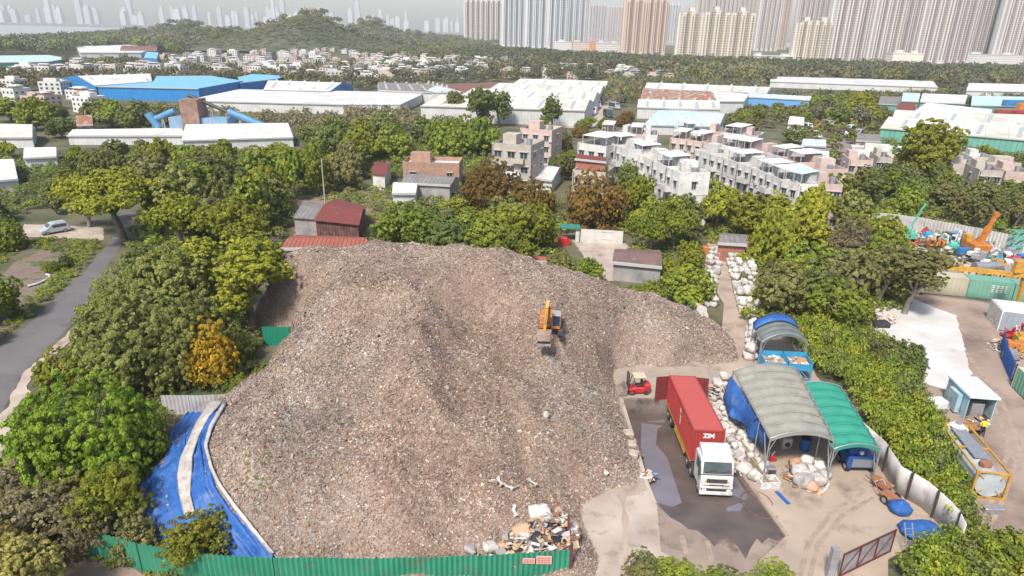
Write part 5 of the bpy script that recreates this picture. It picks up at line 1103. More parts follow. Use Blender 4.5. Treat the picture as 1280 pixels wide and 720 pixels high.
def slabb(label, cat, poly, h, wall, roof, name='warehouse', group=None, over=.25, gable=None, z0=0, keep=True, ribs=None, doors=0, kz=None, bays=1):
    """big shed: poly = picture points of the roof outline (first two = front edge left, right)"""
    if name == 'warehouse' and h > 3.6: h *= .6
    P = [G(x, y, h) for x, y in poly]; c = sum(P, Vector()) / len(P); a = P[0]; d = (P[1] - P[0]); ang = math.atan2(d.y, d.x)
    t = thing(name, label, cat, (c.x, c.y, 0), ang, group); Rm = Matrix.Rotation(-ang, 2)
    L = [Rm @ Vector((p.x - c.x, p.y - c.y)) for p in P]
    MB().prism([(p.x, p.y) for p in L], z0, h - .02).build('wall', wall, t)
    Lo = [p * (1 + over / max(1, p.length)) for p in L]
    if len(Lo) == 4:
        nb_ = bays; dp = (Lo[3] - Lo[0]).length / nb_; rise = min(2.4, dp * .09); rb_ = MB(); vs = []
        for k in range(2 * nb_ + 1):
            q = k / (2 * nb_); zz = h + .03 + (rise if k % 2 else 0); l = Lo[0].lerp(Lo[3], q); r2_ = Lo[1].lerp(Lo[2], q)
            vs += [(l.x, l.y, zz), (r2_.x, r2_.y, zz), (l.x, l.y, h - .01), (r2_.x, r2_.y, h - .01)]
        for k in range(2 * nb_):
            o_ = 4 * k; rb_.add([vs[i] for i in (o_, o_+1, o_+5, o_+4)], [(0, 1, 2, 3)]); rb_.add([vs[i] for i in (o_, o_+4, o_+6, o_+2)], [(0, 1, 2, 3)], 1); rb_.add([vs[i] for i in (o_+1, o_+5, o_+7, o_+3)], [(3, 2, 1, 0)], 1)
        rb_.add([vs[i] for i in (2, 3, 4*2*nb_+3, 4*2*nb_+2)], [(3, 2, 1, 0)])
        ro = rb_.build('roof', [roof, wall], t, recalc=False)
    else: ro = MB().prism([(p.x, p.y) for p in Lo], h, h + .18).build('roof', roof, t)
    # eave trim along the front edge, ventilators along the roof
    f0, f1 = Lo[0], Lo[1]; dd = (f1 - f0); n_ = Vector((dd.y, -dd.x)).normalized() * .12
    MB().bar((f0.x + n_.x, f0.y + n_.y, h + .02), (f1.x + n_.x, f1.y + n_.y, h + .02), .22, .4).build('eave_gutter', GUTTER, t)
    if cat == 'warehouse' and len(Lo) == 4:
        for k in range(5):
            q = Lo[0].lerp(Lo[1], .12 + .19 * k).lerp(Lo[3].lerp(Lo[2], .12 + .19 * k), .5 / bays); MB().cyl((q.x, q.y, h), (q.x, q.y, h + 3.0), .55, n=8).build('roof_vent', GUTTER, ro)
            for bb in range(bays):
                fa = .1 + .2 * k; w_f = 1.2 / max(8, dd.length); pt = lambda u, v, z: (lambda q: (q.x, q.y, z))(Lo[0].lerp(Lo[1], u).lerp(Lo[3].lerp(Lo[2], u), v)); v0, v1 = (bb + .08) / bays, (bb + .42) / bays
                MB().add([pt(fa, v0, h + .07 + rise * .16), pt(fa + w_f, v0, h + .07 + rise * .16), pt(fa + w_f, v1, h + .07 + rise * .84), pt(fa, v1, h + .07 + rise * .84)], [(0, 1, 2, 3)]).build('skylight', SKYL, ro)
    nD = max(1, int(dd.length / 14)) if doors else 0
    for k in range(nD): q = L[0] + (L[1] - L[0]) * ((k + .5) / nD); MB().box(q.x - 2, q.x + 2, q.y - .12, q.y + .1, .05, min(4.2, h * .6)).build('door', ROOFG, t) if abs(L[0].y - L[1].y) < .5 else None
    FOOT.append((c.x, c.y, max(p.length for p in L) * .95)) if len(P) <= 0 else FOOT.append(('poly', [(p.x, p.y) for p in P]))
    if keep:
        ps = [proj((p.x, p.y, z)) for p in P for z in (h * (kz if kz is not None else .5), h)]; KEEP.append((min(p[0] for p in ps), min(p[1] for p in ps), max(p[0] for p in ps), max(p[1] for p in ps), c.y))
    return t
def roofseams(t, n):
    pass
# big sheds, far to near (front-left, front-right, back-right, back-left)
slabb('long pale green roofed shed at the far left edge','shed',[(-30,79),(60,77.5),(86,73),(60,69),(-30,70)],7,WGREEN,ROOFGN)
slabb('low white and brown roofed shed behind the trees at upper left','shed',[(100,66),(176,66),(196,60),(160,56),(95,58)],7,WWHITE,ROOFW)
slabb('small red brown roof shed beside the white one at upper left','shed',[(150,62.5),(196,63),(198,58.5),(155,58)],8.5,ROOFBR,ROOFBR)
slabb('small bright blue shed among trees at upper left','shed',[(180,72),(196,73),(201,66),(186,65)],6,WBLUE,ROOFB)
slabb('bright blue walled warehouse with a white roof','warehouse',[(119,107.5),(190,102.3),(187,94.5),(81,96.5)],8.5,WBLUE,ROOFW,kz=.1)
slabb('bright blue walled warehouse with a pale blue roof','warehouse',[(122,108.2),(248,111),(303,101.3),(262,95),(196,95.5),(192,102.8)],9,WBLUE,ROOFB,kz=.1)
slabb('narrow blue warehouse with part red roof behind the pale blue roof','warehouse',[(300,104),(345,99),(358,95),(315,93),(298,97)],8,WBLUE,ROOFB,kz=.1)
slabb('white roofed warehouse with blue end wall','warehouse',[(330,112),(412,114),(441,106),(342,102.5)],7,WBLUE,ROOFW,kz=.1)
slabb('long bright white roofed shed in front of the blue warehouses','warehouse',[(232,126),(430,131),(500,131),(532,116),(300,112)],6,WWHITE,ROOFW)
slabb('grey roofed warehouse wedge left of the great cream roof','warehouse',[(475,113),(560,117),(530,107),(472,106)],7.5,WWHITE,ROOFG)
slabb('pale blue roofed warehouse strip beside the brown roof','warehouse',[(514,108),(545,116),(580,116),(552,108)],8.4,WWHITE,ROOFLB)
slabb('dark red brown roofed warehouse behind the great cream roof','warehouse',[(546,106),(581,116),(640,112),(684,106),(640,103)],9.2,WWHITE,ROOFBR)
slabb('largest cream roofed warehouse in the middle distance','warehouse',[(526,132.5),(731,138.5),(762,104.5),(662,101.5)],9,WWHITE,ROOFWH,kz=.05,bays=4)
slabb('warehouse with a rusty brown roof right of the great cream roof','warehouse',[(800,127),(895,127.5),(886,117),(806,110)],7.4,WWHITE,ROOFRUST,kz=.05)
slabb('white roof strip along the front of the rusty roofed warehouse','warehouse',[(797,134.5),(900,137),(896,128),(799,127.5)],7,WWHITE,ROOFWH,kz=.1)
slabb('white roofed warehouse between the rusty roof and the blue shed','warehouse',[(897,127),(930,127),(936,118),(888,114),(890,118)],8.3,WWHITE,ROOFW,kz=.1)
slabb('pale long roof behind the rusty roofed warehouse','warehouse',[(806,110.5),(958,117),(966,112),(812,106.5)],7.6,WWHITE,ROOFWH)
slabb('bright blue walled shed right of the rusty roofed warehouse','shed',[(935,121.5),(1012,125.5),(1014,122.5),(936,118.5)],6.5,mat('mid_blue_sheet',(.12,.32,.62),.6),ROOFLB,kz=.1)
slabb('pale blue roofed shed below the rusty roofed warehouse','shed',[(804,156.5),(898,158.5),(910,144),(838,138)],5,WWHITE,ROOFLB)
slabb('long low white roofed shed under the tower blocks','shed',[(963,102),(1172,109.5),(1166,101.5),(1040,97.5),(964,95.5)],6,WWHITE,ROOFW,kz=.1)
slabb('white roofed shed at the far right edge','shed',[(1208,113.5),(1330,116),(1330,107),(1212,104.5)],6,WWHITE,ROOFW)
slabb('green walled shed with white roof at the right','shed',[(1150,127.5),(1206,130),(1209,121),(1154,119)],7,WGREEN,ROOFW,kz=.1)
slabb('small green walled shed left of the white roofed green shed','shed',[(1127,126.5),(1148,127.5),(1150,119),(1128,118)],7.5,WGREEN,ROOFGN,kz=.1)
slabb('long green roofed shed at the right edge','shed',[(1214,132),(1320,134),(1320,123),(1214,121)],7.5,WGREEN,ROOFGN,kz=.1)
slabb('low grey roofed shed behind the great pale green warehouse','shed',[(1142,140),(1238,148),(1236,141),(1170,131)],5.5,WWHITE,ROOFW)
slabb('great pale cream roofed warehouse with green walls at the right edge','warehouse',[(1101,160),(1350,181),(1350,148),(1132,142.5)],8,WGREEN,ROOFWH,kz=.05,bays=2)
slabb('white sheet walled shed under the conveyor','shed',[(85,170),(232,170),(222,160),(100,163)],2.4,WWHITE,ROOFW,kz=.1)
slabb('white roofed shed right of the conveyor','shed',[(228,176),(366,172),(355,157),(240,158)],2.6,WWHITE,ROOFW,kz=.1)
slabb('white roofed low shed at the left edge','shed',[(-20,228),(22,224),(18,202),(-20,202)],4,WWHITE,ROOFW,kz=.2)
slabb('small white roofed shed among the left trees','shed',[(30,198),(70,196),(72,186),(34,186)],4,WWHITE,ROOFW)
slabb('low white house at the far left under the trees','shed',[(-20,172),(40,172),(44,160),(-20,158)],4.5,WWHITE,ROOFWH)
# rust coloured cube
slabb('rusty brown metal tank house left of the conveyor','shed',[(96,157),(116,156),(116,147),(97,147)],6,ROOFRUST,ROOFRUST)
# conveyor plant
cv = G(260, 172); t = thing('conveyor_plant', 'blue panelled crushing plant with conveyors rising above the left trees', 'conveyor', cv)
sc_ = cv.y / 834 * 1.12
def cp2(x, y, dy=0): return Vector(((x - 262) * sc_, dy, (172 - y) * sc_ * 1.02))
b = MB(); b.prism([(cp2(227, 0).x, -3), (cp2(290, 0).x, -3), (cp2(290, 0).x, 3), (cp2(227, 0).x, 3)], 0, cp2(0, 150).z); b.build('panel_house', mat('blue_panels', (.1, .3, .55), .6, (.25, .35, .45), .4, stripes=(0, 2.2, (.3, .25, .22), .5)), t)
b = MB(); b.prism([(cp2(243, 0).x, -4), (cp2(262, 0).x, -4), (cp2(262, 0).x, 2), (cp2(243, 0).x, 2)], 0, cp2(0, 131).z); b.build('rusty_tower', mat('rusty_cladding', (.2, .12, .09), .9, (.3, .2, .16), .6), t)
for p, q, nm, w_, mm in ((cp2(247, 128), cp2(291, 146), 'conveyor_belt', 1.0, FRAMED), (cp2(288, 144), cp2(325, 158), 'conveyor_tube', 1.9, PIPE), (cp2(203, 155), cp2(230, 144), 'conveyor_tube', 1.5, PIPE), (cp2(200, 148), cp2(210, 163), 'chute', 2.2, PIPE)):
    MB().cyl(p, q, w_ / 2 * 1.1, n=12).build(nm, mm, t)
for x, y in ((300, 149), (315, 155), (270, 137), (215, 150), (204, 156)): p = cp2(x, y); MB().bar((p.x - .8, 0, 0), (p.x, 0, p.z), .3).bar((p.x + .8, 0, 0), (p.x, 0, p.z), .3).build('support', STEEL, t)
KEEP.append((198, 128, 326, 165, cv.y)); KEEP.append((226, 158, 366, 178, cv.y-5)); FOOT.append((cv.x, cv.y, 9))
# houses and huts in the middle distance
hpx('beige three storey house with white parapet above the rust brown tree', (615,178), (664,182), 9.8, 9, 3, WALLB, nf=3, ns=2, ww=1.7)
hpx('pale pink house behind the beige three storey house', (650,160), (690,163), 9, 9, 3, WALLP, nf=3, ns=1, roofm=ROOFC)
slabb('bright white flat roofed shed left of the larger white shed','shed',[(628,219),(648,220),(662,210),(634,208)],3.6,WWHITE,ROOFW,kz=.1)
slabb('larger bright white roofed shed in front of the beige house','shed',[(652,221),(690,226),(706,209),(668,206)],4.2,WWHITE,ROOFW,kz=.0)
hpx('peach brick hut with blue door and flat white roof', (503,202), (574,204), 5.2, 7, 1, BRICKP, nf=3, ns=1, roofm=ROOFW, door=mat('blue_door', (.02, .2, .5), .5), name='hut', cat='hut', tank=False)
hpx('small white three storey house left of the white terrace', (722,178), (758,183), 9.5, 9, 3, WALLW, nf=3, ns=2, shelter=ROOFW)
hpx('white house with two brown red awnings in front of the white terrace', (716,212), (757,216), 6.5, 7, 2, WALLB, nf=3, ns=1, roofm=ROOFR, ac=False)
slabb('brown red lean-to roof over the upper floor of the awning house','awning',[(720,199),(757,203),(756,197),(722,193)],8,BRICK,ROOFR,name='awning')
slabb('brown red lean-to roof in front of the awning house','awning',[(718,229),(758,233),(757,222),(722,219)],3.4,BRICK,ROOFR,name='lean_to')
# terrace A : stepping right and towards the viewer
nA = 6; ptsA = [(757,176),(770,181),(785,187),(800,193),(816,200),(833,208),(850,216)]
labA = ['leftmost white unit of the tall terrace with roof shelter', 'second white unit from the left in the tall terrace', 'third white unit from the left in the tall terrace', 'fourth white unit from the left in the tall terrace', 'fifth white unit from the left in the tall terrace', 'white unit of the tall terrace beside the red brick end house']
for k in range(nA): hpx(labA[k], ptsA[k], ptsA[k+1], 9.6 + random.uniform(-.4, .6), 5.6, 3, WALLW, nf=2, ns=1, group='tall white terrace', shelter=ROOFW if k % 2 == 0 else None, name='terraced_house', ww=1.1)
hpx('end house of the tall terrace with a red brick wall panel', (851,216.5), (884,217.5), 9.6, 5.5, 3, WALLW, nf=3, ns=2, group='tall white terrace', stripe=(.06, .48, BRICK), name='terraced_house', ww=1.1)
# terrace B: long white row facing the viewer's left
ptsB = [(868,186),(888,192),(905,197),(922,203),(940,209),(958,216),(976,224),(1000,230),(1023,231)]
labB = ['leftmost unit of the long white terrace right of the brick end house','second unit from the left in the long white terrace','third unit from the left in the long white terrace','fourth unit from the left in the long white terrace','fifth unit from the left in the long white terrace, with roof shelter','sixth unit from the left in the long white terrace','seventh unit from the left in the long white terrace','white unit joined to the pink end house of the long terrace']
for k in range(8): hpx(labB[k], ptsB[k], ptsB[k+1], 8.3, 6 + .5 * (k % 3), 3, WALLW, nf=2, ns=2, group='long white terrace', shelter=[None, None, ROOFW, None, ROOFW, ROOFW, ROOFLB, None][k], name='terraced_house', ww=1.0)
hpx('pink tiled end house of the long terrace nearest the green belt', (1023,229), (1054,231), 8.2, 6, 3, WALLP, nf=3, ns=2, group='long white terrace', name='terraced_house', ww=1.0)
# terrace C: pink and white row behind
ptsC = [(838,172),(858,174),(878,177),(898,180),(918,184),(938,187),(958,191),(978,196),(998,203),(1015,211)]
labC = [f'{ordi(k)} unit from the left in the pink rear row behind the long white terrace' for k in range(9)]
for k in range(9): hpx(labC[k], ptsC[k], ptsC[k+1], 8.4, 7, 3, WALLP if k not in (3, 6) else WALLW, nf=2, ns=2, group='pink rear terrace', shelter=ROOFW if k % 3 != 2 else None, name='terraced_house', ww=1.0)
ptsD = [(750,164),(768,165),(786,167),(804,168),(822,169)]
for k in range(4): hpx(f'{ordi(k)} pale house from the left in the back row above the tall terrace', ptsD[k], ptsD[k+1], 9.2, 8, 3, WALLW if k % 2 else WALLP, nf=2, ns=1, group='back row of pale houses', shelter=ROOFW if k % 2 == 0 else None, name='terraced_house', ww=1.0)
ptsE = [(858,163),(880,163),(902,165),(926,168),(948,170)]
for k in range(4): hpx(f'{ordi(k)} pale house from the left in the farthest row above the pink rear row', ptsE[k], ptsE[k+1], 9.2, 8, 3, WALLP if k % 2 else WALLW, nf=2, ns=1, group='farthest row of pale houses', shelter=ROOFW if k % 2 == 0 else None, name='terraced_house', ww=1.0)
# scattered houses right
for (x, y, w_, h_, wl, l) in [(1062,199,30,6.4,WALLP,'pinkish house alone among trees right of the terraces'),(1098,196,18,6,WALLB,'small beige house right of the pinkish house'),(1192,205,40,5.4,WALLB,'beige house row in the wood below the great warehouse'),(1225,212,30,6.2,WALLB,'beige house with white parapet at right of the wood'),(1258,214,36,5.6,WALLP,'pinkish house at the right edge above the green wood'),(1215,196,30,4,WALLW,'low white house behind the beige house at the right')]:
    hpx(l, (x, y), (x + w_, y + w_ * .06), h_, 8, max(1, int(h_ // 3)), wl, nf=3, ns=1, ww=1.2)
for (x, y, w_, rf, wl, l) in [(1002,182,30,ROOFLB,WWHITE,'blue grey roofed shed at the small car park'),(1012,196,24,ROOFGN,WGREEN,'small green roofed shed below the blue grey one'),(1070,176,30,ROOFG,WALLB,'grey roofed shed right of the small car park'),(1095,190,34,ROOFGN,WALLB,'pale green roofed shed above the tall lime tree'),(1098,130,30,ROOFG,WGREEN,'dark shed beside the red sheet building'),(1120,139,24,ROOFR,mat('red_sheet_wall',(.35,.06,.05),.7),'small red building left of the green sheds'),(1116,148,24,ROOFW,WBLUE,'low blue walled shed left of the great pale warehouse'),(985,155,20,ROOFW,WWHITE,'low white shed in the trees above the small car park')]:
    slabb(l, 'shed', [(x, y), (x + w_, y + 1.5), (x + w_ - 2, y - 6), (x + 3, y - 7)], 4, wl, rf)
# stacked containers at the right edge
for k, (x, y, z, c, l) in enumerate([(1244,147,0,(.05,.22,.45),'blue shipping container at the bottom of the right edge stack'),(1244,147,2.6,(.4,.08,.07),'red shipping container on the blue one at the right edge stack'),(1266,149,0,(.55,.5,.42),'cream shipping container beside the blue one'),(1266,149,2.6,(.35,.06,.06),'maroon shipping container on the cream one'),(1270,147,5.2,(.7,.25,.03),'orange shipping container on top of the right edge stack'),(1252,142,5.2,(.05,.25,.5),'blue shipping container at the top of the right edge stack')]):
    p = G(x, y + 6); mm = mat('container_paint', c, .6, tuple(q * .7 for q in c), .5)
    t = thing('shipping_container', l, 'container', (p.x, p.y, z), .05, 'container stack at the right edge'); b = MB(); b.box(0, 11, 0, 2.4, .0, 2.58); b.build('shell', mm, t)
    b = MB(); [b.box(q * .55 + .1, q * .55 + .35, -.04, 0, .15, 2.4) for q in range(20)]; b.build('wall_ribs', mm, t)
# red roofed barn, grey roof, rusty roof behind the heap
def gabled(label, cat, eL, eR, bR, bL, h, rise, wall, roof, name, open_=False):
    P = [G(*q, h) for q in (eL, eR, bR, bL)]; c = sum(P, Vector()) / 4; t = thing(name, label, cat, (c.x, c.y, 0)); L = [p - Vector((c.x, c.y, h)) for p in P]
    MB().prism([(p.x * .93, p.y * .93) for p in L], 0, h - .02).build('wall', wall, t)
    r0 = (L[0] + L[3]) / 2 + Vector((0, 0, rise)); r1 = (L[1] + L[2]) / 2 + Vector((0, 0, rise)); b = MB()
    vs = [L[0], L[1], r1, r0, L[2], L[3]]; vs = [v + Vector((0, 0, h)) for v in vs]
    for f in ((0, 1, 2, 3), (3, 2, 4, 5)): b.add([vs[i] for i in f] + [vs[i] - Vector((0, 0, .12)) for i in f], [(0, 1, 2, 3), (7, 6, 5, 4), (0, 4, 5, 1), (1, 5, 6, 2), (2, 6, 7, 3), (3, 7, 4, 0)])
    b.build('roof', roof, t); b = MB(); b.add([L[0]*.93 + Vector((0,0,h-.03)), L[3]*.93 + Vector((0,0,h-.03)), r0*.93 + Vector((0,0,h-.1))], [(0, 1, 2)]).add([L[1]*.93 + Vector((0,0,h-.03)), L[2]*.93 + Vector((0,0,h-.03)), r1*.93 + Vector((0,0,h-.1))], [(0, 1, 2)]); b.build('gable', wall, t)
    FOOT.append((c.x, c.y, 5)); ps = [proj((p.x, p.y, z)) for p in P for z in (h * .3, h + rise)]; KEEP.append((min(p[0] for p in ps), min(p[1] for p in ps), max(p[0] for p in ps), max(p[1] for p in ps), c.y)); return t
WOODW = mat('dark_red_timber', (.1, .035, .03), .9, (.16, .1, .08), 1.2, stripes=(0, .5, (.04, .02, .02), .1))
gabled('barn with a dull red gabled roof behind the upper left of the heap', 'barn', (392,275), (449,281), (458,258), (418,248), 3.6, .8, WOODW, ROOFR, 'barn')
gabled('low hut with a grey brown roof left of the red roofed barn', 'hut', (366,272), (396,274), (412,256), (385,252), 3.2, .6, WALLG, ROOFG, 'hut')
gabled('small red roofed white hut left of the peach brick hut', 'hut', (465,217), (481,219), (489,204), (468,202), 3.4, .5, WALLW, ROOFR, 'hut')
slabb('low white roofed shed left of the peach brick hut yard','shed',[(491,242),(519,242),(523,230),(493,228)],2.8,WWHITE,ROOFW,kz=.1)
slabb('dark tiled lower hut in front of the peach brick hut','hut',[(503,229),(562,232),(574,222),(510,217)],3.4,WALLG,ROOFG,kz=.05,name='hut')
slabb('long rusty corrugated lean-to roof just behind the heap crest','lean-to',[(352,311),(462,311),(452,297),(372,294)],2.4,WALLG,mat('rusty_corrugated', (.28, .075, .05), .85, (.34, .12, .08), .6, stripes=(0, .6, (.16, .05, .04), .15), stain=((.6, .52, .45), .8, .66, .7)),name='lean_to',kz=.5)
slabb('brown flat roofed shed beyond the right shoulder of the heap','shed',[(767,328),(826,334),(824,313),(770,312)],2.6,WALLG,mat('brown_felt_roof', (.19, .115, .095), .9, (.14, .09, .08), .6, stain=((.33, .27, .24), .7, .6, .75)),kz=.0)
slabb('grey sheet roofed store at the far end of the bag lane','shed',[(898,304),(932,306),(934,294),(903,292)],2.8,BRICK,ROOFG,kz=.0)
slabb('low orange red roof among bushes behind the heap','lean-to',[(664,326),(700,330),(700,323),(668,320)],2.2,BRICK,mat('orange_red_roof', (.4, .13, .07), .8, (.3, .1, .06), 1),name='lean_to')
# white wall of the walled yard
fence('white_yard_wall', pxs([(719,302),(778,305)]), 2.2, mat('white_wall_sheet', (.62, .6, .55), .8, (.5, .48, .45), 1), 'white wall with dark lettering behind the walled yard', cat='wall', amp=.005, pitch=1.2, sheetname='wall_panel')
KEEP += [(716, 286, 782, 330, 106), (764, 310, 828, 340, 90), (650, 130, 780, 134, 300)]
g_ = thing('green_canopy', 'small dark green canopy at the left of the white walled yard', 'canopy', G(712, 300)); MB().box(-1.6, 1.6, -1.2, 1.2, 2.2, 2.35).build('roof', mat('dark_teal', (.03, .2, .16), .7), g_); [MB().box(x-.05, x+.05, y-.05, y+.05, 0, 2.2).build('post', FRAMED, g_) for x in (-1.5, 1.5) for y in (-1.1, 1.1)]
o = MB().prism([(-1.2, -.6), (1.2, -.6), (1.2, .6), (-1.2, .6)], 0, .9).bev(-.8, .8, -.5, .5, .9, 1.3, .15).build('red_crate', REDP, None, G(703, 306)); tag(o, 'bright red covered crate by the small green canopy', 'crate')
# ------------------------------------------------------------ minivan and parked vehicles
def carmesh(label, p, rz, paint, L=4.6, W=1.8, Hh=1.75, name='parked_car', cat='car', group=None, van=True):
    t = thing(name, label, cat, p, rz, group)
    pr = [(-L/2, .35), (-L/2, .75), (-L/2 + .75, .95), (-L/2 + 1.55, Hh - .12), (-L/2 + 2.0, Hh), (L/2 - .5, Hh), (L/2 - .12, Hh - .5 if van else 1.0), (L/2, .8), (L/2, .35)] if van else [(-L/2, .35), (-L/2, .72), (-L/2 + 1.1, .92), (-L/2 + 1.8, Hh), (L/2 - 1.4, Hh), (L/2 - .6, .98), (L/2, .9), (L/2, .35)]
    b = MB().xprism(pr, -W/2, W/2); o = b.build('body', paint, t); q = o.modifiers.new('b', 'BEVEL'); q.width = .09; q.segments = 2
    for s in (-1, 1): MB().box(s*(W/2 - .01) - .012, s*(W/2 - .01) + .022, -L/2 + 1.7, L/2 - .55 if van else L/2 - 1.4, 1.05, Hh - .25).build('side_window', GLASS, o)
    MB().add([(-W/2 + .15, -L/2 + .86, .99), (W/2 - .15, -L/2 + .86, .99), (W/2 - .22, -L/2 + 1.52, Hh - .14), (-W/2 + .22, -L/2 + 1.52, Hh - .14)], [(0, 1, 2, 3)]).build('windscreen', GLASS, o).location = (0, -.02, .02)
    for s in (-1, 1):
        wheel(t, s*(W/2 - .1), -L/2 + .85, .32, .32, .2); wheel(t, s*(W/2 - .1), L/2 - .85, .32, .32, .2); MB().bev(s*(W/2 - .28) - .18, s*(W/2 - .28) + .18, -L/2 - .02, -L/2 + .08, .62, .78, .02).build('headlight', LAMPG, o)
    return t
SILV = mat('silver_car_paint', (.5, .55, .6), .3, metal=.3)
carmesh('silver blue minivan parked at the dirt plot on the left', G(69, 291), math.radians(-40), SILV, L=4.2, name='minivan', cat='car')
KEEP.append((45, 262, 92, 296, 103))
CARC = [((.6, .6, .6), 'white'), ((.05, .05, .06), 'black'), ((.6, .3, .03), 'yellow'), ((.35, .36, .38), 'grey')]
paints = {n: mat('car_paint_' + n, c, .35) for c, n in CARC}
for k, (x, y, n, wh) in enumerate([(1010,162,'white','at the left end of the small car park'),(1022,160,'yellow','beside the white van at the car park'),(1036,158,'grey','in the middle of the small car park'),(1062,164,'white','right of the car park dirt'),(1058,172,'black','at the front right of the car park dirt'),(1018,172,'white','on the near left of the car park'),(1073,170,'grey','near the grey roofed shed by the car park'),(1064,156,'yellow','at the far right of the car park, on tall wheels')]):
    carmesh(f'{n} van parked {wh}', G(x, y), random.uniform(-1, 1), paints[n], L=5.5, Hh=2.3, group='vans in the small car park', name='parked_van', cat='van')
for k, (x, y, n) in enumerate([(757,118,'white'),(768,122,'grey'),(752,128,'white'),(776,128,'black'),(745,134,'white'),(768,136,'grey'),(742,143,'white'),(760,146,'black'),(773,113,'white')]):
    carmesh(f'{n} lorry {ordi(k)} from the far end in the lane between the great roofs', G(x, y), random.uniform(-.5, .5), paints[n], L=7, W=2.3, Hh=2.9, group='vehicles between the warehouses', name='parked_lorry', cat='lorry')
# ------------------------------------------------------------ hills
HILLS = []
def hillpt(px, py, D):       # world x and height so that the top shows at that picture point from distance D
    d = ray(px, py); t = D / d.y; return d.x * t, D, H + d.z * t
for (px, py, D, rx, ry) in [(387,18,1000,40,120),(364,26,990,40,120),(340,32,985,38,120),(310,40,980,45,120),(275,43,980,70,120),(412,32,1005,34,120),(434,44,1005,40,120),(470,52,1000,60,120),(235,30,1300,40,120),(205,38,1250,70,120),(462,27,1500,52,140),(482,38,1500,50,120),(515,43,1500,70,130),(550,49,1500,70,120),(170,46,1130,60,90),(600,55,1450,80,120)]:
    HILLS.append((*hillpt(px, py, D), rx, ry))
def hh(x, y):
    v = 0
    for hx, hy, hz_, rx, ry in HILLS: v = max(v, hz_ * math.exp(-((x-hx)/rx)**2 - ((y-hy)/ry)**2))
    v2 = sum((hz_ * math.exp(-((x-hx)/rx)**2 - ((y-hy)/ry)**2)) ** 5 for hx, hy, hz_, rx, ry in HILLS) ** .2
    return v2 * (1 + .12 * noise.noise(Vector((x*.015, y*.015, 0)))) + 1.2 * noise.noise(Vector((x*.03, y*.03, 3))) * min(1, v2 / 10) - .6
xs = np.arange(-900, 60, 9.0); yy_ = np.arange(800, 1900, 11.0); V = []; 
for y in yy_:
    for x in xs: V.append((x, y, hh(x, y)))
nxs = len(xs); me = bpy.data.meshes.new('hills'); me.from_pydata(V, [], [(j*nxs+i, j*nxs+i+1, (j+1)*nxs+i+1, (j+1)*nxs+i) for j in range(len(yy_)-1) for i in range(nxs-1)]); me.polygons.foreach_set('use_smooth', [True]*len(me.polygons))
tag(link('hills', me, None, [mat('hill_scrub', (.07, .08, .045), .95, (.11, .1, .06), .02, bump=.5, bscale=.2, stain=((.05, .07, .03), .03, .45, .6))]), kind='structure')
# ------------------------------------------------------------ woods that read as one mass
def crowntpl(seed, n, leaf, shape='round'):
    R = np.random.default_rng(seed); L = [(0, 0, .55, .62, .5)] + [(math.cos(a)*.45, math.sin(a)*.45, R.uniform(.35, .7), .42, .34) for a in R.uniform(0, 6.28, 4)]
    P = []; N_ = []
    for x, y, z, rh, rv in L:
        d = R.normal(0, 1, (n // 5, 3)); d /= np.linalg.norm(d, axis=1)[:, None]; d[:, 2] = np.where(d[:, 2] < -.2, -d[:, 2], d[:, 2]); P.append(d * np.array([rh, rh, rv]) * R.uniform(.8, 1.1, (len(d), 1)) + np.array([x, y, z])); N_.append(d)
    P = np.concatenate(P); N_ = np.concatenate(N_); sz = R.uniform(.6, 1.3, len(P)) * leaf
    nn = N_ + np.array([0, 0, .4]); n_ = len(P); q = nn + R.normal(0, .45, (n_, 3)); q /= np.linalg.norm(q, axis=1)[:, None]; T = R.normal(0, 1, (n_, 3)); T -= (T * q).sum(1)[:, None] * q; T /= np.linalg.norm(T, axis=1)[:, None]; B = np.cross(q, T); T *= sz[:, None]; B *= sz[:, None] * .7
    return np.stack([P - T - B*.6, P + T*.8 - B, P + T + B*.7, P - T*.7 + B], 1).reshape(-1, 3)
TPL = {}
def forest(name, label, pts, keys, n=90, leaf=.16, kindstuff=True, cat='wood', soft=1.0):
    """pts: (x, y, z, R, h)"""
    Vs = []; mi = []; k_ = (n, leaf)
    if k_ not in TPL: TPL[k_] = [crowntpl(s, n, leaf) for s in range(5)]
    for (x, y, z, R_, h) in pts:
        T = random.choice(TPL[k_]); a = random.uniform(0, 6.28); c, s = math.cos(a), math.sin(a)
        v = np.stack([(T[:, 0]*c - T[:, 1]*s) * R_ + x, (T[:, 0]*s + T[:, 1]*c) * R_ + y, T[:, 2] * h + z], -1); Vs.append(v); mi.append(np.full(len(v)//4, random.choices(range(len(keys)), [2, 1, 1, 1][:len(keys)])[0]))
    V = np.concatenate(Vs); F = np.arange(len(V)).reshape(-1, 4)
    o = npmesh(name, V, F, [LEAF[k] for k in keys], np.concatenate(mi)); return tag(o, label, cat, None, 'stuff')
def inpoly(x, y, P):
    c = False; j = len(P) - 1
    for i in range(len(P)):
        if (P[i][1] > y) != (P[j][1] > y) and x < (P[j][0]-P[i][0]) * (y-P[i][1]) / (P[j][1]-P[i][1]) + P[i][0]: c = not c
        j = i
    return c
def free(x, y, r_):
    for f in FOOT:
        if f[0] == 'poly':
            if inpoly(x, y, f[1]): return False
            for p in f[1]:
                if math.dist(p, (x, y)) < r_ * .8: return False
        elif math.dist((x, y), f[:2]) < f[2] + r_ * .6: return False
    return True
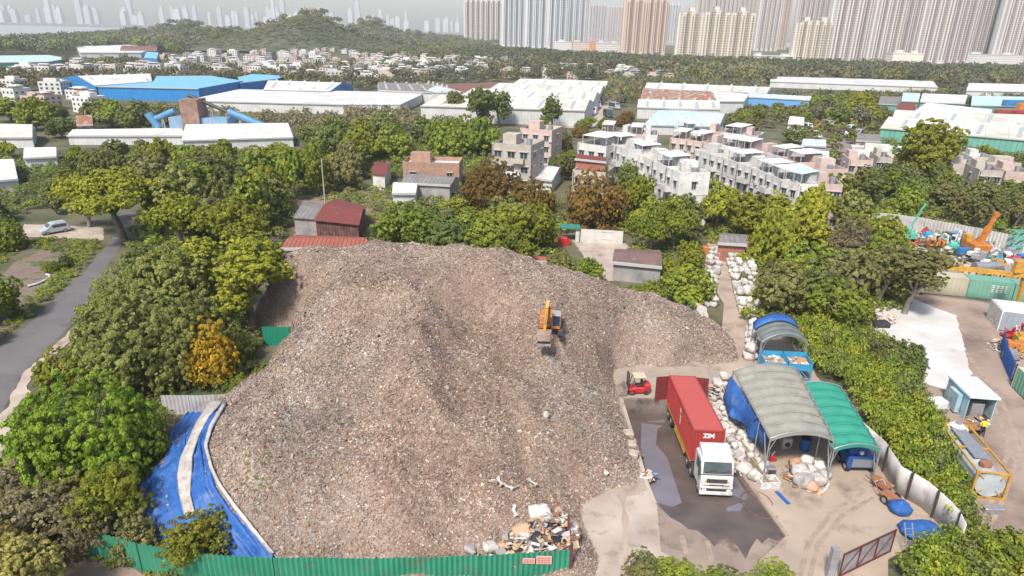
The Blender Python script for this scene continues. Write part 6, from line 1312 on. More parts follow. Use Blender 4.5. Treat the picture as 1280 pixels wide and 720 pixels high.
def clear(x, y, z, R_, h, tol=0.0):
    a = proj((x - R_, y, z + h * .5)); b_ = proj((x + R_, y, z + h * .5)); t_ = proj((x, y, z + h)); 
    for k in KEEP:
        if k[4] < y - 1: continue
        ox = min(k[2], b_[0]) - max(k[0], a[0]); 
        if ox > 0 and t_[1] < k[3] - (k[3] - k[1]) * (.25 + tol) and proj((x, y, z))[1] > k[1]: return False
    return True
def scatter(pxpoly, spacing, n, z=0, rj=None, test=None, existing=None):
    W = [G(x, y).xy.to_tuple() for x, y in pxpoly]; x0, x1 = min(p[0] for p in W), max(p[0] for p in W); y0, y1 = min(p[1] for p in W), max(p[1] for p in W)
    out = [] if existing is None else existing; new = []
    cell = {}
    for _ in range(n * 25):
        if len(new) >= n: break
        x, y = random.uniform(x0, x1), random.uniform(y0, y1)
        if not inpoly(x, y, W): continue
        cx, cy = int(x // spacing), int(y // spacing)
        if any(math.dist(q, (x, y)) < spacing for i in (-1, 0, 1) for j in (-1, 0, 1) for q in cell.get((cx+i, cy+j), [])): continue
        if test and not test(x, y): continue
        cell.setdefault((cx, cy), []).append((x, y)); new.append((x, y))
    return new
# village houses (far): eight small patterns, one mesh each
def villmesh(k):
    R = random.Random(k); L, D_, h = R.uniform(9, 15), R.uniform(8, 11), R.choice((6.5, 8.6, 9.2, 9.6, 10.5)); b = MB(); b.box(0, L, 0, D_, 0, h - .8, 0)
    for q in ((0, L, 0, .2), (0, L, D_ - .2, D_), (0, .2, .2, D_ - .2), (L - .2, L, .2, D_ - .2)): b.box(*q, h - .798, h, 0)
    b.box(.21, L - .21, .21, D_ - .21, h - .797, h - .7, 1); b.box(L * R.uniform(.1, .4), L * .7, D_ * .4, D_ * .8, h - .69, h + 1.9, 0)
    if R.random() < .5: b.box(L * .15, L * .9, D_ * .1, D_ * .6, h + 1.3, h + 1.45, 3)
    fl = max(2, int(h // 3)); nw = int(L // 3)
    for f in range(fl):
        for i in range(nw):
            x = L * (i + .5) / nw; z = (h - .8) * (f + .3) / fl; b.box(x - .75, x + .75, -.05, .001, z, z + 1.5, 2)
        for i in range(3): y = D_ * (i + .5) / 3; b.box(-.05, .001, y - .6, y + .6, (h-.8)*(f+.3)/fl, (h-.8)*(f+.3)/fl + 1.4, 2); b.box(L - .001, L + .05, y - .6, y + .6, (h-.8)*(f+.3)/fl, (h-.8)*(f+.3)/fl + 1.4, 2)
        if R.random() < .6: b.box(L*.1, L*.5, -1.2, -.001, (h-.8)*f/fl + .02, (h-.8)*f/fl + .9, 0)
    me = bpy.data.meshes.new('village_house'); me.from_pydata(b.v, [], b.f); me.polygons.foreach_set('material_index', b.m)
    wl = [WALLW, WALLB, WALLW, WALLP, WALLB, WALLW, WALLG, WALLP, WALLW, WALLB][k % 10]
    for q in (wl, ROOFC, GLASS, ROOFW): me.materials.append(q)
    return me
VM = [villmesh(k) for k in range(10)]
vdesc = ['white', 'beige', 'white', 'pinkish', 'beige', 'white', 'grey', 'pinkish', 'white', 'beige']
def village(poly, n, sp, zone, group):
    pts = scatter(poly, sp, n, test=lambda x, y: free(x, y, 5)); pts.sort(key=lambda p: proj((*p, 0))[0])
    cnt = {}
    for (x, y) in pts:
        k = random.randrange(10); o = bpy.data.objects.new('village_house', VM[k]); C.objects.link(o); o.location = (x, y, 0); o.scale = (.68, .68, .6); o.rotation_euler = (0, 0, random.choice((0, 0, -.35, .3, -.35)) + random.uniform(-.08, .08) + (math.pi if random.random() < .1 else 0))
        i = cnt.get(vdesc[k], 0); cnt[vdesc[k]] = i + 1
        tag(o, f'{vdesc[k]} village house {zone}, {ordi(i)} {vdesc[k]} one from left', 'house', group); FOOT.append((x, y, 6))
    return pts
village([(200,78),(260,70),(330,66),(420,66),(470,74),(430,84),(320,84),(210,88)], 66, 11, 'under the big hill', 'village houses under the big hill')
village([(250,94),(290,86),(420,86),(530,80),(560,92),(550,101),(430,103),(330,98),(256,95)], 84, 11, 'behind the blue warehouses', 'village houses behind the blue warehouses')
village([(430,84),(480,70),(560,76),(640,80),(640,93),(540,92)], 52, 11.5, 'in the upper middle', 'village houses in the upper middle')
village([(560,98),(640,94),(700,88),(800,92),(830,104),(770,102),(690,99)], 40, 12, 'behind the great cream roof', 'village houses behind the great cream roof')
village([(95,86),(195,88),(245,96),(90,96),(0,98),(0,92)], 32, 12, 'left of the blue warehouses', 'village houses left of the blue warehouses')
village([(0,112),(72,112),(130,126),(110,150),(0,140)], 14, 15, 'below the blue warehouse at left', 'white village houses at the left edge')
village([(1055,200),(1120,212),(1290,222),(1290,240),(1180,232),(1080,222)], 8, 16, 'in the right hand wood', 'houses in the right hand wood')
# individual middle distance trees
def zone(poly, sp, n, kinds, Rr, hr, lab, group, size='m', tol=0, z0=0, keepout=True):
    W = []
    def test(x, y):
        if not free(x, y, Rr[0]): return False
        if any(math.dist((x, y), t[:2]) < t[2] * .75 + Rr[0] * .35 for t in TREES): return False
        return True
    pts = scatter(poly, sp, n, test=test); L = []
    for x, y in pts:
        R_ = random.uniform(*Rr); h = random.uniform(*hr)
        if keepout and not clear(x, y, 0, R_, h, tol): 
            R_ *= .6; h *= .55
            if not clear(x, y, 0, R_, h, tol + .15): continue
        L.append((x, y, R_, h))
    L.sort(key=lambda p: proj((p[0], p[1], 0))[0]); cnt = {}
    for x, y, R_, h in L:
        key, shp = random.choice(kinds); d = {'dark': 'dark green', 'green': 'mid green', 'mango': 'olive green', 'lime': 'yellow green', 'olive': 'olive', 'rust': 'rust brown', 'dry': 'grey brown', 'gold': 'golden'}[key]
        d2 = d + {'umbrella': ' flat topped', 'round': ' rounded', 'tall': ' tall', 'dome': ' domed', 'bush': ' low', 'airy': ' loose', 'airytall': ' tall loose'}[shp]
        i = cnt.get(d2, 0); cnt[d2] = i + 1
        tree((x, y, z0), R_, h, key, shp, size, f'{d2} tree {lab}, {ordi(i)} from left', group, {'umbrella': 'umbrella_tree', 'dome': 'spreading_tree'}.get(shp, 'broadleaf_tree'), 'tree', random.uniform(.08, .2))
KD = [('mango', 'round'), ('green', 'round'), ('mango', 'dome'), ('lime', 'umbrella'), ('green', 'umbrella'), ('dark', 'dome'), ('olive', 'round'), ('lime', 'airy')]
zone([(-10,255),(40,215),(130,210),(250,215),(370,225),(370,262),(345,300),(250,308),(190,262),(120,252),(60,275),(-10,280)], 6.6, 34, KD, (3.8, 5.6), (7, 10.5), 'in the near left wood', 'trees of the near left wood')
zone([(-10,210),(20,178),(130,180),(250,182),(370,182),(380,225),(130,212)], 9, 34, KD, (4.5, 6.5), (8.5, 12), 'in the far left wood', 'trees of the far left wood')
zone([(370,182),(480,172),(600,172),(612,190),(590,205),(575,200),(500,200),(470,205),(380,225)], 8, 30, [('dark', 'round'), ('green', 'round'), ('lime', 'round'), ('dark', 'dome'), ('green', 'dome'), ('green', 'umbrella')], (4.2, 6.2), (8, 11.5), 'above the brick hut', 'trees of the wood above the brick hut')
zone([(375,228),(455,205),(470,222),(495,250),(465,262),(450,250),(400,250)], 6, 12, [('green', 'round'), ('dark', 'airytall'), ('lime', 'round'), ('olive', 'umbrella')], (3.4, 4.8), (7, 10), 'between barn and peach brick hut', 'trees between barn and peach brick hut')
zone([(460,262),(600,262),(590,300),(650,300),(640,330),(480,322),(455,290)], 6.2, 16, [('green', 'round'), ('dark', 'round'), ('olive', 'round'), ('green', 'umbrella'), ('lime', 'airy')], (3.6, 5), (6, 8.6), 'behind the heap crest', 'trees behind the heap crest')
zone([(660,150),(760,140),(800,150),(780,165),(700,175),(665,172)], 8, 12, [('dark', 'round'), ('green', 'round'), ('rust', 'dome')], (4, 6), (7, 10), 'between pink house and great cream roof', 'trees by the great cream roof', tol=-.1)
zone([(664,185),(712,185),(718,240),(700,240)], 6, 7, [('green', 'round'), ('dark', 'round'), ('rust', 'dome'), ('olive', 'round')], (3, 4.5), (5, 8), 'between beige house and awning house', 'trees beside the awning house')
zone([(765,240),(850,245),(880,262),(860,300),(800,300),(780,280)], 5.6, 16, [('dark', 'round'), ('green', 'round'), ('lime', 'round'), ('olive', 'airy')], (3.2, 4.8), (5.5, 8.6), 'in front of the tall white terrace', 'trees in front of the tall white terrace', tol=.45)
zone([(860,262),(930,252),(1030,262),(1060,275),(1100,330),(1080,345),(960,330),(930,300),(890,290),(860,300)], 5.8, 40, [('lime', 'round'), ('lime', 'umbrella'), ('green', 'round'), ('lime', 'dome'), ('lime', 'round'), ('mango', 'round')], (3.6, 4.8), (6.5, 9), 'in the green belt below the long terrace', 'trees of the green belt', tol=.5)
zone([(935,318),(1090,338),(1120,372),(1060,400),(1010,412),(970,400),(945,350)], 5.0, 34, [('green', 'round'), ('lime', 'round'), ('mango', 'round'), ('green', 'dome'), ('olive', 'round')], (3.2, 4.6), (5, 8), 'right of the bag lane', 'trees right of the bag lane')
zone([(1062,240),(1110,215),(1180,222),(1300,250),(1310,300),(1200,290),(1110,272),(1070,262)], 6.2, 60, [('dark', 'round'), ('olive', 'round'), ('dark', 'umbrella'), ('green', 'round'), ('olive', 'airy'), ('dark', 'tall')], (4.6, 7.0), (9.5, 14), 'in the right hand wood', 'trees of the right hand wood', tol=.5)
zone([(1055,222),(1100,180),(1160,190),(1300,205),(1300,235),(1180,222),(1110,214)], 10, 26, [('dark', 'round'), ('green', 'round'), ('olive', 'round')], (4.5, 6), (7, 11), 'below the great pale warehouse', 'trees below the great pale warehouse')
zone([(900,160),(930,135),(1010,135),(1090,125),(1110,140),(1090,160),(1000,156),(990,182),(950,170)], 11, 40, [('dark', 'round'), ('green', 'round'), ('olive', 'round'), ('lime', 'round')], (5, 7), (8, 12), 'above the pink rear terrace', 'trees above the pink rear terrace')
zone([(0,148),(130,150),(215,158),(200,168),(80,175),(0,160)], 11, 22, [('dark', 'round'), ('olive', 'round'), ('green', 'round')], (5, 7), (7, 11), 'left of the conveyor plant', 'trees left of the conveyor plant')
# woods and scrub as masses
def mass(name, lab, poly, sp, n, Rr, hr, keys, n_=90, leaf=.16, cat='wood', tol=0, zf=None, chk=True):
    P = scatter(poly, sp, n, test=lambda x, y: free(x, y, Rr[0])); out = []
    for x, y in P:
        R_, h = random.uniform(*Rr), random.uniform(*hr); z = zf(x, y) if zf else 0
        if chk and not clear(x, y, z, R_, h, tol): continue
        out.append((x, y, z - .1, R_, h))
    if out: return forest(name, lab, out, keys, n_, leaf, cat=cat)
mass('scrub_belt', 'dry brown and olive scrub belt in front of the white roofed sheds', [(150,158),(230,142),(330,144),(430,140),(530,143),(600,146),(610,160),(480,170),(380,178),(368,160),(240,150),(160,164)], 5, 420, (3, 5), (3.5, 6.5), ['fardry', 'fardry', 'olive'], 170, .09)
mass('scrub_belt', 'olive scrub between the left sheds and the conveyor plant', [(60,166),(180,146),(225,150),(200,158),(90,166)], 5, 120, (3, 5), (3, 6), ['olive', 'fardry'], 110, .13)
mass('far_wood', 'dark belt of woodland along the foot of the tower blocks', [(575,62),(700,72),(860,80),(1000,84),(1290,92),(1300,101),(1180,99),(960,93),(800,90),(700,84),(600,74)], 9, 1100, (6, 10), (7, 11), ['far', 'dark', 'far'], 130, .115)
mass('far_wood', 'second belt of mixed woodland above the long low white shed', [(780,92),(960,93),(1010,112),(960,112),(930,106),(830,104)], 9, 320, (6, 9), (8, 12), ['far', 'olive', 'fardry'], 130, .115)
mass('far_wood', 'woodland right of the long low white shed', [(960,112),(1090,112),(1180,112),(1310,118),(1310,105),(1180,98),(960,92)], 9, 320, (6, 9), (7, 11), ['far', 'olive', 'fardry'], 130, .115)
mass('far_wood', 'coastal woodland at the upper left below the bay', [(-30,64),(60,54),(150,47),(230,52),(230,66),(200,74),(90,77),(60,68),(-30,70)], 11, 700, (8, 13), (10, 15), ['far', 'dark', 'far'], 130, .115)
mass('far_wood', 'trees between the village roofs at left', [(0,84),(200,78),(260,92),(540,80),(560,100),(330,104),(240,92),(0,100)], 13, 330, (4, 7), (5, 8), ['far', 'fardry', 'olive'], 110, .12, chk=True)
mass('far_wood', 'trees between village houses in the upper middle', [(440,70),(600,66),(700,84),(830,92),(800,104),(640,98),(560,80)], 11, 330, (5, 8), (6, 10), ['far', 'fardry', 'dark'], 110, .12)
mass('far_wood', 'woodland covering the lower slopes of the hills', [(200,66),(300,60),(420,62),(560,66),(620,60),(620,50),(520,46),(300,46),(150,42),(100,48)], 13, 1500, (8, 13), (8, 12), ['far', 'dark', 'fardry'], 100, .13, zf=lambda x, y: max(0, hh(x, y)))
P = []
for _ in range(6000):
    k = random.choice(HILLS); x = k[0] + random.gauss(0, k[3] * .8); y = k[1] - abs(random.gauss(0, k[4] * .6)) + 20; z = hh(x, y)
    if z > 4 and noise.noise(Vector((x * .012, y * .012, 8))) + .62 > 0: P.append((x, y, z - 1, random.uniform(2.5, 5), random.uniform(1.5, 3.2)))
forest('hill_shrubs', 'dark shrubs covering the hills above the village', P[:5200], ['far', 'dark', 'far', 'fardry'], 60, .16)
mass('scrub_belt', 'mixed scrub filling the ground between the middle distance sheds', [(560,150),(740,150),(800,140),(900,134),(1010,130),(1100,118),(1100,108),(960,108),(800,104),(760,104),(740,140),(560,140)], 5.5, 420, (3.5, 6), (4, 7), ['far', 'olive', 'fardry'], 150, .1)
mass('scrub_belt', 'mixed scrub between the left warehouses and the village', [(-20,118),(110,118),(330,118),(480,114),(540,106),(440,104),(240,94),(0,98),(-20,104)], 7, 380, (3.5, 6), (4, 7), ['far', 'olive', 'fardry'], 130, .11)
mass('scrub_belt', 'mixed scrub at the right end of the village', [(500,86),(640,82),(720,88),(830,94),(830,106),(700,100),(560,104),(480,100)], 7, 420, (4, 7), (4, 8), ['far', 'fardry', 'far'], 130, .11)
mass('scrub_belt', 'mixed scrub around the right hand sheds', [(1010,130),(1100,120),(1330,122),(1330,150),(1240,152),(1110,140),(1080,160),(1000,150)], 5.5, 300, (3.5, 6), (4, 7), ['far', 'green', 'fardry'], 150, .1)
# undergrowth in the near and middle ground
mass('undergrowth', 'low green undergrowth filling the left woods', [(-20,300),(-10,200),(200,190),(370,190),(380,240),(350,300),(240,330),(300,400),(340,470),(300,500),(150,480),(110,400),(160,330),(180,262),(120,250),(40,262)], 1.9, 2600, (1.2, 2.2), (.8, 2.0), ['dark', 'green', 'olive'], 180, .09, cat='undergrowth', tol=.3)
mass('undergrowth', 'low green undergrowth behind the heap crest', [(380,182),(610,176),(640,250),(700,250),(710,330),(640,345),(460,325),(440,262),(380,240)], 2.1, 1500, (1.2, 2.2), (.8, 2.0), ['dark', 'green', 'olive'], 180, .09, cat='undergrowth', tol=.3)
mass('undergrowth', 'low green undergrowth of the belt right of the lane', [(760,240),(860,250),(1030,260),(1140,340),(1120,385),(1060,400),(1000,430),(935,400),(925,318),(880,300),(840,318),(830,350),(790,345),(780,290)], 1.8, 1900, (1.1, 2.0), (.8, 2.0), ['dark', 'green', 'lime'], 180, .09, cat='undergrowth', tol=.3)
mass('undergrowth', 'low green undergrowth of the right hand wood', [(1050,262),(1060,215),(1100,175),(1300,200),(1300,318),(1200,300),(1100,275)], 3, 1600, (1.8, 3), (1, 2.5), ['dark', 'green', 'olive'], 180, .09, cat='undergrowth', tol=.3)
mass('undergrowth', 'scrubby ground cover around the small car park', [(890,160),(930,135),(1110,125),(1110,150),(1100,200),(1070,230),(1040,205),(1000,190),(990,160)], 5, 500, (2.5, 4), (1.5, 3.5), ['olive', 'green', 'fardry'], 90, .15, cat='undergrowth', tol=.2)
mass('undergrowth', 'leafy ground cover beside the road and dirt plot', [(128,310),(118,322),(98,348),(60,385),(20,425),(0,436),(0,420),(40,370),(70,350),(90,320),(30,308),(0,330),(0,300),(60,300),(110,302)], .9, 700, (.5, 1.1), (.3, 1.0), ['green', 'lime', 'olive'], 180, .09, cat='undergrowth', chk=False)
mass('undergrowth', 'weeds along the front of the green fence', [(85,690),(110,698),(180,716),(250,735),(480,745),(600,750),(700,750),(700,738),(470,728),(240,716),(170,700),(100,683)], .6, 500, (.35, .8), (.3, .9), ['green', 'dark', 'lime'], 90, .13, cat='weeds', chk=False)
mass('undergrowth', 'scrub under the trees between road and blue tarp', [(-20,640),(40,560),(80,500),(200,500),(212,530),(168,600),(165,660),(100,660),(40,690),(-30,700)], 1.0, 700, (.7, 1.3), (.5, 1.3), ['dark', 'olive', 'green'], 180, .09, cat='undergrowth', chk=False)
# vine covered bank
def bankh(x, y):
    return 0
mass('vine_bank', 'dense vine covered bank running down between the sheds and the right hand yard', [(985,425),(1010,408),(1050,405),(1100,440),(1135,478),(1152,520),(1176,565),(1200,622),(1215,700),(1300,720),(1300,760),(1130,760),(1150,700),(1205,690),(1185,650),(1150,618),(1122,588),(1108,566),(1085,530),(1064,490),(1025,470)], .78, 2600, (.9, 1.6), (1.4, 3.2), ['green', 'lime', 'green', 'dark'], 330, .06, cat='hedge', chk=False)
P = []
for _ in range(22):
    x, y = random.uniform(300, 340), random.uniform(565, 625); p = hit(x, y); P.append((p.x, p.y, p.z, .2, .14))
forest('weeds', 'few green weeds sprouting on the left slope of the debris heap', P, ['lime', 'olive'], 25, .2, cat='weeds')
# ------------------------------------------------------------ tower blocks
def tmat(name, wall, win, fz=2.9, bay=1.0, frac=.5, wfrac=.6):
    M = bpy.data.materials.new(name); M.use_nodes = True; t = M.node_tree; N = t.nodes; L = t.links; b = N['Principled BSDF']; b.inputs['Roughness'].default_value = .8
    tc = N.new('ShaderNodeTexCoord'); s = N.new('ShaderNodeSeparateXYZ'); L.new(tc.outputs['Object'], s.inputs[0])
    def fr(src, p, f):
        m_ = N.new('ShaderNodeMath'); m_.operation = 'DIVIDE'; m_.inputs[1].default_value = p; L.new(src, m_.inputs[0]); q = N.new('ShaderNodeMath'); q.operation = 'FRACT'; L.new(m_.outputs[0], q.inputs[0]); r_ = N.new('ShaderNodeMath'); r_.operation = 'LESS_THAN'; r_.inputs[1].default_value = f; L.new(q.outputs[0], r_.inputs[0]); return r_.outputs[0]
    ad = N.new('ShaderNodeMath'); L.new(s.outputs[0], ad.inputs[0]); L.new(s.outputs[1], ad.inputs[1])
    mu = N.new('ShaderNodeMath'); mu.operation = 'MULTIPLY'; L.new(fr(s.outputs[2], fz, frac), mu.inputs[0]); L.new(fr(ad.outputs[0], bay, wfrac), mu.inputs[1])
    x = N.new('ShaderNodeMix'); x.data_type = 'RGBA'; x.inputs[6].default_value = (*wall, 1); x.inputs[7].default_value = (*win, 1); L.new(mu.outputs[0], x.inputs[0]); L.new(x.outputs[2], b.inputs['Base Color']); return M
TMATS = {
 'white': (tmat('tower_white', (.62, .62, .61), (.42, .43, .44), bay=3.1, wfrac=.35), tmat('tower_blue_grey', (.3, .34, .37), (.09, .12, .16), bay=2.4)),
 'mauve': (tmat('tower_pale_mauve', (.64, .62, .59), (.4, .37, .36), bay=3.1, wfrac=.35), tmat('tower_mauve_bays', (.31, .265, .245), (.09, .07, .08), bay=2.2, wfrac=.5)),
 'plum': (tmat('tower_lilac', (.58, .54, .53), (.33, .3, .32), bay=3.1, wfrac=.35), tmat('tower_plum_bays', (.29, .25, .245), (.09, .07, .1), bay=2.2)),
 'cream': (tmat('tower_cream', (.66, .61, .53), (.4, .36, .32), bay=3.3, wfrac=.45), tmat('tower_cream_bays', (.4, .34, .28), (.11, .09, .08), bay=2.2)),
 'peach': (tmat('tower_peach', (.62, .5, .4), (.4, .32, .27), bay=3.0, wfrac=.4), tmat('tower_peach_bays', (.36, .27, .23), (.1, .08, .08), bay=2.2)),
 'beige': (tmat('tower_beige', (.58, .53, .48), (.36, .32, .3), bay=3.0, wfrac=.4), tmat('tower_beige_bays', (.4, .35, .32), (.17, .15, .15), bay=2.2))}
TDK = mat('tower_dark_shaft', (.16, .13, .14), .8); TMAR = mat('tower_maroon_line', (.2, .12, .1), .8)
def tower(x0, x1, yb_, ytop, key, label, group='tower blocks of the housing estate', nb=None, skew=0.0, name='tower_block', crownh=True):
    """x0,x1: picture columns of the foot (yb_); ytop: picture row of the roof (negative = out of frame)"""
    a = G(x0, yb_); b_ = G(x1, yb_); b_.y = a.y = (a.y + b_.y) / 2; a = Vector((ray(x0, yb_).x / ray(x0, yb_).y * a.y, a.y)); b_ = Vector((ray(x1, yb_).x / ray(x1, yb_).y * b_.y, b_.y))
    W = b_.x - a.x; D = a.y; xm = (x0 + x1) / 2; d = ray(xm, ytop); Ht = H + d.z * D / d.y
    t = thing(name, label, 'tower', ((a.x + b_.x) / 2, D, 0), skew, group)
    m1, m2 = TMATS[key]; nb = nb or max(5, int(W / 5.2) | 1); bw = W / nb; B = [MB(), MB(), MB()]
    for k in range(nb):
        x = -W/2 + k * bw; pr_ = k % 2 == 0; dep = 3.4 if pr_ else 0; wd = .0
        if k % 4 == 1 : B[2].box(x + bw*.44, x + bw*.56, -.5, .5, 0, Ht + 1)
        hh_ = Ht + (2.2 if pr_ and k not in (0, nb - 1) else 0)
        (B[0] if pr_ else B[1]).box(x + (.0 if pr_ else .002), x + bw - (.0 if pr_ else .002), -dep, 16 + (2 if pr_ else 0), 0, hh_)
        if pr_: B[1].box(x + bw * .36, x + bw * .64, -dep - .9, -dep - .003, 6, Ht - 3)
    B[0].box(-W/2 - 2.5, -W/2 - .003, 4, 12, 0, Ht - 1); B[0].box(W/2 + .003, W/2 + 2.5, 4, 12, 0, Ht - 1)
    B[0].build('wall', m1, t); B[1].build('window_bays', m2, t); B[2].build('service_shaft', TMAR if key in ('mauve', 'plum', 'peach') else TDK, t)
    if crownh:
        b = MB()
        for k in range(max(1, nb // 4)): x = -W/2 + W * (k + .5) / max(1, nb // 4); b.box(x - 3, x + 3, 3, 10, Ht + .003, Ht + 5.5); b.box(x - 4.2, x + 4.2, 4, 12, Ht + 5.503, Ht + 6.3)
        b.build('roof_plant', m1, t)
    return t
for q in [(1045,1095,71,-60,'beige','beige tower filling the gap behind the first striped towers'),(1100,1150,71,-60,'plum','grey plum tower rising behind the low white hall'),(1155,1205,71,-60,'beige','beige tower behind the right hand striped towers'),(1210,1262,71,-60,'mauve','mauve tower behind the white terraced school'),(1268,1320,71,-60,'beige','beige tower behind the right edge tower'),
 (735,757,50,7,'plum','narrow grey plum tower behind the orange and white school block'),(758,778,50,9,'beige','beige grey tower left of the peach towers'),
 (832,848,54,6,'white','slim blue grey tower seen between the peach towers and cream towers'),
 (866,884,60,-20,'beige','tall tower rising behind the left cream tower'),(885,918,60,-30,'mauve','tall tower rising behind the middle of the cream towers'),(917,946,60,-30,'beige','tall tower rising behind the right cream tower'),
 (944,970,64,-30,'mauve','tall mauve tower left of the sky gap'),(972,981,62,-30,'peach','slim peach tower at the left side of the sky gap'),
 (990,1035,66,-30,'plum','dark plum tower at the right side of the sky gap'),
 (581,628,56,1,'mauve','leftmost tower block with mauve stripes'),(628,657,58.5,-5,'white','second tower block from left with blue grey stripes'),(657,684,60,-8,'white','third tower block from left with blue grey stripes'),(684,708,61,-12,'white','fourth tower block from left with pale stripes'),(707,732,59,-14,'white','fifth tower block from left, before the orange and white block'),
 (778,803,68,0,'peach','left peach tower block with ribbed roofline'),(804,830,68.5,0,'peach','right peach tower block with ribbed roofline'),
 (846,873,75.5,16,'cream','left cream slab tower, lower than those behind'),(874,905,77,15,'cream','middle cream slab tower, lower than those behind'),(906,936,78,16,'cream','right cream slab tower, lower than those behind'),
 (991,1033,79,28,'cream','short cream tower with flat roof at the foot of the mauve towers'),
 (1033,1064,80,-60,'mauve','white and maroon striped tower right of the short cream tower'),(1063,1086,79,-60,'mauve','narrow striped tower, second right of the short cream tower'),(1085,1118,80,-60,'mauve','broad white shafted tower left of the low white hall'),(1117,1146,79,-60,'plum','plum tower behind the low white hall'),(1145,1174,80,-60,'mauve','white shafted tower right of the low white hall'),(1173,1206,80,-60,'plum','plum striped tower left of the white terraced school'),(1205,1243,78,-60,'plum','plum tower behind the white terraced school'),(1241,1266,80,-60,'mauve','pale tower right of the white terraced school'),(1264,1300,80,-60,'plum','grey plum tower at the right edge')]:
    tower(*q)
TB2 = tmat('low_block_white', (.66, .64, .61), (.3, .3, .3), 3, 2.4, .45, .6)
def lowblock(x0, x1, yb_, hgt, wallm, label, extra=None):
    a = G(x0, yb_); b_ = G(x1, yb_); D = (a.y + b_.y) / 2; t = thing('low_block', label, 'building', (a.x, D, 0)); W = b_.x - a.x
    MB().box(0, W, 0, 16, 0, hgt).box(-.4, W + .4, -.4, 16.4, hgt + .003, hgt + .8).build('wall', wallm, t)
    MB().box(W * .2, W * .35, 3, 10, hgt + .81, hgt + 4).box(W * .7, W * .82, 3, 10, hgt + .81, hgt + 3.5).build('roof_plant', wallm, t)
    if extra: MB().box(W * extra[0], W * extra[1], -1.5, -.003, 0, hgt + 3).build('stair_tower', extra[2], t)
    return t
lowblock(692, 728, 63, 13, TB2, 'low grey white block at the foot of the blue grey striped towers')
lowblock(716, 742, 66, 15, tmat('low_block_peach', (.6, .5, .42), (.3, .25, .24), 3, 2.4, .45, .6), 'low cream and orange block left of the orange stair tower', (.75, 1.05, mat('orange_render', (.5, .25, .16), .8)))
lowblock(743, 773, 66, 14, TB2, 'low white block right of the orange stair tower')
lowblock(932, 992, 78, 7, TB2, 'long low white podium below the sky gap')
lowblock(1118, 1147, 82, 14, tmat('low_block_cream', (.72, .69, .6), (.5, .47, .42), 3, 3.4, .3, .5), 'low cream white hall at the foot of the towers')
lowblock(1208, 1264, 80, 12, TB2, 'white terraced school at the foot of the right towers', (.0, .06, TB2))
lowblock(1190, 1300, 87, 2.2, WALLB, 'long pale retaining wall under the right towers')
# ------------------------------------------------------------ skyline across the bay
SKYM = [tmat('skyline_pale', (.6, .61, .62), (.42, .45, .48), 4, 5, .5, .6), tmat('skyline_grey', (.5, .52, .55), (.34, .37, .4), 4, 5, .5, .6)]  # wall and window colours lifted towards the sky tone, painting in distance haze
xs_ = sorted([random.uniform(-30, 232) for _ in range(44)] + [random.uniform(232, 600) for _ in range(62)] + [340, 352, 446, 480, 497])
skc = [0, 0]
for k, x in enumerate(xs_):
    D = random.uniform(4700, 6000); hor = 22 + x * .0227
    top = random.uniform(hor - 22, hor - 6) if x > 232 else (random.uniform(-6, 12) if random.random() < .4 else random.uniform(6, 20))
    if x in (340, 352, 446): top = hor - 33
    d = ray(x, top); Ht = H + d.z * D / d.y; wd = random.uniform(18, 38) * (1.15 if x < 232 else .9)
    b = MB(); b.box(-wd/2, wd/2, -wd/2, wd/2, 0, Ht * .86); b.box(-wd*.38, wd*.38, -wd*.38, wd*.38, Ht * .86 + .01, Ht); b.box(-wd*.1, wd*.1, -wd*.1, wd*.1, Ht + .01, Ht * (1.04 if k % 5 == 0 else 1.01))
    o = b.build('skyline_tower', SKYM[k % 2], None, (d.x * D / d.y, D, 0)); c_ = skc[k % 2]; skc[k % 2] += 1; tag(o, f'hazy {["pale", "grey"][k % 2]} skyline tower across the bay, {ordi(c_)} {["pale", "grey"][k % 2]} one from the left', 'tower', 'hazy skyline across the bay')
# ------------------------------------------------------------ right hand yards
def cont(a, b_, label, paint, h=2.6, dep=2.4, top=None, mark=None, ribs=True):
    a = Vector(a); b_ = Vector(b_); d = b_ - a; t = thing('shipping_container', label, 'container', (a.x, a.y, 0), math.atan2(d.y, d.x)); L = d.length
    MB().box(0, L, 0, dep, .1, h - .05).build('shell', paint, t); MB().box(-.02, L + .02, -.02, dep + .02, h - .05, h).box(-.03, .1, -.05, dep + .03, 0, h - .051).box(L - .1, L + .03, -.05, dep + .03, 0, h - .051).build('frame', top or paint, t)
    b = MB(); n = int(L / .5)
    for k in range(n): b.box(.15 + k * L / n, .15 + k * L / n + .24, -.045, -.001, .2, h - .15)
    b.build('wall_ribs', paint, t)
    if mark:
        b = MB(); r_ = random.Random(3)
        for row in range(2):
            for c_ in range(4):
                x = L * mark + c_ * .5; z = 1.75 - row * .55
                b.box(x, x + .36, -.06, -.05, z + .3, z + .38); b.box(x, x + .36, -.06, -.05, z, z + .07); b.box(x + .14, x + .21, -.061, -.05, z + .071, z + .299); b.box(x + .3, x + .36, -.061, -.05, z + .071, z + .299) if r_.random() < .6 else None
        b.build('faded_characters', LW, t)
    return t
CCREAM = mat('container_cream', (.48, .45, .33), .6, (.4, .37, .28), .6); CGREEN = mat('container_green', (.14, .34, .24), .6, (.18, .36, .28), .5, stain=((.3, .25, .2), .8, .62, .8)); CGREY = mat('container_grey', (.3, .35, .4), .6, (.25, .28, .3), .5)
CP_ = [G(x, y).xy for x, y in ((1143,366),(1205.5,372),(1207,372.5),(1262,378),(1264,378.5),(1320,384))]
cont(CP_[0], CP_[1], 'pale cream green container behind the white slab', CCREAM, mark=.06); cont(CP_[2], CP_[3], 'sea green container right of the pale cream one', CGREEN, mark=.5); cont(CP_[4], CP_[5], 'sea green container at the right edge behind the yellow post', CGREEN)
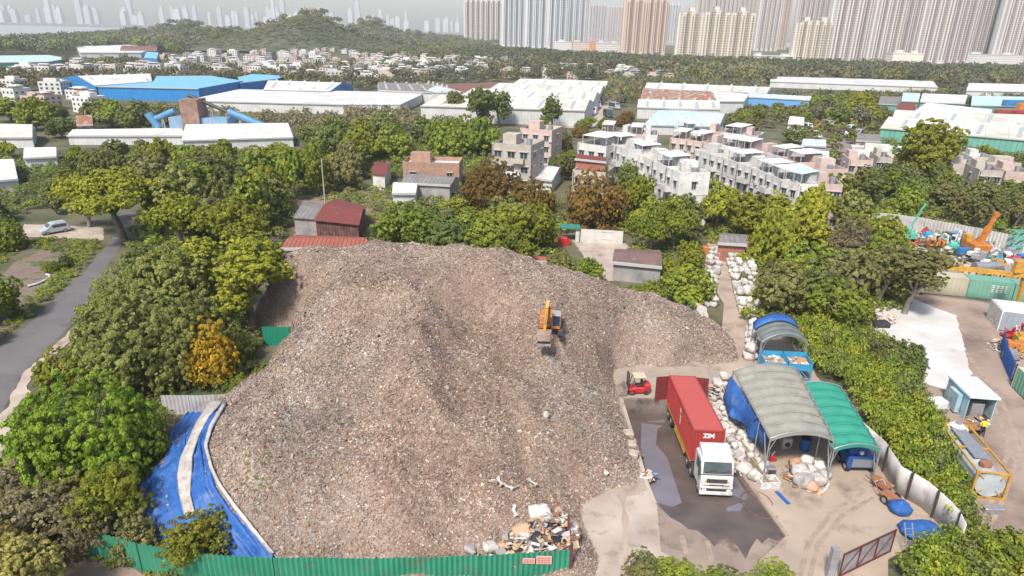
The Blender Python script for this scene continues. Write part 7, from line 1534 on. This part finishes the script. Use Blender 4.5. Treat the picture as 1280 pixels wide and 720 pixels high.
b = MB(); t = thing('concrete_wall', 'pale panelled wall standing behind the cream container', 'wall', G(1146, 352)); q = G(1194, 354) - G(1146, 352)
for k in range(3): b = MB(); b.bar((q.x*(k+.02)/3, q.y*(k+.5)/3, 1.5), (q.x*(k+.98)/3, q.y*(k+.5)/3, 1.5), 3.0, .12); 
MB().prism([(0, 0), (q.x, q.y), (q.x, q.y + .15), (0, .15)], 0, 3.4).build('panel', CONC2, t); [MB().box(q.x*k/3 - .06, q.x*k/3 + .06, -.05, .0, 0, 3.5).build('post', STEEL, t, (0, q.y*k/3, 0)) for k in range(4)]
# yellow gantry
t = thing('gantry_beam', 'long yellow overhead gantry beam with yellow post over the containers', 'gantry', G(1269, 391)); o0 = G(1269, 391)
p0 = G(1139, 329, 5.2) - o0; p1 = G(1272, 343, 5.2) - o0; p2 = p1 + (p1 - p0).normalized() * 8
MB().bar(p0, p2, .42, .55).build('beam', YEL, t); MB().bar((0, 0, 0), (p1.x * .3, p1.y * .3, 5.0), .38).bar((p1.x*.3, p1.y*.3, 5.0), (p1.x, p1.y, 5.0), .3).build('post', YEL, t); MB().bev(p1.x - .7, p1.x + .7, p1.y - .4, p1.y + .4, 5.5, 7.0, .06).build('hoist', YEL, t); MB().bar((p0.x + .2, p0.y, 0), (p0.x + .2, p0.y, 5.0), .25).build('post', YEL, t)
# yellow steel frames and cylinders behind the containers
for k, (x, y, l) in enumerate([(1190,349,'yellow steel platform left of the grey cylinder'),(1228,352,'yellow steel frame carrying a long grey cylinder'),(1262,357,'yellow steel frame at the right edge below the gantry beam')]):
    t = thing('machine_frame', l, 'machinery', G(x, y), .08); b = MB()
    for z in (.5, 1.5): b.box(-1.8, 1.8, -.9, -.75, z, z + .25).box(-1.8, 1.8, .75, .9, z, z + .25)
    for xx in (-1.75, -.6, .6, 1.6): b.box(xx, xx + .18, -.92, -.73, 0, 2.0).box(xx, xx + .18, .73, .92, 0, 2.0)
    b.build('frame', YEL, t)
    if k: MB().cyl((-1.9, 0, 2.3), (1.8, 0, 2.3), .65, n=16).build('cylinder', STEEL, t)
    else: MB().box(-.8, .2, -.5, .5, 1.76, 2.6).build('engine', YEL, t)
fence('sheet_fence', pxs([(1070,281),(1105,284),(1150,290),(1215,303),(1275,316),(1320,326)]), 2.6, FENW, 'long grey sheet fence between machinery yard and the right hand wood', amp=.06, pitch=.5)
MC = {'orange': ORG, 'yellow': YEL, 'red': REDP, 'green': mat('mint_machine', (.1, .45, .35), .5), 'blue': mat('blue_machine_paint', (.04, .18, .45), .5), 'white': WHITE, 'grey': STEEL, 'rust': ROOFRUST, 'teal': CYANP}
def machine(p, col, kind, rz, label, s=1.0, group='machinery in the right hand yard'):
    t = thing({'d': 'small_excavator', 'e': 'engine_unit', 'g': 'generator', 'r': 'scrap_frame'}[kind], label, 'machinery', p, rz, group); t.scale = (s,) * 3; mm = MC[col]
    if kind == 'd':
        tracks(t, 2.2, .75, .35, .3); MB().bev(-.7, .7, -.2, 1.2, .75, 1.5, .08).build('engine_housing', mm, t); c = MB().bev(-.65, .1, -.9, .1, .8, 2.2, .08).build('cab', mm, t); MB().box(-.6, .05, -.93, -.89, 1.3, 2.05).build('cab_window', GLASS, c)
        beam(MB(), [(.3, -.7, 1.1), (.3, -1.7, 2.6), (.3, -2.6, 2.4)], [.3, .35, .2], .12).build('boom', mm, t); beam(MB(), [(.3, -2.5, 2.7), (.3, -2.9, 1.0)], [.22, .16], .1).build('dipper_arm', mm, t); MB().xprism([(-2.7, 1.1), (-2.6, .4), (-3.2, .2), (-3.1, .9)], -.0, .6).build('bucket', FRAMED, t)
    elif kind == 'e':
        MB().bev(-.9, .9, -.6, .6, .3, 1.2, .1).cyl((-.7, 0, 1.2), (.5, 0, 1.2), .4, n=10).build('body', mm, t); MB().box(-1, 1, -.55, -.4, 0, .3).box(-1, 1, .4, .55, 0, .3).build('skid', FRAMED, t); MB().cyl((.4, .1, 1.2), (.4, .1, 1.9), .08, n=8).build('exhaust_pipe', FRAMED, t)
    elif kind == 'g':
        MB().bev(-1.1, 1.1, -.6, .6, .15, 1.5, .05).build('case', mm, t); MB().box(-.9, .9, -.62, -.59, .5, 1.2).build('louvre', FRAMED, t); MB().box(-1, 1, -.5, .5, 0, .15).build('skid', FRAMED, t)
    else:
        b = MB()
        for _ in range(9): b.bar((random.uniform(-1, 1), random.uniform(-.8, .8), 0), (random.uniform(-1.2, 1.2), random.uniform(-.8, .8), random.uniform(.7, 1.7)), .14)
        b.box(-1, 1, -.6, .6, .3, .5); b.build('frame', mm, t)
    return t
cols = ['orange', 'yellow', 'grey', 'white', 'red', 'green', 'blue', 'rust', 'grey', 'orange', 'teal', 'rust', 'white', 'yellow']
kn = {'d': 'compact excavator', 'e': 'engine block', 'g': 'boxy generator', 'r': 'tangled steel frame'}
P = scatter([(1096,295),(1120,291),(1150,293),(1200,303),(1262,318),(1280,325),(1280,345),(1225,335),(1212,322),(1190,318),(1150,309),(1115,303)], 1.55, 78); P.sort(key=lambda p: proj((*p, 0))[0]); cnt = {}
for x, y in P:
    c = random.choice(cols); k = random.choice('deeggrr'); i = cnt.get((c, k), 0); cnt[(c, k)] = i + 1
    machine((x, y, 0), c, k, random.uniform(0, 6.28), f'{c} {kn[k]} in the crowded machinery yard, {ordi(i)} such from the left', random.uniform(.7, .95))
t = thing('mobile_crane', 'orange mobile crane with a long boom raised to the right above the machinery', 'crane', G(1217, 318), math.radians(200)); tracks(t, 4.2, 1.3, .5, .45)
MB().bev(-1.3, 1.3, -1.8, 1.8, 1.0, 2.1, .1).build('housing', ORG, t); MB().bev(-1.3, -.3, .6, 1.9, 2.1, 3.0, .08).build('cab', YEL, t); MB().cyl((.2, .2, 2.3), (.9, .2, 2.3), .45, n=12).build('winch_drum', FRAMED, t)
bt = G(1217, 318); tip = ray(1246, 268); tt = (bt.y - 0) / tip.y; tw = Vector((tip.x * tt, tip.y * tt, H + tip.z * tt)) - bt; t.rotation_euler = (0, 0, 0)
MB().bar((.4, 0, 2.0), tw.lerp(Vector((.4, 0, 2)), .45), .75).build('boom_base', ORG, t); MB().bar(tw.lerp(Vector((.4, 0, 2)), .46), tw, .5).cyl(tw - Vector((0, .3, 0)), tw + Vector((0, .3, 0)), .4, n=10).build('boom_tip', ORG, t)
t = thing('mobile_crane', 'mint green small crane with a thin lattice jib at the left of the machinery yard', 'crane', G(1132, 302)); tracks(t, 2.6, .9, .4, .35); MB().bev(-1, 1, -1.1, 1.3, .8, 1.9, .1).build('housing', MC['green'], t); MB().bev(-.9, -.1, -1.2, -.2, 1.9, 2.7, .06).build('cab', MC['green'], t)
b = MB()
for dx, dy in ((0, 0), (.3, 0), (0, .3), (.3, .3)): b.bar((dx, dy, 1.9), (1.7 + dx * .5, dy * .5, 6.6), .06)
for k in range(9): z = k / 9; z2 = (k + 1) / 9; b.bar((1.7*z, 0, 1.9 + 4.7*z), (.3 + 1.55*z2, 0, 1.9 + 4.7*z2), .04)
b.build('jib', MC['green'], t)
t = thing('lattice_boom_stack', 'stack of mint green lattice crane booms at the right edge of the machinery yard', 'crane part', G(1262, 316)); 
for s in range(3):
    b = MB(); z0 = s * 1.25
    for dy in (0, 1.1):
        for dz_ in (0, 1.0): b.bar((0, dy, z0 + dz_), (9, dy, z0 + dz_), .12)
    for k in range(9):
        for dy in (0, 1.1): b.bar((k, dy, z0), (k + 1, dy, z0 + 1.0), .08)
        b.bar((k, 0, z0 + 1), (k + 1, 1.1, z0 + 1), .08)
    b.build('boom_section', MC['green'], t)
# right edge: grey box, blue fence, coloured scrap, green container
ga, gb = G(1246, 413).xy, G(1300, 420).xy; t = cont(ga, gb, 'grey container with a dirty white roof at the right edge', CGREY, top=WHITE, h=2.5, dep=4)
t2 = MB().bev(.1, (gb - ga).length - .1, .2, 3.8, 2.5, 2.62, .05).build('roof_sheet', ROOFW, t)
fence('blue_fence', pxs([(1250,434),(1252,450),(1263,476)]), 2.0, FENB, 'deep blue sheet fence panels beside the green container', amp=.04)
for k, (x, y, c, s) in enumerate([(1262,422,'red',.9),(1274,430,'yellow',.9),(1268,440,'orange',.8),(1282,445,'yellow',.9),(1272,414,'red',.9),(1262,450,'grey',.8),(1278,422,'white',.8)]):
    machine(G(x, y), c, 'regrger'[k], k * 1.3, f'{c} machine part behind the blue fence, {ordi(k)} of seven counting clockwise', s, 'machine parts behind the blue fence')
scrap(G(1270, 438), 260, 2.6, 1.1, 'mixed coloured scrap behind the blue fence')
ca, cb_ = G(1264, 484).xy, G(1300, 520).xy; cont(ca, cb_, 'green container with a cream roof at the right edge below the blue fence', CGREEN, top=mat('cream_roof', (.5, .5, .38), .7), h=2.3, dep=3)
# kiosk lorry box
kb = G(1204, 524); t = thing('kiosk', 'pale blue roofed teal site kiosk with an open front beside the white slab', 'kiosk', kb, math.radians(-6)); W_, D_, h_ = 2.35, 3.7, 2.3
tm = mat('kiosk_teal', (.28, .46, .52), .6, (.4, .5, .54), .8, stain=((.2, .2, .2), 1, .55, .75)); b = MB(); b.box(0, .08, 0, D_, 0, h_).box(W_ - .08, W_, 0, D_, 0, h_).box(.08, W_ - .08, D_ - .08, D_, 0, h_); b.build('wall', tm, t)
MB().box(.08, W_ - .08, 0, D_ - .08, .0, .15).build('floor', DARK, t); MB().bev(-.12, W_ + .12, -.25, D_ + .1, h_, h_ + .2, .05).build('roof', mat('kiosk_roof', (.62, .72, .74), .5, (.5, .58, .6), .8), t)
MB().box(-.5, -.1, .8, 2.4, .2, 2.0).build('side_locker', tm, t); MB().bev(.6, 1.7, .3, 1.0, .15, 1.5, .05).build('inner_machine', STEEL, t)
b = MB(); scrapmesh(b, 50, .9, .8, (1.1, -.5, 0)); o = b.build('scrap_pile', SCR, None, kb); tag(o, 'dark tools and scrap in front of the kiosk opening', 'scrap'); o['kind'] = 'stuff'
t = thing('hand_cart', 'brown wooden work cart between the kiosk and the worker', 'cart', G(1214, 541), .1); MB().box(-.75, .75, -.45, .45, .55, .65).box(-.75, .75, -.45, -.4, .65, .8).box(-.75, .75, .4, .45, .65, .8).build('tray', mat('brown_wood', (.3, .16, .08), .8), t); [wheel(t, s*.8, 0, .3, .3, .08) for s in (-1, 1)]; MB().bar((-.5, -.4, .55), (-.5, -.4, 0), .05).bar((.5, -.4, .55), (.5, -.4, 0), .05).build('leg', FRAMED, t)
# worker
def person(loc, rz, label, top, legs, skin=(.35, .22, .15), hair=(.02, .02, .02), helmet=None):
    J = [(0, 0, .95), (0, 0, 1.18), (0, .0, 1.40), (0, 0, 1.48), (0, -.01, 1.56), (0, -.015, 1.68), (.2, 0, 1.39), (.28, -.04, 1.12), (.24, -.3, 1.02), (.23, -.38, 1.0), (-.2, 0, 1.39), (-.28, -.02, 1.12), (-.25, -.28, 1.0), (-.24, -.36, .98), (.1, 0, .88), (.13, -.03, .5), (.14, .02, .08), (.15, -.16, .04), (-.1, 0, .88), (-.14, .04, .5), (-.16, .12, .08), (-.17, -.06, .04)]
    Ed = [(0, 1), (1, 2), (2, 3), (3, 4), (4, 5), (2, 6), (6, 7), (7, 8), (8, 9), (2, 10), (10, 11), (11, 12), (12, 13), (0, 14), (14, 15), (15, 16), (16, 17), (0, 18), (18, 19), (19, 20), (20, 21)]
    Rd = [.15, .15, .16, .06, .085, .09, .07, .05, .035, .04, .07, .05, .035, .04, .1, .065, .045, .04, .1, .065, .045, .04]
    me = bpy.data.meshes.new('person_body'); me.from_pydata(J, Ed, []); t = thing('person', label, 'person', loc, rz); o = link('body', me, t, [])
    m_ = o.modifiers.new('s', 'SKIN'); m_.use_smooth_shade = True; o.modifiers.new('u', 'SUBSURF').levels = 1; o.modifiers['u'].render_levels = 1
    for i, v in enumerate(me.skin_vertices[0].data): v.radius = (Rd[i], Rd[i] * (.75 if i < 3 else 1)); v.use_root = i == 0
    bpy.context.view_layer.update(); dg = bpy.context.evaluated_depsgraph_get(); nm = bpy.data.meshes.new_from_object(o.evaluated_get(dg)); o.modifiers.clear(); o.data = nm
    nm.materials.clear(); [nm.materials.append(q) for q in (mat('skin', skin, .6), legs, top)]
    for p in nm.polygons: z = p.center.z; p.material_index = 2 if (1.0 < z < 1.47 and p.center.y > -.26) else (1 if z <= 1.0 and abs(p.center.x) < .22 or z < .95 else 0)
    bm = bmesh.new(); bmesh.ops.create_uvsphere(bm, u_segments=14, v_segments=8, radius=.112); bmesh.ops.delete(bm, geom=[v for v in bm.verts if v.co.z < -.01 or (v.co.y < -.07 and v.co.z < .04)], context='VERTS'); hm = bpy.data.meshes.new('hair'); bm.to_mesh(hm); bm.free(); link('hair', hm, t, [mat('hair', hair, .7)], (0, .0, 1.66))
    for s in (-1, 1):
        for f in range(4): MB().cyl((s*.24 + (f-1.5)*.018, -.37, 1.0), (s*.24 + (f-1.5)*.02, -.43, .975), .009, n=5).build('finger', nm.materials[0], t)
        MB().cyl((s*.2, -.36, 1.0), (s*.185, -.4, 1.01), .01, n=5).build('thumb', nm.materials[0], t)
    return t
person(G(1226, 545), math.radians(170), 'worker in a bright yellow vest and dark trousers standing at the brown cart', mat('hi_vis_yellow', (.75, .8, .02), .6), mat('dark_trousers', (.02, .02, .03), .8))
# yellow framed tank container
ta, tb, tc_ = G(1212, 621).xy, G(1250, 623).xy, G(1163, 553).xy; d = tb - ta; ang = math.atan2(d.y, d.x); W_ = d.length; Ld = 6.6; hN = 2.3
t = thing('tank_container', 'yellow framed tank container with a grey end at the edge of the right yard', 'tank container', (ta.x, ta.y, 0), ang + math.radians(3)); lx = -.0
b = MB(); sk = ((tc_.x - ta.x) * math.cos(-ang) - (tc_.y - ta.y) * math.sin(-ang)) * .75
def S(x, y, z): return (x + sk * y / Ld * 0, y, z)
for x in (0, W_):
    for y in (0, Ld): b.bar((x, y, 0), (x, y, hN), .14)
    for z in (.1, hN): b.bar((x, 0, z), (x, Ld, z), .12)
for y in (0, Ld):
    for z in (.1, hN): b.bar((0, y, z), (W_, y, z), .12)
    b.bar((0, y, .1), (W_*.3, y, .8), .08); b.bar((W_, y, .1), (W_*.7, y, .8), .08); b.bar((0, y, hN), (W_*.25, y, hN*.75), .08); b.bar((W_, y, hN), (W_*.75, y, hN*.75), .08)
b.bar((0, Ld*.5, hN), (W_, Ld*.5, hN), .1)
b.build('frame', YEL, t); MB().cyl((W_/2, .02, 1.2), (W_/2, Ld - .1, 1.15), W_*.46, n=28).build('tank', mat('tank_grey', (.3, .36, .4), .4, (.5, .52, .52), .7), t)
MB().cyl((W_/2 - .1, 1.1, hN - .2), (W_/2 - .1, 1.1, hN + .12), .42, n=16).build('manhole', ROOFRUST, t); MB().box(W_*.25, W_*.75, 1.8, Ld - .3, hN - .02, hN + .06).build('walkway', STEEL, t); t.rotation_euler = (0, 0, math.atan2(tc_.y - ta.y, tc_.x - ta.x) - math.pi/2)
o = MB().bev(-1.2, 1.2, -.5, .5, 0, .8, .1); o = o.build('metal_bin', STEEL, None, G(1240, 640)); o.scale = (.6, .6, .6); tag(o, 'small battered grey metal bin at the near end of the tank container', 'bin')
t = thing('water_tank', 'cream white rounded water tank on the far end of the yellow frame', 'tank', G(1188, 562, 0)); t.location.z = 1.2; MB().cyl((0, 0, 0), (0, 0, 1.0), .8, n=20).cyl((0, 0, 1.0), (0, 0, 1.35), .8, .35, n=20).build('shell', mat('tank_cream', (.7, .66, .56), .5, (.6, .55, .46), 2), t); MB().cyl((0, 0, 1.35), (0, 0, 1.42), .25, n=14).build('lid', STEEL, t); MB().box(-.8, .8, -.8, .8, -1.2, 0).build('stand', YEL, t)
# little boat hull and junk at the slab's foot
t = thing('small_boat', 'small white boat hull lying at the foot of the white slab', 'boat', G(1162, 517), .1); b = MB(); 
V = []; 
for i in range(9):
    u = i / 8; w_ = .75 * math.sin(math.pi * (.12 + .82 * u)) ** .6; x = -2 + 3.6 * u
    V += [(x, -w_, .85), (x, -w_*.6, .2), (x, 0, .05), (x, w_*.6, .2), (x, w_, .85)]
b.add(V, [(i*5+j, i*5+j+1, i*5+6+j, i*5+5+j) for i in range(8) for j in range(4)], 0, True); b.add(V, [(0, 1, 2, 3, 4), (40, 41, 42, 43, 44)]); b.build('hull', WHITE, t); MB().bev(-.3, 1.2, -.55, .55, .8, 1.5, .1).build('cabin', WHITE, t); MB().box(-1.6, 1.4, -.5, .5, .7, .76).build('deck', BAGW, t)
scrap(G(1172, 535), 60, 1.4, .3, 'scattered junk on dark ground between the boat hull and the yellow frame')
t = thing('car_tyre', 'black tyre lying at the lower edge of the white slab', 'tyre', G(1190, 492)); MB().cyl((0, 0, .06), (0, 0, .3), .4, n=20).build('rubber', RUBBER, t); MB().cyl((0, 0, .1), (0, 0, .32), .2, n=14).build('rim', DARK, t)
o = MB().bev(-1.1, 1.1, -.6, .6, 0, .7, .2).build('covered_bundle', RUBBER, None, G(1099, 408)); tag(o, 'black covered bundle lying left of the white slab', 'bundle')
o = MB().bev(-.5, .5, -.4, .4, 0, .8, .08).bev(-.3, .6, -.3, .3, .8, 1.1, .06).build('gas_cooker', STEEL, None, G(1147, 445)); tag(o, 'small grey metal box at the middle of the white slab left edge', 'box')
scrap(G(1160, 303), 260, 6, .9, 'rusty scrap spread between the machines at the left of the machinery yard')
scrap(G(1225, 322), 260, 6, .9, 'rusty scrap spread between the machines at the right of the machinery yard')
scrap(G(1085, 396), 120, 3.0, .4, 'pale stones and litter under the olive trees left of the slab')
scrap(G(1075, 400), 40, 2.0, .3, 'litter on the ground near the black bundle')
# things near the lane end and the heap's right shoulder
hang('pale_tarp', [(857,371),(868,377),(884,384)], [(866,388),(878,399),(892,408)], 14, 8, .2, TARPW, 'grey white sheet draped where the heap meets the lane bags', 1.8, .6)
hang('blue_tarp', [(851,369),(858,373)], [(858,384),(868,392)], 6, 8, .12, TARPB, 'narrow blue strip of tarp at the right shoulder of the heap', 2.0, .8)
o = MB().bev(-.8, .8, -.5, .5, 0, 1.1, .15).build('covered_crate', ORG, None, G(884, 316)); tag(o, 'orange covered crate at the far end of the left bag row', 'crate')
for k, (x, y) in enumerate([(905,308),(919,309),(928,308)]):
    o = MB().bev(-.9, .9, -.5, .5, 0, 1.0, .12).build('rusty_bale', [ROOFRUST, BRICK, BAGT][k], None, G(x, y)); tag(o, ['rust brown bale at the left under the grey sheet store', 'red brown bale in the middle under the grey sheet store', 'tan bale at the right under the grey sheet store'][k], 'bale', 'bales at the lane end')
t = thing('utility_pole', 'slim pale utility pole rising among the trees left of the barn', 'pole', G(407, 262)); MB().cyl((0, 0, 0), (0, 0, 9.5), .16, .1, n=8).build('shaft', CONC2, t); MB().box(-.8, .8, -.06, .06, 8.8, 8.95).build('crossarm', FRAMED, t)
t = thing('fallen_hoop', 'white curved pipe lying on the dirt plot at left', 'pipe', G(44, 352)); b = MB(); pr = None
for k in range(12):
    a = -1.2 + k * .25; p = (math.cos(a) * 1.3, math.sin(a) * 2.2, .2)
    if pr: b.cyl(pr, p, .14, n=7)
    pr = p
b.build('pipe', WHITE, t)
# ------------------------------------------------------------ haze
hm = bpy.data.materials.new('haze'); hm.use_nodes = True; N = hm.node_tree.nodes; N.remove(N['Principled BSDF']); pv = N.new('ShaderNodeVolumePrincipled'); pv.inputs['Color'].default_value = (1, .985, .96, 1); pv.inputs['Density'].default_value = .00017; pv.inputs['Anisotropy'].default_value = 0
hm.node_tree.links.new(pv.outputs[0], N['Material Output'].inputs['Volume'])
zt_ = 330
hz_o = MB().box(-5500, 5500, -200, 6400, -3.2, zt_).build('haze', hm); tag(hz_o, kind='stuff')
